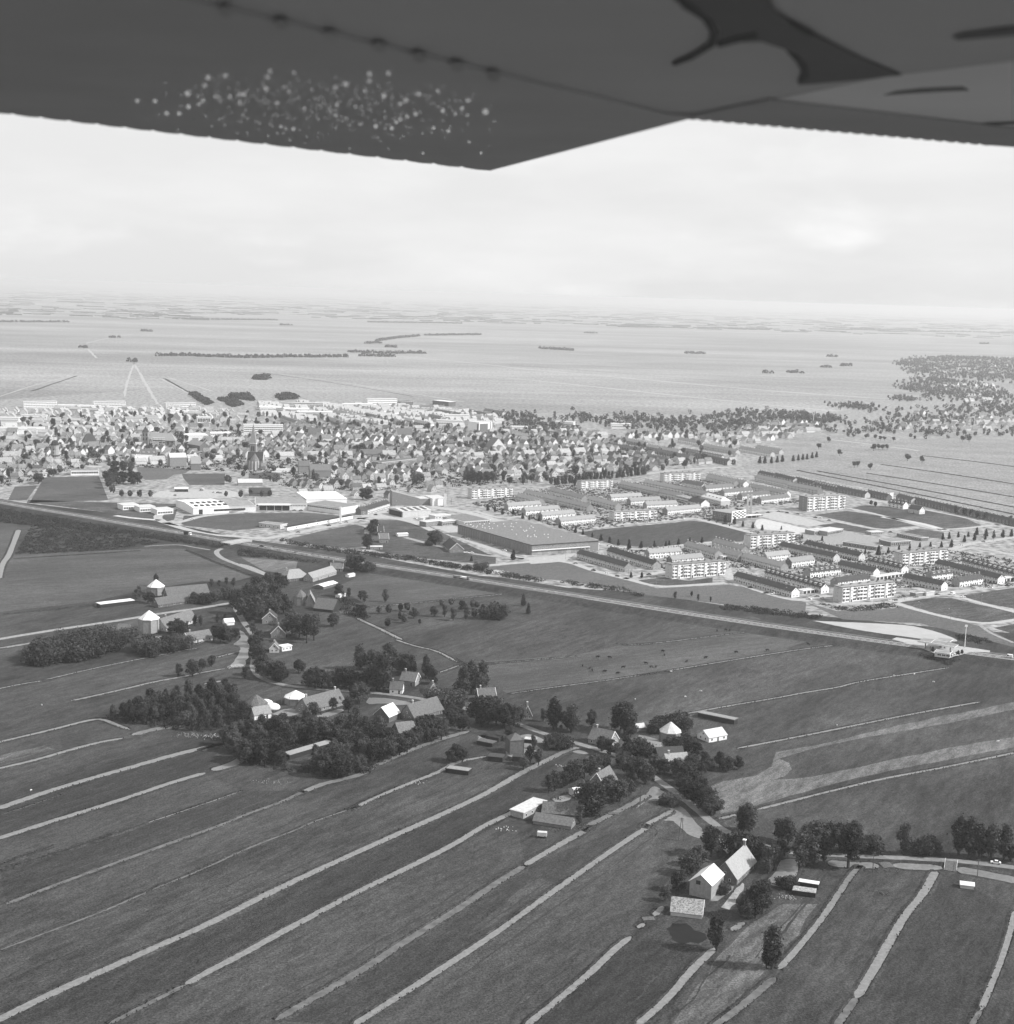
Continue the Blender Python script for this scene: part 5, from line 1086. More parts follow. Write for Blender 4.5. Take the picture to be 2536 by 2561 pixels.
flat('lean_to', 'white flat-roofed lean-to beside the small double-gabled cottage', 'outhouse', at('d5', 1382, 682), at('d5', 1448, 672), 5, 3, W_WHITE, T_METAL, win=(3, 1, 1.2, (1,)))
gabled('farmhouse', 'hipped pale-roofed farmhouse below the main road', 'farmhouse', at('d2', 350, 800, 2.8), at('d2', 525, 782, 2.8), 15, 2.8, 8.6, W_DARK, T_LIGHT, hip=.8, win=1, chim=1)
gabled('barn', 'long pale-roofed barn right of the hipped farmhouse', 'barn', at('d2', 545, 795, 3.2), at('d2', 722, 740, 3.2), 9, 3.2, 7.2, W_MID, T_LIGHT, win=1, chim=0)
gabled('lean_to', 'bright sheet-roofed lean-to in front of the long pale barn', 'shed', at('d2', 625, 858, 2.4), at('d2', 730, 828, 2.4), 9, 2.4, 3.6, W_DARK, T_METAL, win=0, chim=0)
gabled('cottage', 'little white-edged cottage against the road embankment', 'cottage', at('d2', 680, 720, 2.6), at('d2', 768, 722, 2.6), 8, 2.6, 6.6, W_MID, T_MID, trim=True, win=1)
gfront('barn', 'barn with lit pale roof side beside the dark cone hay barn', 'barn', 'd2', 490, 560, 1003, 15, 3.0, 9.5, W_DARK, T_LIGHT, win=0, chim=0)
gabled('barn', 'broad dark barn with black doorway below the lit-roof barn', 'barn', at('d2', 550, 1015, 2.4), at('d2', 695, 1030, 2.4), 15, 2.4, 8.6, W_BLACK, T_MID, win=0, chim=0)
gabled('caravan', 'small white trailer hut on the grass by the long pale barn', 'trailer', at('d2', 815, 790), at('d2', 862, 780), 4, 2.0, 2.8, W_WHITE, T_ETERN, win=0, chim=0)
gabled('caravan', 'white trailer hut among the nettles right of the upper farm', 'trailer', at('d2', 748, 945), at('d2', 790, 930), 4, 2.2, 3.0, W_WHITE, T_ETERN, win=0, chim=0)
# middle farms
gabled('farmhouse', 'long tiled farmhouse running along the lane right of the wide white roof', 'farmhouse', at('d6', 705, 455, 2.6), at('d6', 938, 392, 2.6), 11, 2.6, 8.6, W_MID, T_MID, win=1, chim=2)
gabled('outhouse', 'pale-roofed outhouse beside the thatched cone hay barn', 'outhouse', at('d6', 352, 520), at('d6', 462, 505), 8, 3, 6.5, W_WHITE, T_LIGHT, win=1, chim=0)
for x, y, lab in ((425, 420, 'smaller white hay stack cover by the pale outhouse'), (470, 445, 'larger white hay stack cover by the pale outhouse')):
    t = thing('hay_stack', lab, 'hay stack', at('d6', x, y)); mb = MB(); mb.cone([(4.2, 0), (4.3, 1.2), (3.4, 2.2), (1.8, 2.9), (.3, 3.1)], T_METAL, 12); part('cover', mb, t, smooth=True)
gabled('cottage', 'white-walled cottage with two front windows on the lane', 'cottage', at('d6', 1226, 348), at('d6', 1308, 352), 7.5, 3, 6.8, W_WHITE, T_MID, win=1, ends='r')
gabled('house', 'tiled house with white gable edge behind the white cottage', 'house', at('d6', 1292, 290), at('d6', 1390, 302), 9, 3.2, 7.5, W_MID, T_MID, win=1, ends='r', trim=True)
gfront('cottage', 'low cottage with white gable right of the white-walled cottage', 'cottage', 'd6', 1482, 1530, 348, 9, 2.6, 6, W_WHITE, T_MID, win=1, trim=True)
gabled('barn', 'barn with dazzling white roof plane above the wood', 'barn', at('d6', 1222, 497, 3.6), at('d6', 1294, 466, 3.6), 10, 3.6, 8.2, W_DARK, T_METAL, win=0, chim=0)
gabled('farmhouse', 'long low farmhouse with mottled roof right of the dazzling white roof', 'farmhouse', at('d6', 1385, 500, 2.6), at('d6', 1575, 445, 2.6), 11, 2.6, 8.8, W_DARK, T_MID, win=1, chim=1)
gabled('barn', 'grey-roofed barn half hidden by the tree row below the white roof', 'barn', at('d6', 1290, 605, 2.6), at('d6', 1402, 590, 2.6), 10, 2.6, 7.2, W_DARK, T_MID, win=0, chim=0)
flat('long_shed', 'long narrow shed with pale flat roof in the middle of the wood', 'shed', at('d6', 580, 776), at('d6', 855, 694), 4.2, 2.5, W_BLACK, T_SLATE, edge=T_SLATE)
flat('boat_shed', 'low dark boat shed with patched roof beside the narrow ditch', 'shed', at('d6', 1590, 858), at('d6', 1735, 878), 5, 1.9, W_BLACK, T_LIGHT, edge=W_BLACK)
# right farms
gabled('house', 'tiled house with big brick gable on the bend of the lane', 'house', at('d7', 856, 530, 2.8), at('d7', 993, 560, 2.8), 10, 2.8, 7.8, W_MID, T_MID, win=1, ends='r', trim=True)
gfront('house', 'house with steep white gable trim behind the poplars', 'house', 'd7', 432, 492, 412, 11, 2.8, 8.2, W_MID, T_MID, trim=True, win=1)
gabled('house', 'house with white-edged roof beside the tall poplar grove', 'house', at('d7', 150, 305), at('d7', 262, 300), 10, 3, 7.6, W_MID, T_MID, win=1, trim=True)
gabled('barn', 'low barn with mottled pale roof left of the octagonal hay barn on the right', 'barn', at('d7', 1140, 590, 2.2), at('d7', 1300, 620, 2.2), 10, 2.2, 6.0, W_MID, T_LIGHT, win=1, chim=0)
gabled('barn', 'dark-roofed barn in front of the octagonal hay barn on the right', 'barn', at('d7', 1310, 648, 2.4), at('d7', 1478, 640, 2.4), 8, 2.4, 6.0, W_DARK, T_DARK, win=0, chim=0)
gabled('cottage', 'pale-roofed cottage with a chimney under the trees by the lane', 'cottage', at('d7', 1370, 692, 2.2), at('d7', 1512, 680, 2.2), 8, 2.2, 5.8, W_PALE, T_LIGHT, win=1, chim=1)
gabled('stable', 'white-walled stable with pale sheet roof right of the octagonal hay barn', 'stable', at('d7', 1636, 562), at('d7', 1752, 540), 9.5, 2.8, 5.8, W_WHITE, T_ETERN, win=1, chim=0, ends='l')
flat('cattle_shed', 'long low open cattle shed at the ditch end in the pasture', 'shed', at('d7', 1562, 396), at('d7', 1798, 445), 5, 2.4, W_BLACK, T_LIGHT, edge=WOOD)
gabled('shed', 'small pale-roofed shed behind the low mottled barn', 'shed', at('d7', 1172, 492), at('d7', 1226, 486), 5, 2.4, 4.0, W_MID, T_ETERN, win=0, chim=0)
gabled('house', 'brick house with white-edged gable deep in trees above the white shed roof', 'house', at('d7', 966, 846, 2.8), at('d7', 1046, 795, 2.8), 9.5, 2.8, 8.8, W_DARK, T_MID, win=1, ends='l', trim=True)
gabled('shed', 'shed with bright white roof below the brick house in the trees', 'shed', at('d7', 776, 922), at('d7', 846, 912), 7, 2.6, 4.2, W_PALE, T_METAL, win=0, chim=0)
flat('cow_house', 'long shed with pale flat roof and dark doors at the ditch end', 'shed', at('d7', 436, 1056), at('d7', 585, 978), 7, 2.8, W_MID, T_ETERN, win=(4, 1.2, 1.4, (.6,)), edge=T_ETERN)
gabled('barn', 'low turf-toned barn roof right of the pale flat shed', 'barn', at('d7', 556, 1010, 1.6), at('d7', 782, 1028, 1.6), 10, 1.6, 5.2, W_DARK, T_THATCH, win=0, chim=0)
gabled('pigsty', 'low long pigsty with small windows below the turf-toned roof', 'shed', at('d7', 500, 1062, 1.8), at('d7', 745, 1100, 1.8), 7.5, 1.8, 4.4, W_MID, T_MID, win=1, chim=0, doors=False)
for v, a, b, D_, h, wm, rm, lab in (('d7', (135, 572), (235, 592), 5, 2, W_BLACK, T_MID, 'left one of two tarred sheds near the square hay barn'), ('d7', (192, 545), (276, 560), 5, 2.2, W_BLACK, W_BLACK, 'rear tarred shed left of the square hay barn'),
                                    ('d7', (205, 680), (300, 690), 6, 2.4, W_BLACK, T_DARK, 'black shed at the foot of the square hay barn'), ('d7', (365, 682), (440, 688), 6, 2.4, W_BLACK, T_DARK, 'black lean-to right of the square hay barn foot'), ('d7', (440, 562), (512, 570), 4, 2, W_BLACK, T_ETERN, 'small dark shed on the pool edge'),
                                    ('d8', (828, 545), (938, 560), 4.5, 2.0, W_BLACK, T_OLD, 'front tarred boathouse with patched roof on the ditch'), ('d8', (856, 505), (952, 520), 3, 2.2, W_BLACK, T_METAL, 'rear narrow boathouse with white roof edge')):
    flat('tarred_shed', lab, 'shed', at(v, *a), at(v, *b), D_, h, wm, rm, over=.2, para=.15, edge=rm)
gabled('hut', 'small white-roofed hut alone on the strip at the right edge', 'hut', at('d8', 1650, 512), at('d8', 1716, 520), 3.4, 1.8, 2.6, W_PALE, T_METAL, win=0, chim=0)
t = thing('crate_wagon', 'pale boarded farm wagon standing alone in the field', 'wagon', at('d7', 525, 1178), -.1)
mb = MB(); mb.box(0, 4.2, 0, 2.2, .8, 2.6, W_PALE); part('box', mb, t)
for x in (.8, 3.4):
    for y in (-.05, 2.05): mb = MB(); mb.tube((x, y, .5), (x, y + .2, .5), .5, .5, DARKP, 10); part('wheel', mb, t)
# bridges, jetties, poles
def footbridge(v, x, y, x2, y2, wd, lab, rail=True, arch=.9, name='footbridge'):
    a = at(v, x, y); b = at(v, x2, y2); d = b - a; t = thing(name, lab, 'bridge', (a.x, a.y, 0), math.atan2(d.y, d.x)); L_ = d.length; n_ = 8
    mb = MB(); prof = [(i * L_ / n_, .25 + arch * math.sin(math.pi * i / n_)) for i in range(n_ + 1)]
    for i in range(n_):
        (x0, z0), (x1, z1) = prof[i], prof[i + 1]
        mb.v += [(x0, -wd / 2, z0), (x0, wd / 2, z0), (x1, wd / 2, z1), (x1, -wd / 2, z1), (x0, -wd / 2, z0 - .25), (x0, wd / 2, z0 - .25), (x1, wd / 2, z1 - .25), (x1, -wd / 2, z1 - .25)]
        j = len(mb.v) - 8; mb.f += [(j, j + 3, j + 2, j + 1), (j + 4, j + 7, j + 3, j), (j + 1, j + 2, j + 6, j + 5), (j + 4, j + 5, j + 6, j + 7)]; mb.m += [mb.mi(WOOD)] * 4
    part('deck', mb, t)
    if rail:
        for s_ in (-1, 1):
            mb = MB()
            for i in range(n_):
                (x0, z0), (x1, z1) = prof[i], prof[i + 1]; mb.tube((x0, s_ * wd / 2, z0 + 1), (x1, s_ * wd / 2, z1 + 1), .07, .07, FRAME, 4)
            rl = part('handrail', mb, t)
            for i in range(0, n_ + 1, 2): mb = MB(); mb.tube((prof[i][0], s_ * wd / 2, prof[i][1]), (prof[i][0], s_ * wd / 2, prof[i][1] + 1), .06, .06, FRAME, 4); part('post', mb, rl)
footbridge('d7', 650, 605, 745, 578, 3.5, 'small railed footbridge over the ditch head by the lane')
footbridge('d8', 1600, 430, 1606, 382, 5, 'white-railed farm bridge over the roadside water at the right', arch=.5)
footbridge('d5', 1015, 800, 1120, 790, 3, 'railed bridge at the foot of the wide pond', arch=.4)
footbridge('d7', 985, 1022, 1056, 1022, 2.4, 'plank landing stage on the ditch below the trees', rail=False, arch=.1, name='landing_stage')
footbridge('d8', 1262, 402, 1318, 400, 6, 'plank dam across the roadside water with poles lying about', rail=False, arch=.2, name='plank_bridge')
footbridge('d8', 92, 665, 150, 662, 3, 'little plank bridge over the ditch left of the mossy-roofed shed', rail=False, arch=.1, name='plank_bridge')
def pole(v, x, y, h, lab, frame=False, arm=True):
    t = thing('utility_pole', lab, 'pole', at(v, x, y)); mb = MB()
    if frame: mb.tube((-1.1, 0, 0), (-.15, 0, h), .16, .12, WOOD, 6)
    else: mb.tube((0, 0, 0), (0, 0, h), .17, .11, WOOD, 6)
    part('post', mb, t)
    if frame: mb = MB(); mb.tube((1.1, 0, 0), (.15, 0, h), .16, .12, WOOD, 6); part('post', mb, t); mb = MB(); mb.tube((-.6, 0, h * .45), (.6, 0, h * .45), .09, .09, WOOD, 5); part('brace', mb, t)
    if arm:
        for z in (.5, 1.1): mb = MB(); mb.box(-1.0, 1.0, -.07, .07, h - z, h - z + .14, WOOD); part('crossarm', mb, t)
pole('d7', 1190, 950, 9, 'single wooden pole on the strip in front of the tree-hidden brick house')
pole('d7', 1455, 1195, 10.5, 'wooden A-frame pole on the meadow beside the long pool', frame=True)
pole('d8', 1220, 436, 9, 'wooden pole at the strip head below the lane on the right')
pole('d8', 1733, 458, 8, 'wooden pole beside the small white-roofed hut')
pole('d8', 967, 330, 10, 'wooden pole among the tall roadside trees on the right')
pole('d7', 828, 330, 8, 'lone pole in the pasture behind the poplars'); pole('d6', 528, 420, 9, 'pole left of the low wide white hay barn roof'); pole('d6', 1582, 470, 9, 'pole at the end of the long mottled farmhouse')
pole('d2', 1105, 240, 11, 'lamp post behind the short terrace on the works road'); pole('d2', 868, 230, 14, 'tall mast beside the round tree above the works', arm=False)
pole('g8', 1620, 150, 16, 'mast behind the slim-tower block'); pole('d8', 80, 115, 8, 'pole left of the pool at the lane edge')

# ------------------------------------------------------------------ filling station
t = thing('filling_station', 'filling station with three white zigzag canopies beside the main road', 'filling station', at('g1', 950, 560, 2.2))
def loc(v, x, y, z): 
    p = at(v, x, y, z); return (p.x - t.location.x, p.y - t.location.y)
for q in ([(620, 345), (785, 368), (850, 322), (690, 300)], [(850, 340), (1030, 365), (1100, 322), (905, 295)], [(955, 402), (1112, 426), (1168, 392), (1040, 352)], [(790, 372), (960, 400), (1030, 362), (850, 338)]):
    pl = [loc('g1', x, y, 7.0) for x, y in q]; mb = MB(); mb.prism(pl, 4.6, 5.0, FRAME, T_FELT); c_ = part('canopy', mb, t)
    mb = MB(); mb.prism([(pl[0][0] * .995, pl[0][1]), pl[1], (pl[1][0], pl[1][1] + .4), (pl[0][0], pl[0][1] + .4)], 4.3, 5.35, FRAME); part('fascia', mb, c_)
for x, y in ((720, 440), (785, 495), (965, 405), (1055, 470)):
    px_, py_ = loc('g1', x, y, 2.2); mb = MB(); mb.box(px_ - .3, px_ + .3, py_ - .3, py_ + .3, 0, 4.6, W_DARK); part('column', mb, t)
a0 = loc('g1', 845, 548, 2.2); a1 = loc('g1', 1045, 574, 2.2); an = math.atan2(a1[1] - a0[1], a1[0] - a0[0]); L_ = math.hypot(a1[0] - a0[0], a1[1] - a0[1])
mb = MB(); mb.box(0, L_, 0, 9, 0, 3.0, W_PALE); k = part('kiosk', mb, t, (a0[0], a0[1], 0), an); mb = MB(); mb.box(-.4, L_ + .4, -.4, 9.4, 3.0, 3.3, FRAME); mb.box(-.1, L_ + .1, -.1, 9.1, 3.3, 3.36, T_FELT); part('roof', mb, k)
for i in range(3): link('window', win_mesh(2.6, 1.3), k, (3 + i * L_ / 3.4, 0, 1.0))
for i in range(4):
    px_, py_ = loc('g1', 920 + i * 30, 425 + i * 5, 2.2); mb = MB(); mb.box(px_ - .4, px_ + .4, py_ - .3, py_ + .3, 0, 1.7, FRAME if i % 2 else MIDP); part('fuel_pump', mb, t)
t = thing('sign_mast', 'tall thin white mast behind the filling station', 'mast', at('g1', 1250, 425, 2.1)); mb = MB(); mb.tube((0, 0, 0), (0, 0, 15), .28, .2, FRAME, 8); part('shaft', mb, t); mb = MB(); mb.box(-.9, .9, -.2, .2, 14.6, 16.0, FRAME); part('sign_panel', mb, t); mb = MB(); mb.box(-.5, .5, -.5, .5, 0, .5, PAVE); part('plinth', mb, t)

# ------------------------------------------------------------------ vehicles
def car_parts(L_=4.3, wd=1.65, h=1.42, body=MIDP, van=False):
    k = ('car', L_, body.name, van)
    if k in CACHE: return CACHE[k]
    b = MB()
    if van: prof = [(0, .35), (0, 1.1), (.5, 1.35), (.9, h), (L_ - .05, h), (L_, .35)]
    else: prof = [(0, .35), (0, .78), (.25, .86), (1.15, .92), (L_ - .75, .95), (L_ - .05, .82), (L_, .35)]
    n_ = len(prof); b.v = [(x, 0, z) for x, z in prof] + [(x, wd, z) for x, z in prof]; b.f = [tuple(range(n_)), tuple(range(2 * n_ - 1, n_ - 1, -1))] + [((i + 1) % n_, i, n_ + i, n_ + (i + 1) % n_) for i in range(n_)]; b.m = [b.mi(body)] * len(b.f)
    g_ = MB()
    if van: g_.box(.6, 1.9, -.02, wd + .02, 1.2, h - .2, GLASS)
    else:
        q = [(1.15, .92), (1.75, h), (L_ - 1.35, h), (L_ - .75, .95)]; m_ = len(q); ins = .12
        g_.v = [(x, ins if z > 1 else .03, z) for x, z in q] + [(x, wd - (ins if z > 1 else .03), z) for x, z in q]; g_.f = [tuple(range(m_)), tuple(range(2 * m_ - 1, m_ - 1, -1))] + [((i + 1) % m_, i, m_ + i, m_ + (i + 1) % m_) for i in range(m_)]; g_.m = [g_.mi(GLASS), 0, 0, 0, 0, 0]
        r_ = MB(); r_.box(1.7, L_ - 1.3, ins - .02, wd - ins + .02, h - .02, h + .05, body)
    w_ = MB(); w_.tube((0, 0, 0), (0, .2, 0), .32, .32, DARKP, 10)
    CACHE[k] = (b.mesh('body'), g_.mesh('windows'), None if van else r_.mesh('cabin_roof'), w_.mesh('wheel'), L_, wd); return CACHE[k]
def car(v, x, y, rz, lab, body=MIDP, van=False, z0=0.1, name=None, L_=4.3, h=1.42, group=None):
    c_ = car_parts(L_, 1.65 if not van else 2.0, h if not van else 2.3, body, van); p = at(v, x, y, z0) if isinstance(v, str) else v
    t = thing(name or ('parked_van' if van else 'parked_car'), lab, 'van' if van else 'car', p, rz, group)
    link('body', c_[0], t); link('windows', c_[1], t)
    if c_[2]: link('cabin_roof', c_[2], t)
    for wx in (.75, c_[4] - .85):
        for wy in (-.04, c_[5] - .16): link('wheel', c_[3], t, (wx, wy, .32))
    return t
car('d8', 1798, 392, -.25, 'pale car driving on the lane at the right edge', FRAME, z0=.1)
car('d5', 1140, 520, 1.0, 'dark car parked beside the lane at the pond bend', DARKP); car('d7', 1205, 728, 1.0, 'pale car parked on the lane by the brick house in the trees', FRAME)
for i, (x, y, bd, lab) in enumerate(((650, 822, FRAME, 'pale car turning beside the nearest white block'), (1160, 818, MIDP, 'left of two cars beside the nearest white block'), (1180, 815, DARKP, 'right of two cars beside the nearest white block'), (1100, 842, FRAME, 'white car at the street corner by the nearest white block'), (1130, 838, MIDP, 'grey car behind the white one at the street corner'), (1265, 818, MIDP, 'car parked in front of the builders huts'), (1570, 818, FRAME, 'car parked on the right-hand estate street'), (290, 792, DARKP, 'dark car at the kerb below the porch-post terrace'))):
    car('d4', x, y, .35 if i else -.6, lab, bd)
for i, (x, y) in enumerate(((745, 525), (795, 553), (885, 517), (1018, 503), (1125, 518), (1262, 532), (1480, 578), (1655, 613))):
    car('g7', x, y, -.1 if i < 4 else -.75, '~parked car', (DARKP, MIDP)[i % 2], group='cars at the church car park')
car('d4', 1502, 800, .3, 'white van at the junction right of the builders huts', FRAME, van=True); car('d2', 925, 435, .4, 'dark van parked by the works road near the two dark trees', MIDP, van=True)
for i, (x, y) in enumerate(((1650, 490), (1685, 505), (1080 + 600, 500))): car('d2', x, y, -.5, '~pale car', FRAME if i % 2 else MIDP, group='cars beside the huge hall')
car('g8', 1700, 945, -.5, 'pale car farther along the track beside the huge hall', FRAME); car('g8', 1250, 975, .1, 'white car parked by the dark barn on the rough lot', FRAME); car('g8', 1310, 975, .1, 'second white car parked right of the dark barn', FRAME)
car('c2', 390, 890, .1, 'car at the forecourt left part of the white works', MIDP); car('c2', 440, 890, .1, 'second car at the forecourt of the white works', DARKP); car('d2', 780, 380, .3, 'car by the sign pillar gate', MIDP); car('d2', 650, 405, .3, 'car by the long white works wall', DARKP)
for i, (x, y) in enumerate(((950, 850), (960, 840), (1250, 372), (1230, 380), (1050, 408), (1150, 385), (1000, 410))): car('d3' if y < 500 else 'g2', x, y, .1, '~car' if y < 500 else '~pale van on the works yard', FRAME if i % 2 else MIDP, van=y > 500)
car('g1', 1085, 545, .2, 'white car parked at the filling station kiosk', FRAME, z0=2.25)
def lorry(x, L_, lab, cabm, boxm, tanker=False):
    p, d = main_at(x); rz = math.atan2(d.y, d.x); q = Vector((-d.y, d.x, 0)); t = thing('lorry', lab, 'lorry', p - q * 3.0 + Vector((0, 0, 2.15)), rz)
    mb = MB(); mb.box(0, L_ - 2.6, 0, 2.4, 1.0, 2.2 if tanker else 3.1, boxm); part('load_bed', mb, t); mb = MB(); mb.box(L_ - 2.4, L_ - .2, .05, 2.35, .6, 2.6, cabm); cb = part('cab', mb, t); mb = MB(); mb.box(L_ - .6, L_ - .17, .2, 2.2, 1.6, 2.35, GLASS); part('windscreen', mb, cb)
    mb = MB(); mb.box(0, L_ - .5, .5, 1.9, .6, 1.0, DARKP); part('chassis', mb, t)
    for wx in (1, 2.2, L_ - 1.3):
        for wy in (0, 2.15): mb = MB(); mb.tube((wx, wy, .5), (wx, wy + .25, .5), .5, .5, DARKP, 10); part('wheel', mb, t)
lorry(at('d1', 1430, 268, 2).x, 9, 'dark lorry with pale cab on the main road near the underpass', FRAME, DARKP)
lorry(at('d2', 1600, 752, 2).x, 8, 'flat-bed lorry leading on the main road with a trailer behind', MIDP, MIDP, True); lorry(at('d2', 1690, 770, 2).x, 9, 'long trailer following the flat-bed lorry on the main road', MIDP, FRAME, True)
p, d = main_at(at('d2', 172, 528, 2).x); car(p + Vector((0, 0, 2.16)), 0, 0, math.atan2(d.y, d.x), 'small dark car on the main road near the works gate', DARKP, name='driving_car')
p, d = main_at(at('g1', 1770, 540, 2).x); car(p + Vector((0, 0, 2.16)), 0, 0, math.atan2(d.y, d.x), 'pale van on the main road right of the filling station', FRAME, van=True, name='driving_van')
# ------------------------------------------------------------------ cattle
def beast(name, bodym, sc_=1.0):
    bm_v = [(-1.0, 0, 1.05), (-.5, 0, 1.05), (0, 0, 1.0), (.55, 0, 1.05), (.95, 0, 1.25), (1.25, 0, 1.15), (1.5, 0, .95)]
    e = [(i, i + 1) for i in range(6)]; rad = [.36, .42, .46, .42, .26, .2, .14]
    def leg(root, x, y):
        k = len(bm_v); bm_v.extend([(x, y, .75), (x + .03, y, .4), (x, y, .04)]); e.extend([(root, k), (k, k + 1), (k + 1, k + 2)]); rad.extend([.17, .09, .08])
    leg(0, -.95, .24); leg(0, -.95, -.24); leg(3, .6, .22); leg(3, .6, -.22)
    k = len(bm_v); bm_v.extend([(-1.32, 0, .95), (-1.38, 0, .5)]); e.extend([(0, k), (k, k + 1)]); rad.extend([.06, .04])
    me = bpy.data.meshes.new(name); me.from_pydata([tuple(c * sc_ for c in p) for p in bm_v], e, []); o = bpy.data.objects.new(name, me); COL.objects.link(o)
    md = o.modifiers.new('skin', 'SKIN'); 
    for i, s in enumerate(me.skin_vertices[0].data): s.radius = (rad[i] * sc_, rad[i] * sc_ * (1.05 if i < 4 else 1)); s.use_root = (i == 2)
    o.modifiers.new('sub', 'SUBSURF').levels = 1
    ev = o.evaluated_get(bpy.context.evaluated_depsgraph_get()); m2 = bpy.data.meshes.new_from_object(ev); m2.materials.clear(); m2.materials.append(bodym); bpy.data.objects.remove(o); m2.name = name; return m2
COW = beast('cow', mat('cow_hide', .02, var=.5, scale=1.2, obj_var=.4), 1.15); SHEEP = beast('sheep', mat('fleece', .6, var=.15, scale=3), .62)
for v, x, y in [('d7', a, b) for a, b in ((820, 72), (868, 86), (882, 100), (962, 108), (1047, 120), (1083, 80), (1228, 55), (1262, 78), (1293, 78), (1348, 2), (1492, 42), (1616, 18), (918, 14), (995, 18))] + [('h4', a, b) for a, b in ((440, 36), (460, 38), (395, 40), (118, 145), (652, 140), (860, 108), (492, 150))]:
    p = at(v, x, y); o = link('cow', COW, None, (p.x, p.y, 0.0), RND.uniform(0, 6.28)); tag(o, '~dark cow grazing in the fenced pasture', 'cow', 'cows grazing in the pasture')
for v, x, y in (('h4', 233, 376), ('h4', 312, 347), ('h4', 1300, 268), ('h4', 1404, 260), ('h4', 1502, 300), ('h4', 1008, 522), ('h4', 1831, 604), ('h1', 222, 138), ('h1', 165, 592), ('h4', 160, 247), ('d7', 1160, 285)):
    p = at(v, x, y); o = link('sheep', SHEEP, None, (p.x, p.y, 0), RND.uniform(0, 6.28)); tag(o, '~small white sheep in the meadow', 'sheep', 'white sheep scattered over the meadows')

# rubble, planks and washing round the yards
def heap(v, x, y, r_, n_, lab, mm=None, name='rubble_heap', cat='rubble', hz=.5):
    p = at(v, x, y); mb = MB(); rr = random.Random(int(x * 7 + y))
    for i in range(n_):
        q = rr.gauss(0, r_), rr.gauss(0, r_ * .5); s = rr.uniform(.08, .30); z = max(0, hz * (1 - math.hypot(*q) / r_ / 2)); mb.prism([(q[0] + s * math.cos(k * 1.57 + q[0] * 9), q[1] + s * math.sin(k * 1.57 + q[0] * 9)) for k in range(4)], 0, z + rr.uniform(.05, .2), mm or W_MID)
    o = link(name, mb.mesh(name), None, (p.x, p.y, .02)); o['kind'] = 'stuff'; o['label'] = lab; o['category'] = cat
heap('d8', 800, 562, 2.6, 40, 'white rubble heap left of the boathouses')
heap('h1', 1000, 295, 5, 60, 'white rubble strewn along the ditch head by the farm wood'); heap('h1', 1120, 300, 4, 40, 'pale rubble at the wood edge by the ditch head'); heap('d6', 60, 630, 4, 30, 'pale rubble in front of the left-hand farm wood', W_PALE)
heap('d5', 380, 585, 2.5, 20, 'white sheets lying left of the front octagonal hay barn'); heap('d5', 500, 590, 2.5, 16, 'white washing in front of the front octagonal hay barn'); heap('d7', 790, 860, 2, 14, 'white washing by the tree-hidden brick house'); heap('d7', 665, 925, 3, 30, 'dark scrap beside the white-roofed shed', DARKP, 'scrap_heap', 'scrap')
heap('d7', 660, 1130, 4, 30, 'scattered timber below the low pigsty', WOOD, 'timber_pile', 'timber'); heap('d7', 300, 1120, 3, 20, 'scattered boards left of the farm wagon', W_PALE, 'timber_pile', 'timber'); heap('d8', 1290, 430, 4, 40, 'dark poles and brushwood at the strip head', WOOD, 'timber_pile', 'timber'); heap('d8', 1260, 535, 3, 30, 'brushwood pile on the meadow strip', WOOD, 'timber_pile', 'timber')
heap('d2', 800, 1050, 5, 50, 'junk and boards at the right side of the upper farm', W_MID, 'scrap_heap', 'scrap'); heap('d3', 130, 750, 6, 50, 'white sand heap where the works track meets the main road', FRAME, hz=1.6); heap('d6', 1420, 545 + 380, 3, 14, 'pale scraps on the strip below the farm wood', W_PALE); heap('g5', 1060, 880, 2.0, 24, 'hay and dark implements between the near barn and farmhouse', DARKP, 'scrap_heap', 'scrap', 1.5)
heap('h1', 1440, 545, 5, 30, 'pale scraps on the strip end below the wood', W_MID); heap('d7', 675, 712, 3, 12, 'pale scraps on the ditch side', W_PALE)

# more cars and lamps in the estate streets
EST = [('d3', 1240, 365), ('d3', 1330, 367), ('d3', 1420, 362), ('d3', 1500, 352), ('d3', 700, 690), ('d3', 830, 738), ('d3', 930, 765), ('d3', 1010, 780), ('d3', 1250, 772), ('d4', 560, 828), ('d4', 620, 815), ('d4', 180, 752), ('d4', 340, 800), ('d4', 1220, 745), ('d4', 1260, 752), ('d4', 1740, 752), ('d4', 1640, 765), ('d4', 1850, 742), ('d4', 1560, 482), ('d4', 1700, 455), ('d4', 1100, 395), ('d4', 640, 302), ('c4', 420, 625), ('c4', 300, 603), ('c4', 700, 684), ('g8', 500, 500), ('g8', 330, 480), ('g8', 640, 560), ('d2', 420, 455), ('d2', 1000, 322), ('c1', 1420, 955), ('g2', 640, 905), ('g2', 1150, 875), ('g2', 1100, 870), ('g2', 1180, 880)]
for i, (v, x, y) in enumerate(EST): car(v, x, y, (.35, -.6, .3, -.7)[i % 4], '~' + ('white car', 'grey car', 'dark car')[i % 3] + ' on the street', (FRAME, MIDP, DARKP)[i % 3], z0=.1, group='cars in the estate streets')
LM = MB(); LM.tube((0, 0, 0), (0, 0, 7.5), .09, .06, MIDP, 5); LM = LM.mesh('lamp_post_shaft'); LA = MB(); LA.tube((0, 0, 7.4), (1.3, 0, 7.7), .05, .04, MIDP, 4); LA.box(1.1, 1.9, -.15, .15, 7.6, 7.78, FRAME); LA = LA.mesh('lamp_head')
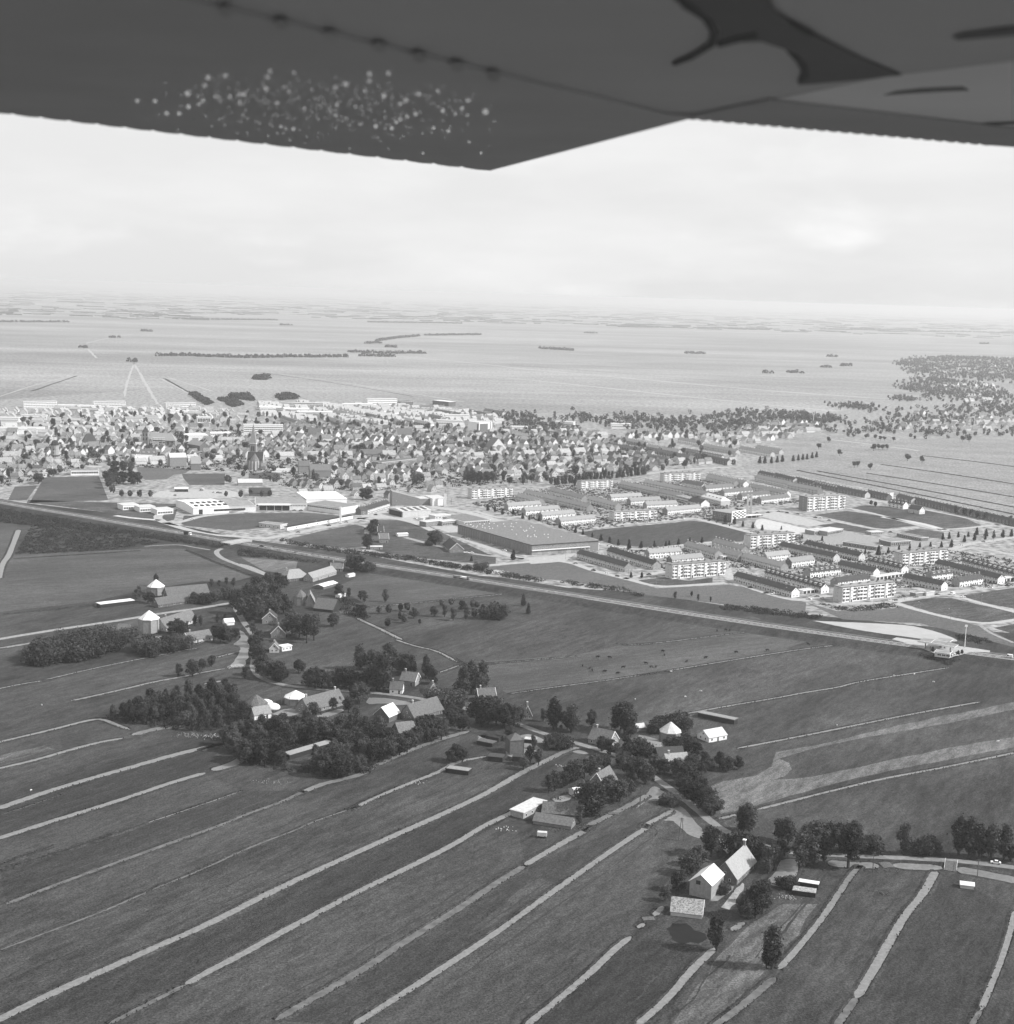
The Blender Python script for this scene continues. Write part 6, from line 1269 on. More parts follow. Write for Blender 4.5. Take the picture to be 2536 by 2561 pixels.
for v, l in (('d3', [(640, 655), (850, 735), (1110, 797), (1320, 855), (1600, 842), (1000, 390), (1320, 366), (1600, 340), (1760, 380)]), ('d4', [(230, 760), (420, 812), (820, 860), (1000, 862), (1200, 835), (1420, 800), (1690, 762), (1880, 748), (1300, 910), (1500, 955), (1700, 860), (1640, 468), (1780, 450)]), ('g8', [(420, 430), (120, 540), (700, 570)]), ('d2', [(300, 470), (560, 425), (760, 385)])):
    for x, y in l:
        t = thing('street_lamp', '~thin street lamp', 'street lamp', at(v, x, y), RND.uniform(0, 6.28), 'street lamps of the estate'); link('post', LM, t); link('lamp_head', LA, t)

for x, y, h_ in ((935, 562, 4.5), (985, 592, 4.8), (1050, 590, 5.5), (1130, 570, 4), (1160, 560, 4.5), (1210, 548, 4.5), (815, 520, 5)):
    STATION_TREES = globals().setdefault('STATION_TREES', []); STATION_TREES.append((x, y, h_))

# ------------------------------------------------------------------ old town: houses packed along crooked streets
HP = []
def house_proto(w_, l_, e_, r_, wm, rm, gm=None):
    """part meshes of a small town house, gable towards -y, centred"""
    d = {}
    mb = MB(); mb.v = [(-w_ / 2, 0, 0), (w_ / 2, 0, 0), (w_ / 2, l_, 0), (-w_ / 2, l_, 0), (-w_ / 2, 0, e_), (w_ / 2, 0, e_), (w_ / 2, l_, e_), (-w_ / 2, l_, e_), (0, 0, r_ - .1), (0, l_, r_ - .1)]
    mb.f = [(0, 1, 5, 8, 4), (1, 2, 6, 5), (2, 3, 7, 9, 6), (3, 0, 4, 7)]; a = mb.mi(gm or wm); b = mb.mi(wm); mb.m = [a, b, a, b]; d['walls'] = mb.mesh('walls')
    sl = (r_ - e_) / (w_ / 2); o = .35; mb = MB(); pr = [(-w_ / 2 - o, e_ - o * sl), (0, r_), (w_ / 2 + o, e_ - o * sl), (w_ / 2 + o, e_ - o * sl - .2), (0, r_ - .2), (-w_ / 2 - o, e_ - o * sl - .2)]
    mb.v = [(x, -.3, z) for x, z in pr] + [(x, l_ + .3, z) for x, z in pr]; n_ = 6; mb.f = [((i + 1) % n_, i, n_ + i, n_ + (i + 1) % n_) for i in range(n_)] + [tuple(range(n_)), tuple(range(2 * n_ - 1, n_ - 1, -1))]; mb.m = [mb.mi(rm)] * 8; d['roof'] = mb.mesh('roof')
    d['win'] = [(x, 0, z, 0) for x in (-w_ * .24, w_ * .24) for z in ((.9, 3.6) if e_ > 4 else (.9,))] + [(0, 0, e_ + .6, 0)] + [(w_ / 2, l_ * f, 1.0 if e_ < 4 else 3.4, math.pi / 2) for f in (.25, .7)]
    d['ch'] = (0, l_ * .75, r_); d['dims'] = (w_, l_, e_, r_); return d
TR_M = mat('town_roof_tile', .19, var=.25, scale=.6, obj_var=.3, rough=.8); TR_D = mat('town_dark_tile', .11, var=.25, scale=.6, obj_var=.3, rough=.8); TR_L = mat('town_pale_tile', .36, var=.18, scale=.6, obj_var=.15, rough=.8); TW_P = mat('town_plaster', .50, var=.14, scale=.5, obj_var=.2); TW_M = mat('town_brick', .28, var=.2, scale=.6, obj_var=.3)
for w_, l_, e_, r_, wm, rm, gm in ((7.5, 12, 5, 9.5, TW_P, TR_M, TW_P), (8, 10, 3.2, 8.4, TW_M, TR_M, TW_P), (7, 13, 5.5, 10, TW_M, TR_D, TW_M), (9, 14, 5.5, 11, TW_P, TR_M, W_WHITE), (8, 12, 3.4, 8.2, TW_P, TR_L, TW_P), (10, 16, 4, 9.5, W_WHITE, TR_L, TW_P),
                               (7, 11, 5.2, 9.2, TW_M, TR_D, TW_M), (8.5, 12, 6, 10.5, TW_P, TR_L, TW_P), (6.5, 9, 3, 7, TW_P, TR_M, W_WHITE), (11, 18, 5, 10.5, TW_P, TR_L, TW_P), (7.5, 22, 5.2, 9, TW_P, TR_L, TW_P), (7.5, 20, 5.2, 9, TW_M, TR_M, TW_P)):
    HP.append(house_proto(w_, l_, e_, r_, wm, rm, gm))
KIND = ['white-gabled house', 'low brick house', 'tall dark-roofed house', 'large white house', 'pale-roofed cottage', 'broad white house', 'dark brick house', 'white house with pale roof', 'small white cottage', 'big pale-roofed house', 'long pale-roofed row', 'long brick row']
def clear(p, r):
    for f in FOOT:
        xs = [q[0] for q in f]; ys = [q[1] for q in f]
        if min(xs) - r < p[0] < max(xs) + r and min(ys) - r < p[1] < max(ys) + r:
            c = Vector((sum(xs) / len(xs), sum(ys) / len(ys))); 
            if inside(p, [(c.x + (q[0] - c.x) * 1.0 + math.copysign(r * .8, q[0] - c.x), c.y + math.copysign(r * .8, q[1] - c.y) + (q[1] - c.y)) for q in f]): return False
    return True
HOUSES = []
def settle(v, poly, spacing, kinds, ang=.35, far=False):
    """houses set side by side along gently bent streets, backs to gardens"""
    pl = [(q.x, q.y) for q in pts(v, poly)]; cx = sum(p[0] for p in pl) / len(pl); cy = sum(p[1] for p in pl) / len(pl); R_ = max(math.hypot(p[0] - cx, p[1] - cy) for p in pl)
    c_, s_ = math.cos(ang), math.sin(ang); y = -R_; row = 0
    while y < R_:
        x = -R_ + RND.uniform(0, 10); kk = RND.choice(kinds)
        while x < R_:
            yy = y + 16 * math.sin(x * .011 + row * .35) + RND.uniform(-2, 2); p = (cx + x * c_ - yy * s_, cy + x * s_ + yy * c_)
            k = kk if RND.random() < .45 else RND.choice(kinds); adv = HP[k]['dims'][0] if row % 3 else HP[k]['dims'][1]
            if inside(p, pl) and RND.random() < .84 and clear(p, 8): HOUSES.append((p, k, ang + .17 * math.cos(x * .011 + row * .35) + (0 if row % 3 else math.pi / 2) + (math.pi if row % 2 else 0) + RND.uniform(-.08, .08)))
            x += adv + RND.choice((1.0, 2.5, 5, 9)) * spacing / 22
        y += (17 if row % 2 else 31) * spacing / 24; row += 1
settle('f', [(-20, 1125), (160, 1095), (330, 1090), (620, 1085), (760, 1060), (900, 1075), (1240, 1075), (1440, 1070), (1560, 1105), (1540, 1130), (1700, 1150), (1640, 1175), (1440, 1190), (1290, 1212), (1150, 1185), (1000, 1215), (860, 1212), (800, 1150), (600, 1150), (480, 1165), (340, 1160), (250, 1160), (110, 1178), (60, 1205), (-20, 1215)], 26, [0, 1, 1, 2, 3, 4, 6, 7, 8, 9, 0, 3, 7], .42)
settle('f', [(-20, 1070), (300, 1062), (620, 1050), (640, 1065), (330, 1085), (160, 1090), (-20, 1115)], 30, [3, 5, 9, 10, 7, 4], .1)
settle('f', [(-20, 1030), (170, 1025), (480, 1020), (600, 1030), (600, 1048), (300, 1058), (-20, 1065)], 36, [5, 9, 10, 10, 7], .05)
settle('f', [(640, 1010), (1000, 1015), (1240, 1040), (1240, 1070), (1000, 1065), (760, 1055), (650, 1040)], 32, [10, 10, 10, 7, 5, 4], -.9)
settle('f', [(700, 1210), (860, 1215), (1000, 1222), (1090, 1215), (1100, 1232), (960, 1245), (820, 1238), (720, 1235)], 30, [1, 2, 6, 4, 0], .5)
settle('c4', [(0, 340), (60, 240), (350, 215), (560, 225), (640, 260), (420, 300), (320, 330), (60, 360)], 30, [1, 3, 4, 5, 2])
settle('c4', [(900, 265), (1000, 255), (1400, 270), (1913, 260), (1913, 200), (1500, 170), (1100, 230)], 55, [1, 3, 4, 5])
settle('a4', [(1560, 335), (1900, 335), (1900, 400), (1620, 395)], 95, [1, 3, 4, 5], .2)
settle('a4', [(1620, 420), (1840, 430), (1840, 500), (1700, 490)], 75, [1, 3, 4, 5], .6)
settle('c4', [(1150, 150), (1700, 120), (1720, 180), (1250, 225)], 80, [1, 3, 4, 5], .3)
settle('c3', [(1160, 300), (1500, 320), (1920, 330), (1920, 400), (1700, 385), (1480, 345), (1250, 390), (1040, 340)], 34, [0, 1, 4, 7, 8, 3], .3)
settle('c3', [(1250, 520), (1560, 500), (1850, 525), (1920, 470), (1920, 545), (1600, 560), (1300, 560)], 32, [0, 1, 4, 7, 8, 2], .4)
HOUSES.sort(key=lambda h: h[0][0] ** 2 + h[0][1] ** 2)
# nearest first: up to 290 are houses of their own, the rest read as one far mass
far_mb = MB()
HN = 0; HLIM = 285
for p, k, rz in HOUSES:
    h = HP[k]
    dpx = proj((p[0], p[1], 0))
    if not (-40 < dpx[0] < 2580): continue
    if HN < HLIM:
        HN += 1
        t = thing('town_house' if k < 10 else 'house_row', '~' + KIND[k], 'house', (p[0], p[1], .04), rz, 'houses of the old town')
        hs = RND.uniform(.74, 1.04); t.scale = (hs, hs * RND.uniform(.85, 1.15), hs * RND.uniform(.85, 1.05))
        link('walls', h['walls'], t); link('roof', h['roof'], t)
        link('chimney', chim_mesh(), t, h['ch'])
        if HN < 200:
            for x, y, z, r in h['win']: link('window', win_mesh(1.3, 1.4), t, (x, y, z), r)
    else:
        hs = RND.uniform(.74, 1.04); c_, s_ = hs * math.cos(rz), hs * math.sin(rz)
        for src in (h['walls'], h['roof']):
            i0 = len(far_mb.v); far_mb.v += [(p[0] + q.co.x * c_ - q.co.y * s_, p[1] + q.co.x * s_ + q.co.y * c_, q.co.z * hs + .04) for q in src.vertices]
            for f in src.polygons: far_mb.f.append(tuple(i0 + i for i in f.vertices)); far_mb.m.append(far_mb.mi(src.materials[f.material_index]))
if far_mb.v: struct('distant_houses', far_mb, 'stuff', 'mass of small pale houses at the far side of the town', 'houses')
print('houses', len(HOUSES), HN)
# straight brick and pale rows in the far half of the town
for v, a, b, rm, wm in (('c2', (300, 192), (410, 228), T_MID, W_PALE), ('c2', (410, 222), (525, 266), T_LIGHT, W_PALE), ('c2', (640, 195), (750, 240), T_LIGHT, W_DARK), ('c2', (695, 215), (820, 252), T_LIGHT, W_DARK), ('c2', (765, 190), (908, 240), T_LIGHT, W_DARK), ('c2', (690, 145), (860, 185), T_LIGHT, W_MID), ('c2', (870, 185), (1010, 220), T_LIGHT, W_DARK),
                        ('c2', (925, 168), (1012, 190), T_MID, W_MID), ('c2', (1210, 205), (1400, 240), T_LIGHT, W_DARK), ('c2', (1325, 165), (1500, 195), T_MID, W_MID), ('c2', (1450, 140), (1640, 170), T_MID, W_MID), ('c2', (1695, 140), (1830, 170), T_MID, W_MID), ('c2', (1820, 135), (1960, 160), T_MID, W_PALE), ('c2', (1315, 110), (1530, 112), T_MID, W_PALE), ('c2', (1250, 140), (1640, 142), T_LIGHT, W_WHITE),
                        ('c3', (940, 392), (1200, 436), T_MID, W_DARK), ('c3', (1040, 352), (1240, 390), T_LIGHT, W_MID), ('c3', (1480, 352), (1660, 386), T_LIGHT, W_WHITE), ('c3', (1660, 402), (1913, 446), T_LIGHT, W_PALE), ('c3', (1310, 442), (1560, 490), T_MID, W_DARK), ('c3', (1150, 462), (1400, 510), T_MID, W_DARK), ('c3', (1500, 432), (1800, 490), T_MID, W_MID), ('c3', (1600, 472), (1850, 522), T_DARK, W_DARK), ('c3', (1240, 405), (1480, 448), T_LIGHT, W_MID),
                        ('c4', (20, 385), (240, 425), T_LIGHT, W_WHITE), ('c4', (135, 378), (300, 408), T_LIGHT, W_PALE)):
    terr(v, a, b, '~long terraced row', rm=rm, wm=wm, gm=W_PALE, win=1, unit=6.5, group='terraced rows of the far streets', name='terraced_row')

# ------------------------------------------------------------------ trees
def blob_points(lobes, n, depth=.42):
    """points towards the outside of a set of ellipsoid lobes, with the outward direction"""
    P = []; Q = []; wgt = np.array([l[3] * l[4] for l in lobes]); wgt = wgt / wgt.sum()
    for l, k in zip(lobes, NPR.multinomial(n, wgt)):
        d = NPR.normal(size=(k, 3)); d /= np.linalg.norm(d, axis=1)[:, None]
        r = 1 - depth * NPR.random(k) ** 1.6; c = np.array(l[:3]); s = np.array([l[3], l[3], l[4]])
        P.append(c + d * r[:, None] * s); Q.append(d)
    return np.concatenate(P), np.concatenate(Q)
def crown(name, kind, seed, n, leaf, mm):
    r = random.Random(seed); lobes = []
    if kind == 'round':
        for i in range(30):
            a = r.uniform(0, 6.28); q = r.uniform(.3, 3.0); z = r.uniform(1.8, 8.4); s = r.uniform(.8, 1.6) * (1 - abs(z - 5.2) / 9); q *= 1 - max(0, z - 6) / 4.5
            lobes.append((q * math.cos(a), q * math.sin(a), z, s, s * r.uniform(.8, 1.1)))
    elif kind == 'poplar':
        for i in range(14):
            z = 1.8 + i * .58; q = r.uniform(0, .75); a = r.uniform(0, 6.28); s = 1.25 * math.sin(math.pi * (i + 2) / 17) + .25; lobes.append((q * math.cos(a), q * math.sin(a), z, s * r.uniform(.8, 1.1), s * 1.15))
    elif kind == 'loose':
        for i in range(16):
            a = r.uniform(0, 6.28); z = r.uniform(1.8, 9.0); q = r.uniform(.2, 2.2) * (1 - abs(z - 5.0) / 7); s = r.uniform(.75, 1.4); lobes.append((q * math.cos(a), q * math.sin(a), z, s, s * 1.15))
    elif kind == 'pollard':
        for i in range(12):
            a = r.uniform(0, 6.28); q = r.uniform(.3, 2.3); z = r.uniform(4.2, 7.8); s = r.uniform(1.2, 1.7); lobes.append((q * math.cos(a), q * math.sin(a), z, s, s * 1.05))
    elif kind == 'cone':
        for i in range(10):
            z = 1.4 + i * .8; s = 1.9 * (1 - i / 11) + .25; lobes.append((r.uniform(-.3, .3), r.uniform(-.3, .3), z, s, .8))
    elif kind == 'bush':
        for i in range(16):
            a = r.uniform(0, 6.28); q = r.uniform(.2, 4.2); s = r.uniform(1.5, 2.6); lobes.append((q * math.cos(a), q * math.sin(a), s * r.uniform(.7, 1.9), s, s * 1.05))
    P, Q = blob_points(lobes, n); keep = P[:, 2] > .1; P = P[keep]; Q = Q[keep]
    P = P + Q * (NPR.exponential(.28, len(P)) * (NPR.random(len(P)) < .3))[:, None] + NPR.normal(scale=.12, size=P.shape)
    ax, ay = leaf_axes(len(P), leaf, Q); k = NPR.uniform(.55, 1.35, (len(P), 1)); return quads_mesh(name, P, ax * k, ay * k, mm), lobes
def trunk(kind, seed, lobes):
    r = random.Random(seed); mb = MB(); h = {'round': 4.2, 'poplar': 7, 'loose': 6.5, 'pollard': 4.2, 'cone': 4, 'bush': 1.2}[kind]
    mb.tube((0, 0, -.1), (r.uniform(-.1, .1), r.uniform(-.1, .1), h), .3, .14, BARK, 7)
    for l in lobes[::2]: mb.tube((0, 0, h * r.uniform(.5, .95)), (l[0] * .9, l[1] * .9, l[2]), .12, .03, BARK, 5)
    return mb.mesh('trunk')
L_BANK = mat('bank_reeds', .045, rough=.9, var=.6, scale=.35, spec=.05, transl=.15, coord='World')
TP = {}
for kind, nv, n_, leaf in (('round', 6, 4300, .21), ('poplar', 4, 3000, .20), ('loose', 5, 2500, .20), ('pollard', 2, 2600, .26), ('cone', 2, 1500, .26), ('bush', 3, 4600, .25)):
    for i in range(nv):
        m_, lb = crown('crown', kind, 40 + i * 7 + len(kind), n_, leaf, (L1, L2, L3, L1, L2, L1)[i] if kind != 'cone' else L3)
        TP.setdefault(kind, []).append((m_, trunk(kind, i, lb)))
NAMES = {'round': ('broadleaf_tree', 'round leafy tree'), 'poplar': ('poplar_tree', 'tall narrow poplar'), 'loose': ('willow_tree', 'loose-crowned willow'), 'pollard': ('pollard_tree', 'round-headed pollard tree'), 'cone': ('young_tree', 'small conical tree'), 'bush': ('shrub', 'broad dark shrub')}
TREES = []
TREE_GROUP = ['']
def tree(v, x, y, h, kind, group=None):
    p = at(v, x, y) if isinstance(v, str) else v
    TREES.append((p.x, p.y, h, kind, group))
def trees(v, l, kind, group=None):
    for q in l:
        k = q[3] if len(q) > 3 else kind; tree(v, q[0], q[1], q[2], k, group)
trees('d8', [(425, 355, 13), (330, 445, 10), (365, 400, 9), (270, 525, 8), (200, 575, 6.5), (570, 350, 8, 'bush'), (655, 365, 9), (625, 345, 8), (645, 660, 13, 'loose'), (610, 660, 11, 'round'), (585, 640, 7), (690, 590, 9, 'loose'), (455, 820, 13, 'loose'), (740, 425, 10, 'loose'), (705, 435, 10, 'loose'), (765, 370, 9), (615, 252, 14, 'loose'), (575, 245, 10, 'loose'),
             (765, 285, 10), (805, 300, 12, 'loose'), (860, 425, 15, 'loose'), (900, 400, 16, 'loose'), (930, 390, 17, 'loose'), (980, 395, 14, 'loose'), (1000, 335, 13), (1060, 330, 14), (1100, 415, 17, 'loose'), (1135, 330, 13, 'loose'), (1195, 335, 6, 'bush'), (1370, 342, 12, 'loose'), (1480, 345, 6, 'bush'), (1640, 352, 16, 'poplar'), (1692, 360, 16, 'poplar'), (1742, 365, 14, 'poplar'), (1800, 368, 14, 'poplar'), (1862, 372, 14, 'poplar'), (1895, 378, 8),
             (725, 910, 15, 'poplar'), (700, 905, 9, 'poplar'), (300, 65, 10), (345, 100, 11), (395, 135, 11), (425, 155, 10), (290, 40, 9), (485, 535, 3.2, 'bush'), (790, 510, 4, 'bush'), (680, 640, 9)], 'round')
trees('d7', [(1290, 745, 9), (1350, 765, 8), (1425, 775, 9), (1475, 830, 10), (1530, 885, 11), (1585, 930, 11), (1630, 990, 11), (1670, 1025, 9), (1500, 800, 9), (1555, 655, 8), (1605, 705, 7), (1705, 720, 8), (1760, 745, 8), (1825, 735, 7), (1525, 725, 8), (1585, 765, 7), (1640, 740, 7), (630, 472, 16, 'poplar'), (650, 480, 13, 'loose'), (745, 495, 14, 'loose'), (720, 480, 10), (565, 425, 7, 'loose'), (880, 462, 10), (1090, 505, 17), (1065, 485, 14), (1130, 525, 9),
             (1000, 645, 9), (945, 620, 9), (1100, 605, 7), (1185, 645, 7, 'bush'), (50, 265, 17, 'poplar'), (100, 245, 18, 'poplar'), (170, 235, 17, 'poplar'), (30, 285, 12), (130, 250, 14), (160, 445, 16), (210, 445, 17), (260, 445, 16), (315, 470, 14), (375, 465, 12), (420, 425, 9), (240, 400, 13), (600, 605, 8), (350, 545, 8), (480, 705, 9, 'loose'), (435, 735, 7), (535, 705, 8, 'loose'), (660, 590, 6, 'bush'), (500, 600, 7, 'loose'),
             (780, 805, 11), (830, 785, 10), (725, 825, 9), (900, 745, 9), (640, 875, 9, 'loose'), (600, 885, 8, 'loose'), (700, 845, 8), (960, 725, 8), (1120, 785, 11), (1180, 795, 12), (1230, 835, 11), (1080, 725, 9), (1000, 935, 12), (1060, 945, 11), (1110, 905, 9), (820, 1015, 14, 'loose'), (880, 1035, 15, 'loose'), (930, 1035, 13, 'loose'), (800, 1085, 8, 'loose'), (855, 1000, 12), (1350, 960, 3, 'bush'), (1395, 965, 4, 'bush'), (1420, 470, 7, 'bush'), (1300, 500, 6, 'bush'), (1360, 470, 6, 'bush'), (1860, 1140, 11, 'loose'), (1900, 1130, 10, 'loose'), (1470, 620, 7, 'bush'), (1440, 560, 6, 'bush')], 'round')
trees('d6', [(1440, 665, 12), (1500, 655, 12), (1560, 645, 12), (1395, 695, 11), (1340, 725, 11), (1290, 745, 11), (1235, 765, 11), (1190, 775, 11), (1650, 785, 9), (1695, 790, 8), (1620, 795, 7), (1035, 195, 15, 'poplar'), (1040, 190, 11), (1120, 195, 13), (1190, 335, 22, 'loose'), (1245, 195, 13), (1215, 180, 15, 'loose'), (1340, 225, 14), (1310, 215, 10), (1460, 235, 12, 'poplar'), (1510, 285, 9), (1480, 250, 9), (1035, 405, 12), (1000, 400, 9), (960, 470, 9), (640, 215, 8, 'loose'), (400, 235, 13), (440, 255, 12), (495, 265, 12), (530, 275, 10), (370, 135, 9), (360, 100, 8), (1600, 435, 8, 'bush'), (1545, 420, 7, 'bush'), (1650, 560, 9), (1700, 590, 8), (1600, 560, 10), (1680, 500, 9), (1640, 520, 9), (1420, 590, 9), (1360, 600, 8), (1450, 590, 9), (1500, 570, 8), (730, 520, 10), (860, 440, 6), (900, 420, 5)] + [(700 + i * 44, 308 + i * 2, 10 + (i * 7 % 4)) for i in range(12)], 'round')
trees('d5', [(1080, 425, 16), (1140, 465, 17), (1200, 465, 18), (1270, 445, 18), (1340, 445, 17), (1390, 425, 15), (1200, 265, 12), (1290, 245, 12), (1350, 235, 11), (1400, 245, 10), (1160, 335, 14), (1250, 335, 15), (1330, 335, 15), (1110, 380, 13), (1450, 565, 16), (1500, 585, 16), (1550, 625, 18, 'loose'), (1600, 605, 17, 'loose'), (1440, 505, 12), (1735, 512, 10), (1770, 305, 10), (1840, 312, 7, 'loose'), (1180, 565, 8, 'loose'), (1220, 625, 9), (1200, 705, 10), (1235, 765, 10), (1290, 835, 10), (1340, 885, 10), (1255, 805, 10), (1190, 650, 9), (1370, 890, 9), (660, 562, 11), (720, 572, 9), (620, 555, 8), (690, 560, 9), (785, 505, 7, 'poplar'), (825, 508, 7, 'poplar'), (940, 485, 6, 'poplar'), (990, 485, 6, 'poplar'), (960, 615, 10), (1020, 625, 10), (1060, 602, 8), (930, 592, 9), (980, 580, 9),
             (520, 235, 9, 'poplar'), (405, 312, 8, 'loose'), (385, 322, 7, 'loose'), (480, 355, 9), (450, 345, 8), (780, 355, 9), (900, 242, 6, 'loose'), (1000, 232, 6, 'loose'), (950, 242, 5, 'loose'), (1050, 240, 7, 'loose'), (670, 855, 8, 'loose'), (770, 855, 11), (835, 805, 7), (900, 785, 7), (1510, 830, 8), (1480, 810, 6), (1000, 320, 7, 'bush'), (920, 335, 6, 'bush'), (850, 350, 6, 'bush'), (1130, 870, 7, 'loose')], 'round')
trees('d2', [(830, 735, 14), (890, 742, 13), (860, 740, 12), (960, 742, 6, 'bush'), (930, 975, 8, 'loose'), (905, 960, 7, 'loose'), (1085, 975, 9, 'loose'), (1040, 1062, 6), (1110, 1062, 7), (1200, 1042, 6), (1250, 1045, 7), (1300, 1095, 8), (1230, 1132, 7), (1200, 1110, 6), (1450, 1082, 8), (1510, 1012, 6), (1530, 1085, 9, 'loose'), (1580, 1005, 7), (1595, 1112, 9, 'loose'), (1660, 1042, 8), (1690, 1102, 9, 'loose'), (1740, 1022, 7), (1750, 1092, 7), (1770, 1022, 6), (1815, 1032, 4, 'loose'), (1890, 1085, 9), (1105, 1165, 7), (1345, 1142, 4, 'loose'), (920, 1085, 9), (880, 1070, 8), (700, 1152, 9), (980, 470, 12), (1010, 455, 13), (995, 440, 11), (950, 575, 14), (1460, 548, 15), (1430, 545, 12), (1490, 540, 10), (1410, 552, 4, 'bush'), (920, 208, 13), (965, 212, 13), (1730, 670, 5, 'cone'), (1800, 730, 5, 'bush'), (850, 280, 6, 'cone')], 'round')
trees('d3', [(115, 1092, 9, 'bush'), (180, 1088, 9), (150, 1085, 9), (90, 1075, 8), (325, 1002, 9), (362, 1062, 8), (20, 1040, 5, 'loose'), (250, 658, 9, 'cone'), (905, 518, 7), (970, 532, 6), (1035, 552, 6), (1115, 577, 9), (1205, 572, 7), (1305, 562, 6), (1390, 557, 5), (1415, 552, 5), (1485, 547, 6), (1570, 517, 4), (1660, 532, 6), (840, 492, 5), (770, 472, 5), (715, 457, 6), (1130, 792, 5), (1210, 792, 5), (1460, 947, 5, 'loose'), (1585, 932, 4, 'loose'), (1630, 967, 5, 'loose'), (1725, 975, 4, 'loose'), (320, 352, 6), (115, 300, 6), (60, 290, 7), (250, 320, 6), (170, 320, 6), (600, 420, 6), (445, 370, 6), (370, 360, 5), (20, 740, 4)], 'cone')
trees('d4', [(1450, 442, 7), (1490, 437, 7), (1550, 427, 6), (1590, 457, 7), (1615, 422, 5), (1670, 412, 8), (1655, 447, 8), (1730, 422, 8), (1725, 442, 6), (1780, 432, 8), (1840, 427, 8), (1895, 422, 8), (1440, 492, 6), (1505, 492, 8), (1370, 487, 5), (1300, 492, 5), (1235, 502, 5), (1165, 507, 5), (1095, 532, 6), (1030, 542, 9), (945, 532, 5), (275, 382, 6), (215, 367, 6), (150, 357, 6), (95, 342, 8), (35, 332, 8), (400, 377, 4), (665, 450, 5), (535, 430, 4)], 'cone')
trees('c4', [(1510, 838, 9, 'poplar'), (1570, 850, 9), (1620, 858, 9), (1660, 870, 9), (1720, 880, 9), (1770, 885, 8), (1830, 895, 8), (1890, 900, 8), (640, 350, 10, 'pollard'), (570, 396, 10, 'pollard'), (712, 440, 10, 'pollard'), (818, 520, 9, 'pollard'), (835, 518, 9, 'pollard'), (925, 536, 10, 'pollard'), (1180, 476, 11, 'pollard'), (1280, 491, 11, 'pollard'), (948, 406, 11, 'pollard'), (980, 396, 9, 'pollard'), (1010, 398, 9, 'pollard'), (1040, 398, 9, 'pollard'), (895, 323, 9, 'pollard'), (960, 326, 9, 'pollard'), (995, 335, 8, 'pollard'), (1022, 336, 8, 'pollard'), (1085, 341, 8, 'pollard'), (1560, 341, 10, 'pollard'), (1605, 346, 11, 'pollard'), (245, 492, 10, 'cone'), (285, 487, 10, 'cone'), (320, 482, 10, 'cone'), (395, 477, 9, 'cone'), (430, 472, 9, 'cone'), (460, 468, 9, 'cone'), (490, 466, 9, 'cone'), (525, 457, 9, 'cone'), (555, 451, 9, 'cone'), (200, 492, 10, 'cone'), (165, 492, 10, 'cone'), (960, 790, 6), (930, 780, 6)], 'round')
trees('g2', [(20, 930, 9), (120, 935, 9), (235, 938, 10), (365, 935, 9), (1270, 925, 7), (1445, 935, 9), (1280, 765, 11), (1310, 765, 10), (485, 575, 11), (1475, 690, 9), (1500, 620, 9), (1420, 610, 8), (200, 325, 13), (185, 300, 12), (700, 240, 15), (745, 255, 14), (680, 220, 13), (1030, 260, 9), (1080, 260, 9), (1230, 205, 9), (1795, 735, 7, 'poplar'), (1840, 750, 6), (1700, 930, 8), (1790, 930, 9), (1570, 910, 8)], 'round')
trees('g3', [(610, 960, 13), (640, 950, 12), (580, 930, 11), (1500, 560, 14), (1440, 550, 12), (1560, 570, 11), (1750, 1030, 14), (1720, 940, 13), (1680, 900, 12), (1800, 870, 14), (1160, 420, 13), (1120, 350, 12), (1640, 340, 13), (1660, 300, 12), (380, 500, 9), (330, 490, 8), (50, 560, 9), (1360, 420, 6), (700, 430, 8), (1080, 430, 9), (830, 800, 5, 'bush'), (1740, 620, 6)], 'round')
trees('c1', [(830, 700, 13), (870, 690, 14), (920, 690, 15), (980, 690, 16), (1030, 690, 14), (860, 600, 14), (920, 605, 15), (980, 610, 15), (840, 770, 12), (820, 650, 12), (890, 700, 10), (1000, 700, 10)], 'round')
trees('c2', [(870, 475, 16), (910, 475, 16), (890, 470, 15), (1700, 680, 16), (1740, 690, 17), (1790, 690, 16), (1850, 680, 15), (1890, 675, 14), (1290, 640, 13), (1320, 700, 13), (1360, 690, 13), (1390, 640, 12), (600, 500, 11), (640, 500, 10), (540, 270, 13), (560, 265, 12), (1040, 235, 16), (1090, 235, 15), (1180, 270, 14), (1220, 265, 13), (1410, 280, 12), (1610, 380, 12), (1800, 390, 13), (1380, 410, 12), (830, 580, 11), (880, 640, 10), (940, 630, 10), (1450, 560, 11)], 'round')
for x, y, h_ in STATION_TREES: tree('g1', x, y, h_, 'poplar', 'young poplars round the filling station')
# woods round the farms: single trees, set close
def wood(v, poly, spacing, h0, h1, kinds, ko=(), group=None):
    pl = [(q.x, q.y) for q in pts(v, poly)]
    for p in fill(pl, spacing, keep_out=[[(q.x, q.y) for q in pts(kv, kp)] for kv, kp in ko]):
        if clear(p, 1.0): TREES.append((p[0], p[1], RND.uniform(h0, h1), RND.choice(kinds), group))
wood('d6', [(150, 670), (200, 620), (420, 600), (600, 610), (730, 600), (860, 575), (1000, 570), (1160, 630), (1250, 700), (1180, 775), (1090, 870), (880, 905), (740, 880), (700, 820), (880, 720), (860, 660), (600, 720), (560, 830), (440, 840), (300, 800), (170, 700)], 5.9, 8, 13.0, ['round', 'loose', 'round', 'round', 'poplar', 'loose', 'round'], ko=(('d6', [(540, 720), (880, 650), (900, 740), (640, 840), (560, 850)]),), group='trees of the farm wood')
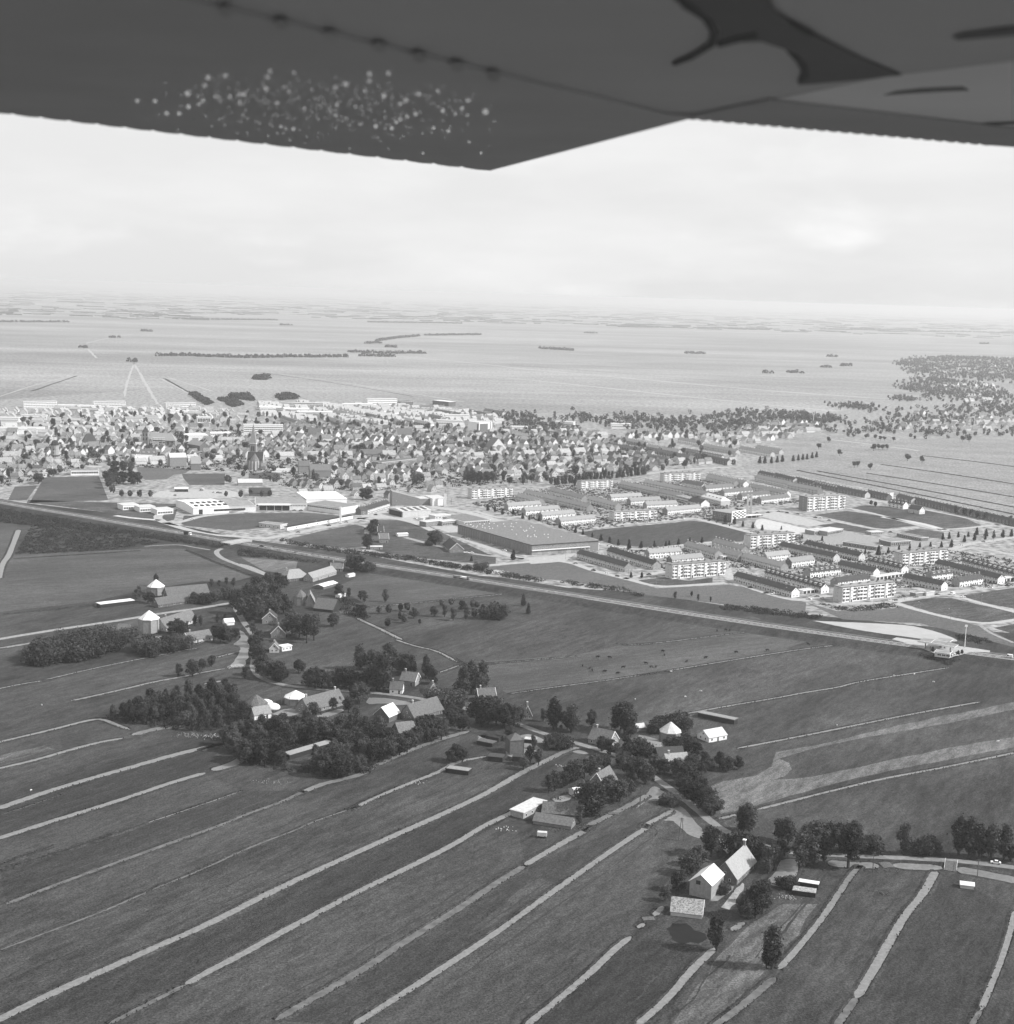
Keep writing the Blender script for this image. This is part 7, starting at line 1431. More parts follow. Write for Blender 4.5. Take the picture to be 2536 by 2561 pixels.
wood('d5', [(170, 1140), (260, 1120), (400, 1060), (520, 1030), (700, 1000), (980, 950), (1060, 990), (1090, 1090), (1150, 1150), (1050, 1180), (880, 1235), (700, 1230), (650, 1170), (400, 1190), (240, 1150)], 5.4, 6.5, 10.5, ['loose', 'round', 'loose', 'poplar'], group='trees of the left-hand farm wood')
wood('d1', [(262, 1240), (285, 1160), (480, 1110), (700, 1095), (930, 1080), (975, 1110), (880, 1165), (700, 1195), (350, 1262)], 6.0, 7.5, 10, ['round', 'bush'], group='trees of the dark copse')
wood('d5', [(440, 690), (470, 650), (620, 640), (780, 655), (810, 665), (640, 710), (500, 735)], 7.0, 6, 7.5, ['round', 'bush'], group='trees of the small copse')
# trees between the houses of the town
for v, poly, sp in (('f', [(-20, 1045), (620, 1040), (900, 1050), (1240, 1070), (1560, 1105), (1780, 1150), (1700, 1180), (1440, 1195), (1150, 1200), (850, 1220), (640, 1180), (300, 1165), (-20, 1215)], 30), ('c3', [(250, 680), (700, 610), (1000, 600), (1200, 580), (1230, 620), (1000, 680), (640, 720), (300, 700)], 24), ('c3', [(-60, 600), (400, 590), (420, 700), (200, 720), (-100, 690)], 24), ('c3', [(1000, 330), (1500, 320), (1920, 330), (1920, 560), (1500, 540), (1200, 480)], 42)):
    for p in fill([(q.x, q.y) for q in pts(v, poly)], sp):
        if clear(p, 3): TREES.append((p[0], p[1], RND.uniform(8, 13), RND.choice(['round', 'round', 'poplar', 'pollard']), 'trees between the town houses'))
for i in range(26): tree('c3', 560 + i * 27 + RND.uniform(-8, 8), 700 - i * 3.2, RND.uniform(9, 12), 'cone' if i % 2 else 'poplar', 'street trees behind the estate')
TREES.sort(key=lambda q: -(q[2] / math.hypot(q[0], q[1])))
seen = {}; STUFF_T = []
for x, y, h, kind, group in TREES:
    nm, ph = NAMES[kind]; seen[nm] = seen.get(nm, 0) + 1
    if seen[nm] > 285: STUFF_T.append((x, y, h, kind)); continue
    m_, tk = RND.choice(TP[kind])
    t = thing(nm, '~' + ('tall ' if h > 13 and kind != 'poplar' else 'little ' if h < 6 and kind in ('round', 'loose') else '') + ph, 'shrub' if kind == 'bush' else 'tree', (x, y, 0), RND.uniform(0, 6.28), group or ('shrubs' if kind == 'bush' else 'trees by farms and streets'))
    s = h / 9.0 if kind != 'bush' else h / 4.9; wv = RND.uniform(1.0, 1.28); t.scale = (s * wv, s * wv, s)
    link('crown', m_, t); link('trunk', tk, t)
print('trees', seen, len(STUFF_T))

def leaf_mass(name, v, poly, h, leaf, dens, label, mm=L_SHRUB, lump=4.0, gaps=.25, cat='shrubs', zbase=0.0, hfun=None, ko=()):
    """rough growth nobody could count: leaf quads heaped in uneven lumps over a ground polygon"""
    pl = [(q.x, q.y) for q in (pts(v, poly) if isinstance(v, str) else poly)]; C = []; S_ = []
    for p in fill(pl, lump * .62, tries=10, keep_out=[[(q.x, q.y) for q in pts(kv, kp)] for kv, kp in ko]):
        if RND.random() < gaps: continue
        s = lump * RND.uniform(.45, .9); hh_ = h * RND.uniform(.5, 1.15); n_ = max(6, int(dens * s * s))
        d = NPR.normal(size=(n_, 3)); d /= np.linalg.norm(d, axis=1)[:, None]; d[:, 2] = np.abs(d[:, 2])
        zz = zbase if hfun is None else hfun(p)
        C.append(np.array([p[0], p[1], zz]) + d * np.array([s, s, hh_]) * (NPR.random(n_)[:, None] ** .35)); S_.append(d)
    if not C: return
    P = np.concatenate(C); Q = np.concatenate(S_); ax, ay = leaf_axes(len(P), leaf, Q)
    struct(name, quads_mesh(name, P, ax, ay, mm), 'stuff', label, cat)
# reeds and rank grass that make the ditch sides ragged
EP = []
for L_, R_2, w_ in DITCH_EDGES:
    if math.hypot(L_[0].x, L_[0].y) > 1150: continue
    for E in (L_, R_2):
        for a_, b_ in zip(E[:-1], E[1:]):
            ln = (b_ - a_).length; gate = math.sin(a_.x * .09) + math.sin(a_.y * .07 + 1)
            for _ in range(int(ln / .8) + 1):
                if RND.random() < .42 + .2 * gate: q = a_.lerp(b_, RND.random()); EP.append((q.x + RND.gauss(0, .28), q.y + RND.gauss(0, .28), RND.uniform(.05, .45)))
P = np.array(EP, dtype=np.float32); ax, ay = leaf_axes(len(P), .30); ay[:, 2] += .12; struct('reeds', quads_mesh('reeds', P, ax, ay, L_BANK), 'stuff', 'ragged reeds and rank grass along the ditch sides', 'reeds')
leaf_mass('embankment_shrubs', 'd1', [(-20, 95), (300, 150), (600, 200), (900, 245), (1300, 305), (1500, 340), (1690, 372), (1650, 392), (1300, 345), (900, 285), (400, 240), (-20, 195)], 2.6, .42, 5, 'dark scrub along the foot of the main road embankment on the left')
leaf_mass('scrub', 'd1', [(250, 225), (600, 240), (1000, 310), (1200, 352), (900, 395), (700, 412), (130, 442), (180, 330)], 1.6, .4, 4, 'patchy scrub and reeds in the triangle below the embankment', gaps=.4)
leaf_mass('embankment_shrubs', 'd2', [(-10, 545), (300, 580), (700, 668), (690, 695), (400, 665), (-10, 628)], 2.6, .42, 5, 'dark scrub below the embankment left of the upper farm')
leaf_mass('roadside_shrubs', 'd2', [(310, 510), (650, 568), (900, 598), (1300, 640), (1600, 690), (1880, 742), (1880, 768), (1600, 722), (1300, 672), (900, 622), (640, 592), (320, 532)], 2.8, .42, 5, 'hedge of shrubs on the town side of the main road')
leaf_mass('roadside_shrubs', 'd3', [(80, 752), (250, 772), (480, 808), (460, 828), (200, 795)], 2.6, .42, 5, 'shrubs by the white heap where the works track meets the road')
leaf_mass('roadside_shrubs', 'd3', [(560, 822), (720, 820), (1050, 868), (1230, 920), (1210, 940), (1050, 900), (820, 868)], 2.2, .42, 4, 'scrubby mound in front of the long dark-roofed pair', gaps=.4)
leaf_mass('roadside_shrubs', 'd4', [(0, 868), (300, 892), (650, 938), (640, 962), (300, 928), (0, 892)], 2.4, .42, 5, 'dark shrub belt along the main road below the dark terraces')
leaf_mass('roadside_shrubs', 'd4', [(640, 850), (760, 880), (900, 880), (1100, 855), (1140, 880), (950, 905), (760, 902)], 1.6, .4, 4, 'rough growth in front of the nearest white block')
leaf_mass('roadside_shrubs', 'd4', [(1520, 1068), (1600, 1062), (1790, 1112), (1760, 1130), (1560, 1092)], 2.4, .42, 5, 'dark shrubs by the sign mast at the right edge')
leaf_mass('forecourt_hedge', 'g1', [(320, 380), (450, 410), (700, 470), (790, 520), (1000, 620), (1300, 545), (1360, 545), (1000, 660), (700, 560), (300, 420)], 1.8, .35, 6, 'hedge on the slope below the filling station forecourt')
leaf_mass('garden_growth', 'f', [(1180, 1260), (1400, 1215), (1750, 1200), (2040, 1260), (2300, 1330), (2130, 1340), (2536, 1400), (2536, 1470), (2200, 1470), (2000, 1450), (1850, 1420), (1700, 1440), (1560, 1400), (1460, 1340), (1310, 1300)], 1.5, .5, 3.2, 'hedges and garden plants between the terraces of the estate', lump=2.6, gaps=.66, cat='garden plants', ko=(('d3', [(700, 450), (900, 415), (1600, 340), (2120, 470), (1960, 540), (1500, 560), (1200, 590), (900, 545)]), ('g7', [(420, 700), (640, 420), (900, 430), (1300, 400), (1913, 500), (1913, 800), (1240, 800), (760, 760)]), ('d4', [(500, 300), (860, 220), (1300, 330), (1500, 400), (1300, 500), (1000, 530), (520, 420)]), ('d3', [(-300, 300), (330, 340), (890, 510), (700, 620), (380, 650), (-300, 500)])))
leaf_mass('garden_growth', 'f', [(-20, 1120), (300, 1090), (700, 1070), (1240, 1080), (1560, 1110), (1780, 1155), (1440, 1200), (1000, 1225), (760, 1235), (600, 1180), (250, 1165), (-20, 1225)], 3.0, .8, 1.1, 'hedges, bushes and garden plants between the old town houses', lump=4.5, gaps=.78, cat='garden plants')
leaf_mass('undergrowth', 'd6', [(150, 670), (420, 610), (730, 610), (1000, 580), (1160, 640), (1190, 765), (1090, 860), (880, 895), (720, 870), (560, 850), (440, 830), (300, 790)], 2.4, .3, 9, 'undergrowth beneath the farm wood', lump=3.2, gaps=.3, ko=(('d6', [(540, 720), (880, 650), (900, 740), (640, 840), (560, 850)]),))
leaf_mass('undergrowth', 'd5', [(170, 1140), (400, 1070), (700, 1010), (980, 960), (1080, 1090), (1050, 1180), (880, 1230), (700, 1225), (400, 1185)], 2.0, .3, 8, 'undergrowth beneath the left-hand farm wood', lump=3.2, gaps=.4)
leaf_mass('weeds', 'd2', [(740, 880), (800, 960), (880, 1010), (960, 1090), (880, 1110), (760, 1040), (720, 960)], 1.4, .4, 4, 'weeds and brush at the right side of the upper farm', gaps=.35)
leaf_mass('hedge', 'a3', [(715, 462), (735, 458), (800, 495), (780, 503)], 7, 2.0, .8, 'clipped dark hedge running down to the far edge of the town', lump=7, gaps=.0)
leaf_mass('hedge', 'a3', [(825, 480), (870, 478), (920, 500), (880, 510)], 6, 2.0, .8, 'second dark hedge beside the clipped one', lump=8, gaps=.15)
leaf_mass('copse', 'a3', [(865, 468), (930, 462), (960, 488), (900, 480)], 8, 2.2, .8, 'scrubby copse between the far hedges', lump=9, gaps=.1)
leaf_mass('copse', 'a3', [(1040, 470), (1080, 462), (1130, 480), (1060, 484)], 8, 2.2, .8, 'dark copse beyond the white far blocks', lump=9, gaps=.1)
leaf_mass('copse', 'a3', [(960, 402), (985, 398), (1012, 400), (1010, 407), (970, 408)], 12, 3, .6, 'lone oblong clump of trees in the polder behind the town', lump=12, gaps=.0)
def tree_mass(name, v, poly, spacing, label, keep=.33):
    """a far wood that reads as one mass: small separate crowns, uneven in height, with gaps"""
    pl = [(q.x, q.y) for q in pts(v, poly)]; C = []; Q = []
    for p in fill(pl, spacing * .8, tries=9):
        k = .5 + .3 * math.sin(p[0] * .021 + 1) * math.sin(p[1] * .013) + .25 * math.sin(p[0] * .007 + p[1] * .009) + .2 * math.sin(p[0] * .05 - p[1] * .03)
        if RND.random() > k + keep: continue
        h = RND.uniform(4.5, 10) + 6 * max(0, k) * RND.random(); n_ = 34; r_ = h * RND.uniform(.3, .6); d = NPR.normal(size=(n_, 3)); d /= np.linalg.norm(d, axis=1)[:, None]
        jx, jy = RND.gauss(0, spacing * 1.6), RND.gauss(0, spacing * 4)
        C.append(np.array([p[0] + jx, p[1] + jy, h * .5]) + d * np.array([r_, r_, h * .5]) * NPR.uniform(.55, 1, (n_, 1))); Q.append(d)
    P = np.concatenate(C); Q = np.concatenate(Q); ax, ay = leaf_axes(len(P), 1.35, Q); struct(name, quads_mesh(name, P, ax, ay, L_FAR), 'stuff', label, 'wood')
L_FAR = mat('far_leaves', .075, rough=.8, var=.6, scale=.045, detail=2, spec=.1, transl=.2, coord='World')
# woods of the far village on the right
for i, (v, poly, lab) in enumerate((('c4', [(-20, 150), (200, 140), (480, 165), (700, 185), (760, 210), (640, 225), (560, 205), (300, 200), (60, 235), (-20, 250)], 'dark belt of woodland behind the far streets'), ('c4', [(640, 88), (900, 92), (960, 112), (1080, 118), (940, 128), (700, 108)], 'oblong wood at the meadow edge of the far village'), ('c4', [(1075, 45), (1230, 50), (1220, 62), (1080, 56)], 'small dark wood beyond the far village'),
                                   ('c4', [(1020, 200), (1200, 130), (1500, 110), (1750, 60), (1830, 0), (2000, 0), (2000, 130), (1800, 160), (1720, 190), (1500, 210), (1200, 235)], 'woodland of the far village on the right'), ('c4', [(540, 215), (700, 240), (830, 255), (1080, 225), (1130, 250), (960, 275), (820, 300), (690, 290), (600, 265)], 'trees round the farms at the meadow edge'), ('c4', [(1090, 275), (1500, 270), (2000, 270), (2000, 310), (1700, 315), (1300, 305), (1150, 305)], 'tree belt along the far village front'),
                                   ('a4', [(1470, 345), (1560, 322), (1740, 320), (2000, 330), (2000, 400), (1850, 420), (1700, 400), (1580, 400), (1500, 360)], 'farthest woods of the village at the right edge'), ('a4', [(1580, 400), (1700, 410), (1840, 440), (1850, 500), (1600, 480), (1470, 440)], 'middle woods of the far village'), ('c3', [(600, 195), (880, 180), (1000, 205), (1270, 190), (1640, 200), (1920, 150), (1920, 290), (1500, 310), (1200, 270), (900, 240), (650, 225)], 'wooded edge behind the far streets'), ('c3', [(120, 180), (300, 170), (480, 210), (560, 250), (520, 300), (380, 320), (200, 240)], 'clump of trees right of the tall chimney'))):
    tree_mass('far_wood', v, poly, 9 if i in (1, 2) else 10 if i in (0, 4, 9) else 14, lab, .33 if i in (0, 1, 2, 8, 9) else .06)
if STUFF_T:
    C = []; Q = []
    for x, y, h, kind in STUFF_T:
        d = NPR.normal(size=(170, 3)); d /= np.linalg.norm(d, axis=1)[:, None]; C.append(np.array([x, y, h * .58]) + d * np.array([h * .3, h * .3, h * .42]) * NPR.uniform(.55, 1, (170, 1))); Q.append(d)
    P = np.concatenate(C); Q = np.concatenate(Q); ax, ay = leaf_axes(len(P), .8, Q); struct('distant_trees', quads_mesh('distant_trees', P, ax, ay, L_FAR), 'stuff', 'many small trees scattered through the far side of the town', 'trees')
# hedgerows and clumps far out on the polder
FARH = (('a3', [(595, 318), (680, 316), (790, 320), (905, 325)]), ('a3', [(915, 325), (1100, 322), (1310, 322)]), ('a3', [(1315, 303), (1450, 308), (1600, 308)]), ('a3', [(1360, 318), (1485, 320)]), ('a3', [(1380, 270), (1435, 270)]), ('a3', [(1420, 262), (1500, 250), (1580, 243)]), ('a3', [(1455, 284), (1495, 286)]), ('a3', [(1605, 240), (1812, 238)]), ('a3', [(530, 224), (575, 225)]), ('a3', [(415, 248), (445, 248)]), ('a3', [(300, 286), (328, 287)]), ('a3', [(1058, 201), (1098, 202)]), ('a3', [(760, 180), (1045, 183)]), ('a3', [(1390, 190), (1740, 195)]), ('a3', [(0, 190), (260, 190)]), ('a3', [(530, 163), (630, 163)]),
        ('a4', [(125, 290), (250, 297)]), ('a4', [(675, 308), (745, 310)]), ('a4', [(295, 231), (335, 232)]), ('a4', [(965, 382), (995, 383)]), ('a4', [(1063, 380), (1110, 382)]), ('a4', [(1210, 320), (1245, 321)]), ('a4', [(1260, 355), (1300, 355)]), ('a4', [(1785, 272), (1820, 272)]), ('a4', [(420, 208), (680, 212)]), ('a4', [(720, 212), (1000, 217)]), ('a4', [(1180, 217), (1560, 222)]), ('a4', [(1600, 224), (1913, 231)]), ('a4', [(1185, 360), (1220, 361)]), ('a3', [(495, 338), (515, 340)]))
for v, l in FARH:
    ps = resample(pts(v, l), 9); C = []; Q = []; dist_ = ps[0].length
    for p in ps:
        n_ = 40; d = NPR.normal(size=(n_, 3)); d /= np.linalg.norm(d, axis=1)[:, None]; d[:, 2] = np.abs(d[:, 2]); hh_ = RND.uniform(7, 13); ww = 9 + dist_ * .0022
        C.append(np.array([p.x + RND.uniform(-3, 3), p.y + RND.uniform(-ww, ww), 0]) + d * np.array([7, 8, hh_])); Q.append(d)
    P = np.concatenate(C); Q = np.concatenate(Q); ax, ay = leaf_axes(len(P), 2.4, Q); o = link('hedgerow', quads_mesh('hedgerow', P, ax, ay, L_SHRUB)); 
    c_ = ps[len(ps) // 2]; o.data.transform(Matrix.Translation(-c_)); o.location = c_
    tag(o, '~dark polder hedgerow', 'hedgerow', 'hedgerows far out on the polder')
# the hazy last kilometres: lines of wood, villages and glasshouses too far to tell apart
mbw = MB(); mbl = MB()
for i in range(1700):
    u = RND.uniform(-100, 2640); y_h = 735 + (u - 1268) * math.tan(ROLL); yy = y_h + 12 + RND.random() ** 1.3 * (62 if u > 500 else 80)
    p = at('f', u, yy); d_ = p.length; L_ = RND.uniform(.004, .02) * d_; hh_ = RND.uniform(3, 8)
    if d_ < 4300: continue
    m_ = mbl if RND.random() < .13 else mbw; hh_ = hh_ if m_ is mbw else 5
    a = RND.uniform(-.12, .12); c_, s_ = math.cos(a), math.sin(a); wd = RND.uniform(10, 30); ring = [(-L_ / 2, -wd / 2), (L_ / 2, -wd / 2), (L_ / 2 * .9, wd / 2), (-L_ / 2 * .9, wd / 2)]
    ring = [(p.x + x * c_ - y * s_, p.y + x * s_ + y * c_) for x, y in ring]
    m_.prism(ring, 0, hh_, L_FAR if m_ is mbw else W_PALE)
struct('horizon_woods', mbw, 'stuff', 'blurred dark lines of woods and villages along the horizon', 'woods'); struct('horizon_roofs', mbl, 'stuff', 'pale specks of farms and glasshouses near the horizon', 'buildings')

# ------------------------------------------------------------------ the aircraft's own wing overhead
WS = ray(3144, 653); WC = Vector((-WS.y, WS.x, 0)).normalized(); WN = WS.cross(WC).normalized()
if WN.z < 0: WN = -WN
WING_H = .30
def on_wing(u, t_, off=0.0):
    d = ray(u, t_); k = (WING_H - off) / max(d.dot(WN), .012); return CAMLOC + d * k
PW = mat('wing_paint', .62, rough=.55, var=.05, scale=1.2, spec=.3); PWL = mat('wing_paint_lit', .93, rough=.5, var=.05, scale=1.2, spec=.3); PWF = mat('flap_paint', .55, rough=.55, var=.06, scale=1.5, spec=.3)
PBLK = mat('black_lettering', .17, rough=.6, var=.1, scale=2); PSEAM = mat('hinge_cover_paint', .48, rough=.8, var=.2, scale=3); PDROP = mat('wet_droplet', .85, rough=.12, var=.03, scale=5, spec=1.0); PAIL = mat('aileron_paint', .48, rough=.55, var=.06, scale=1.5)  # PSEAM is the even grey of the hinge covers
wing = thing('aircraft_wing', 'blurred grey underside of the aircraft wing across the top, with flap and aileron', 'wing', CAMLOC + WN * WING_H + WS * 3)
def wpart(name, px, off, th, mm, parent=wing, world=True):
    """outline seen on the wing's underside, given its real place on the wing plane and a thickness upwards"""
    lo = [on_wing(u, t_, off) - wing.location for u, t_ in px]; hi = [p + WN * th for p in lo]; n_ = len(lo); mb = MB(); k = mb.mi(mm)
    mb.v = [tuple(p) for p in lo + hi]; mb.f = [tuple(range(n_)), tuple(range(2 * n_ - 1, n_ - 1, -1))] + [(i, (i + 1) % n_, n_ + (i + 1) % n_, n_ + i) for i in range(n_)]; mb.m = [k] * len(mb.f)
    me = mb.mesh(name)
    import bmesh
    bm = bmesh.new(); bm.from_mesh(me); bmesh.ops.recalc_face_normals(bm, faces=bm.faces); bm.to_mesh(me); bm.free()
    return link(name, me, parent)
def scallop(a, b, n_, dep):
    """trailing edge with shallow notches between the ribs"""
    r_ = []
    for i in range(n_):
        for f, d in ((0, dep), (.12, .0), (.55, -dep * .5), (.9, .0)):
            q = (i + f) / n_; r_.append((a[0] + (b[0] - a[0]) * q, a[1] + (b[1] - a[1]) * q - d))
    r_.append(b); return r_
# main skin above everything, as thick as a wing
wpart('wing_skin', [(-700, -120), (1690, 299), (1935, 262), (2235, 190), (2900, 110), (3000, -900), (-700, -900)], -.002, .10, PW)
flp = wpart('flap', scallop((-600, 212), (1225, 427), 26, 2.6) + [(1745, 292), (1660, 287), (-600, -252)], .004, .03, PWF)
wpart('lit_skin', [(1925, 252), (2240, 188), (2900, 112), (2900, 372), (2536, 322)], -.0005, .012, PWL)  # brighter light on this part of the underside, painted as a paler skin
ail = wpart('aileron', scallop((1715, 297), (2480, 364), 26, 3) + [(2536, 368), (2900, 372), (2900, 350), (2536, 322), (1925, 252), (1900, 258)], .004, .03, PAIL)
# large letters painted under the wing, seen almost edge-on
A2 = lambda l: [full('A2', x, y) for x, y in l]
PBLK2 = mat('black_stroke', .07, rough=.6, var=.1, scale=2)
for k, q in ((PBLK, A2([(560, -80), (960, -80), (1010, 40), (1060, 72), (1160, 130), (1240, 170), (1340, 222), (1490, 284), (1300, 305), (1098, 322), (1118, 275), (1108, 235), (1060, 190), (960, 158), (880, 160), (790, 178), (800, 110), (740, 50), (640, 10)])),
             (PBLK2, A2([(640, -10), (700, 20), (770, 80), (795, 130), (785, 175), (700, 225), (630, 250), (620, 240), (700, 205), (760, 165), (765, 120), (735, 75), (660, 30)])), (PBLK2, A2([(790, 165), (860, 140), (940, 125), (950, 145), (880, 160), (800, 180)])), (PBLK2, A2([(1050, 190), (1100, 215), (1130, 250), (1140, 290), (1120, 310), (1095, 310), (1110, 270), (1090, 235)])),
             (PBLK, A2([(1680, 140), (1720, 128), (1913, 105), (2300, 60), (2300, 85), (1913, 135), (1800, 145), (1700, 152)])), (PBLK, A2([(1420, 360), (1470, 345), (1560, 335), (1720, 328), (1745, 342), (1640, 346), (1540, 352)])), (PBLK, A2([(1740, 472), (1820, 462), (2100, 452), (2100, 462), (1850, 472)])), (PBLK2, A2([(1060, 75), (1160, 128), (1165, 138), (1130, 132), (1070, 95)]))):
    wpart('painted_letter', q, .0006 if k is PBLK else .0016, .0008, k)
for i, (x, y) in enumerate(((565, 30), (705, 62), (828, 92), (950, 120), (1050, 145), (1145, 168), (1235, 192))):
    wpart('hinge_cover', [(x - 16, y - 12), (x, y - 13), (x + 17, y - 2), (x + 12, y + 10), (x - 4, y + 12), (x - 18, y + 2)], .0046, .0012, PSEAM)
# dried droplets on the flap
def drop(u, t_, r_px, parent):
    c = on_wing(u, t_, .0048); d = (c - CAMLOC).length; r_ = r_px / FPX * d; el = max(.2, abs((c - CAMLOC).normalized().dot(WN)))
    return c, r_, el
droot = flp; PDROP2 = mat('drying_droplet', .8, rough=.15, var=.2, scale=3, spec=.9)
big = [(518, 380, 8), (585, 381, 8), (708, 352, 11), (711, 402, 9), (785, 292, 10), (773, 322, 8), (850, 284, 9), (1019, 268, 8), (1009, 290, 8), (1003, 333, 9), (1110, 273, 7), (1265, 330, 8), (1305, 317, 10), (1394, 278, 10), (1394, 305, 8), (1466, 275, 9), (1378, 342, 7), (1448, 361, 10), (1580, 354, 9), (1530, 379, 8), (1512, 391, 7), (1652, 342, 7), (1765, 378, 8), (1743, 408, 8), (1832, 421, 12), (1671, 416, 8), (1568, 430, 8), (1537, 440, 7), (920, 355, 9), (903, 354, 7), (867, 365, 7), (905, 386, 7), (766, 379, 8), (676, 428, 8), (629, 428, 8), (1046, 388, 7), (1090, 345, 6), (1270, 395, 7), (1342, 402, 6), (1418, 476, 8), (1478, 483, 8), (1636, 482, 7), (1692, 494, 7), (1060, 477, 6), (1107, 486, 7), (1268, 434, 6), (1495, 460, 7), (1510, 452, 6), (1718, 429, 6), (1762, 435, 5), (813, 363, 6), (753, 392, 6), (1148, 409, 6), (1177, 338, 5), (1072, 328, 5), (1770, 536, 5), (1596, 578, 5), (1815, 577, 5)]
uu = (WC - WS * WC.dot(WS)).normalized()
def disc_mesh(c, r_, nseg=9):
    # small lens-shaped bead standing proud of the surface, stretched along the line of sight's trace on the wing
    d = (c - CAMLOC); tr = (d - WN * d.dot(WN)).normalized(); sd_ = WN.cross(tr); inc = abs(d.normalized().dot(WN)); rl = r_ / max(inc, .06)
    v = [c - WN * (.0004 + r_ * .02)]; 
    for i in range(nseg): a = 6.2832 * i / nseg; v.append(c + tr * (rl * math.cos(a)) + sd_ * (r_ * math.sin(a)))
    return v, [(0, 1 + i, 1 + (i + 1) % nseg) for i in range(nseg)]
for x, y, r_ in big:
    u, t_ = full('A1', x, y); c, rr, el = drop(u, t_, r_ * .66 * .95, droot); v, f = disc_mesh(c - wing.location + Vector((0, 0, 0)) if False else c, rr)
    mb = MB(); mb.v = [tuple(q - wing.location) for q in v]; mb.f = f; mb.m = [mb.mi(PDROP)] * len(f); part('droplet', mb, droot)
mb = MB(); rr_ = random.Random(4)
for i in range(560):
    x = rr_.gauss(1180, 330); y = 350 + (x - 1180) * .07 + rr_.gauss(45, 62)
    if not (540 < x < 1890 and 285 < y < 600) or y > 425 + (x) * .118: continue
    u, t_ = full('A1', x, y); c, rad, el = drop(u, t_, rr_.uniform(1.5, 3.6) * .66, droot); v, f = disc_mesh(c, rad, 8)
    i0 = len(mb.v); mb.v += [tuple(q - wing.location) for q in v]; mb.f += [tuple(i0 + a for a in q) for q in f]; mb.m += [mb.mi(PDROP2)] * len(f)
o = part('fine_droplets', mb, droot); o['kind'] = 'stuff'

# ------------------------------------------------------------------ the hazy air
HZ = bpy.data.materials.new('hazy_air'); HZ.use_nodes = True; t_ = HZ.node_tree; t_.nodes.clear()
ho = t_.nodes.new('ShaderNodeOutputMaterial'); hv = t_.nodes.new('ShaderNodeVolumePrincipled'); hv.inputs['Color'].default_value = (.80, .80, .80, 1); hv.inputs['Density'].default_value = HAZE_DENSITY; hv.inputs['Anisotropy'].default_value = .25
t_.links.new(hv.outputs[0], ho.inputs['Volume'])
mb = MB(); mb.box(-65000, 65000, -3500, 75000, -1.0, CAM_H + 4.5, HZ); struct('haze', mb, 'stuff', 'pale summer haze over the polder', 'haze')

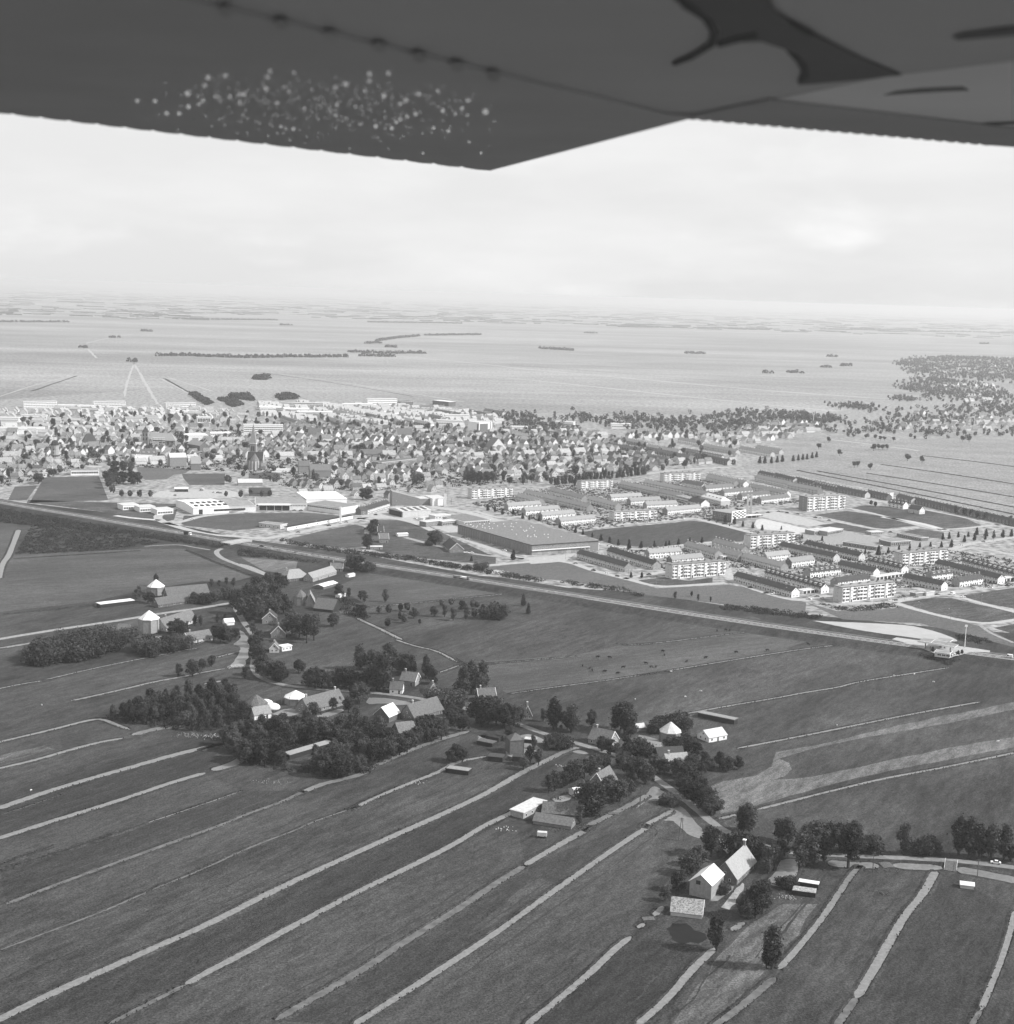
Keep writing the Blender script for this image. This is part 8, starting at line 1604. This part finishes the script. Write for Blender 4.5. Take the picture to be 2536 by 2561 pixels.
# ------------------------------------------------------------------ labels that say which one
MARKS = [('the square-towered brick church', 'g2', 320, 250), ('the needle-spired church', 'g2', 1560, 450), ('the windmill', 'g3', 880, 480), ('the long white office slab', 'g2', 1700, 100), ('the big pale mill', 'c2', 1830, 270), ('the tall factory chimney', 'c3', 95, 250), ('the huge factory hall', 'd3', 300, 500), ('the white works', 'd2', 350, 250),
         ('the saw-tooth hall', 'c1', 1580, 870), ('the chequered church', 'g7', 540, 520), ('the unfinished block', 'd4', 690, 210), ('the nearest white block', 'd4', 960, 790), ('the shop block', 'd3', 1160, 330), ('the filling station', 'g1', 950, 450), ('the near farmhouse', 'g5', 1250, 550), ('the brilliant white barn roof', 'g5', 850, 650), ('the mossy shed', 'g5', 480, 1100),
         ('the white hut at the right edge', 'd8', 1680, 490), ('the boathouses', 'd8', 890, 520), ('the right-hand octagonal hay barn', 'd7', 1390, 530), ('the brick house in the trees', 'd7', 960, 780), ('the house on the lane bend', 'd7', 960, 520), ('the square hay barn', 'd7', 380, 590), ('the dazzling white roof', 'd6', 1240, 450), ('the white cottage', 'd6', 1270, 315),
         ('the long shed in the wood', 'd6', 710, 720), ('the wide white hay barn', 'd5', 1463, 1010), ('the front octagonal hay barn', 'd5', 458, 480), ('the rear octagonal hay barn', 'd5', 507, 260), ('the wide pond', 'd5', 1130, 640), ('the twin brick houses', 'd5', 1310, 520), ('the upper hipped farmhouse', 'd2', 430, 770), ('the pasture cattle shed', 'd7', 1680, 410),
         ('the bright white hall', 'g2', 900, 200), ('the slim-tower chapel', 'd2', 1490, 215), ('the mansard house', 'g3', 1440, 300), ('the low school by the grass field', 'c1', 640, 600), ('the long brick school', 'c2', 1190, 540), ('the A-frame pole', 'd7', 1455, 1150), ('the white-roofed pasture shed', 'd5', 250, 360), ('the playing field', 'd3', 1400, 460),
         ('the bright white pavilion roof', 'g7', 230, 320), ('the far village farms', 'c4', 1000, 270), ('the lone pasture hut', 'g4', 1500, 270), ('the pollards in the far pasture', 'c4', 930, 470), ('the dark cone hay barn', 'd2', 445, 950), ('the thatched hay barn', 'd5', 1192, 1060), ('the stable', 'd7', 1690, 510), ('the pale flat cow shed', 'd7', 500, 1000), ('the far white slab', 'c2', 1060, 85), ('the oblong polder clump', 'a3', 985, 402), ('the church tower with twin pillars', 'g7', 668, 450)]
MK = [(n_, *full(v, x, y)) for n_, v, x, y in MARKS]
ORD = ['closest', 'second-nearest', 'third-nearest', 'fourth-nearest', 'fifth-nearest', 'sixth-nearest', 'seventh-nearest', 'eighth-nearest', 'ninth-nearest', 'tenth-nearest', 'eleventh-nearest', 'twelfth-nearest', 'thirteenth-nearest', 'fourteenth-nearest', 'fifteenth-nearest', 'sixteenth-nearest', 'seventeenth-nearest', 'eighteenth-nearest', 'nineteenth-nearest', 'twentieth-nearest'] + ['twenty-' + k + '-nearest' for k in ('first', 'second', 'third', 'fourth', 'fifth', 'sixth', 'seventh', 'eighth', 'ninth')]
ORD += ['thirty-' + k + '-nearest' for k in ('first', 'second', 'third', 'fourth', 'fifth', 'sixth', 'seventh', 'eighth', 'ninth')]
bpy.context.view_layer.update()
BK = {}
for o, ph in AUTO:
    u, t_ = proj(o.location); best = min(MK, key=lambda q: (q[1] - u) ** 2 + ((q[2] - t_) * 1.6) ** 2); dx, dy = u - best[1], (t_ - best[2]) * 1.6
    side = ('right of' if dx > 0 else 'left of') if abs(dx) > abs(dy) else ('in front of' if dy > 0 else 'behind'); BK.setdefault((ph, best[0], side), []).append((math.hypot(dx, dy), o))
for (ph, mk, side), l in BK.items():
    l.sort(key=lambda q: q[0])
    for i, (_, o) in enumerate(l):
        if len(l) == 1: o['label'] = f'{ph} {side} {mk}'
        elif i < len(ORD): o['label'] = f'{ph}, {ORD[i]} {side} {mk}'
        else: o['label'] = f'{ph}, farther off {side} {mk}'
print('objects', len(COL.objects))
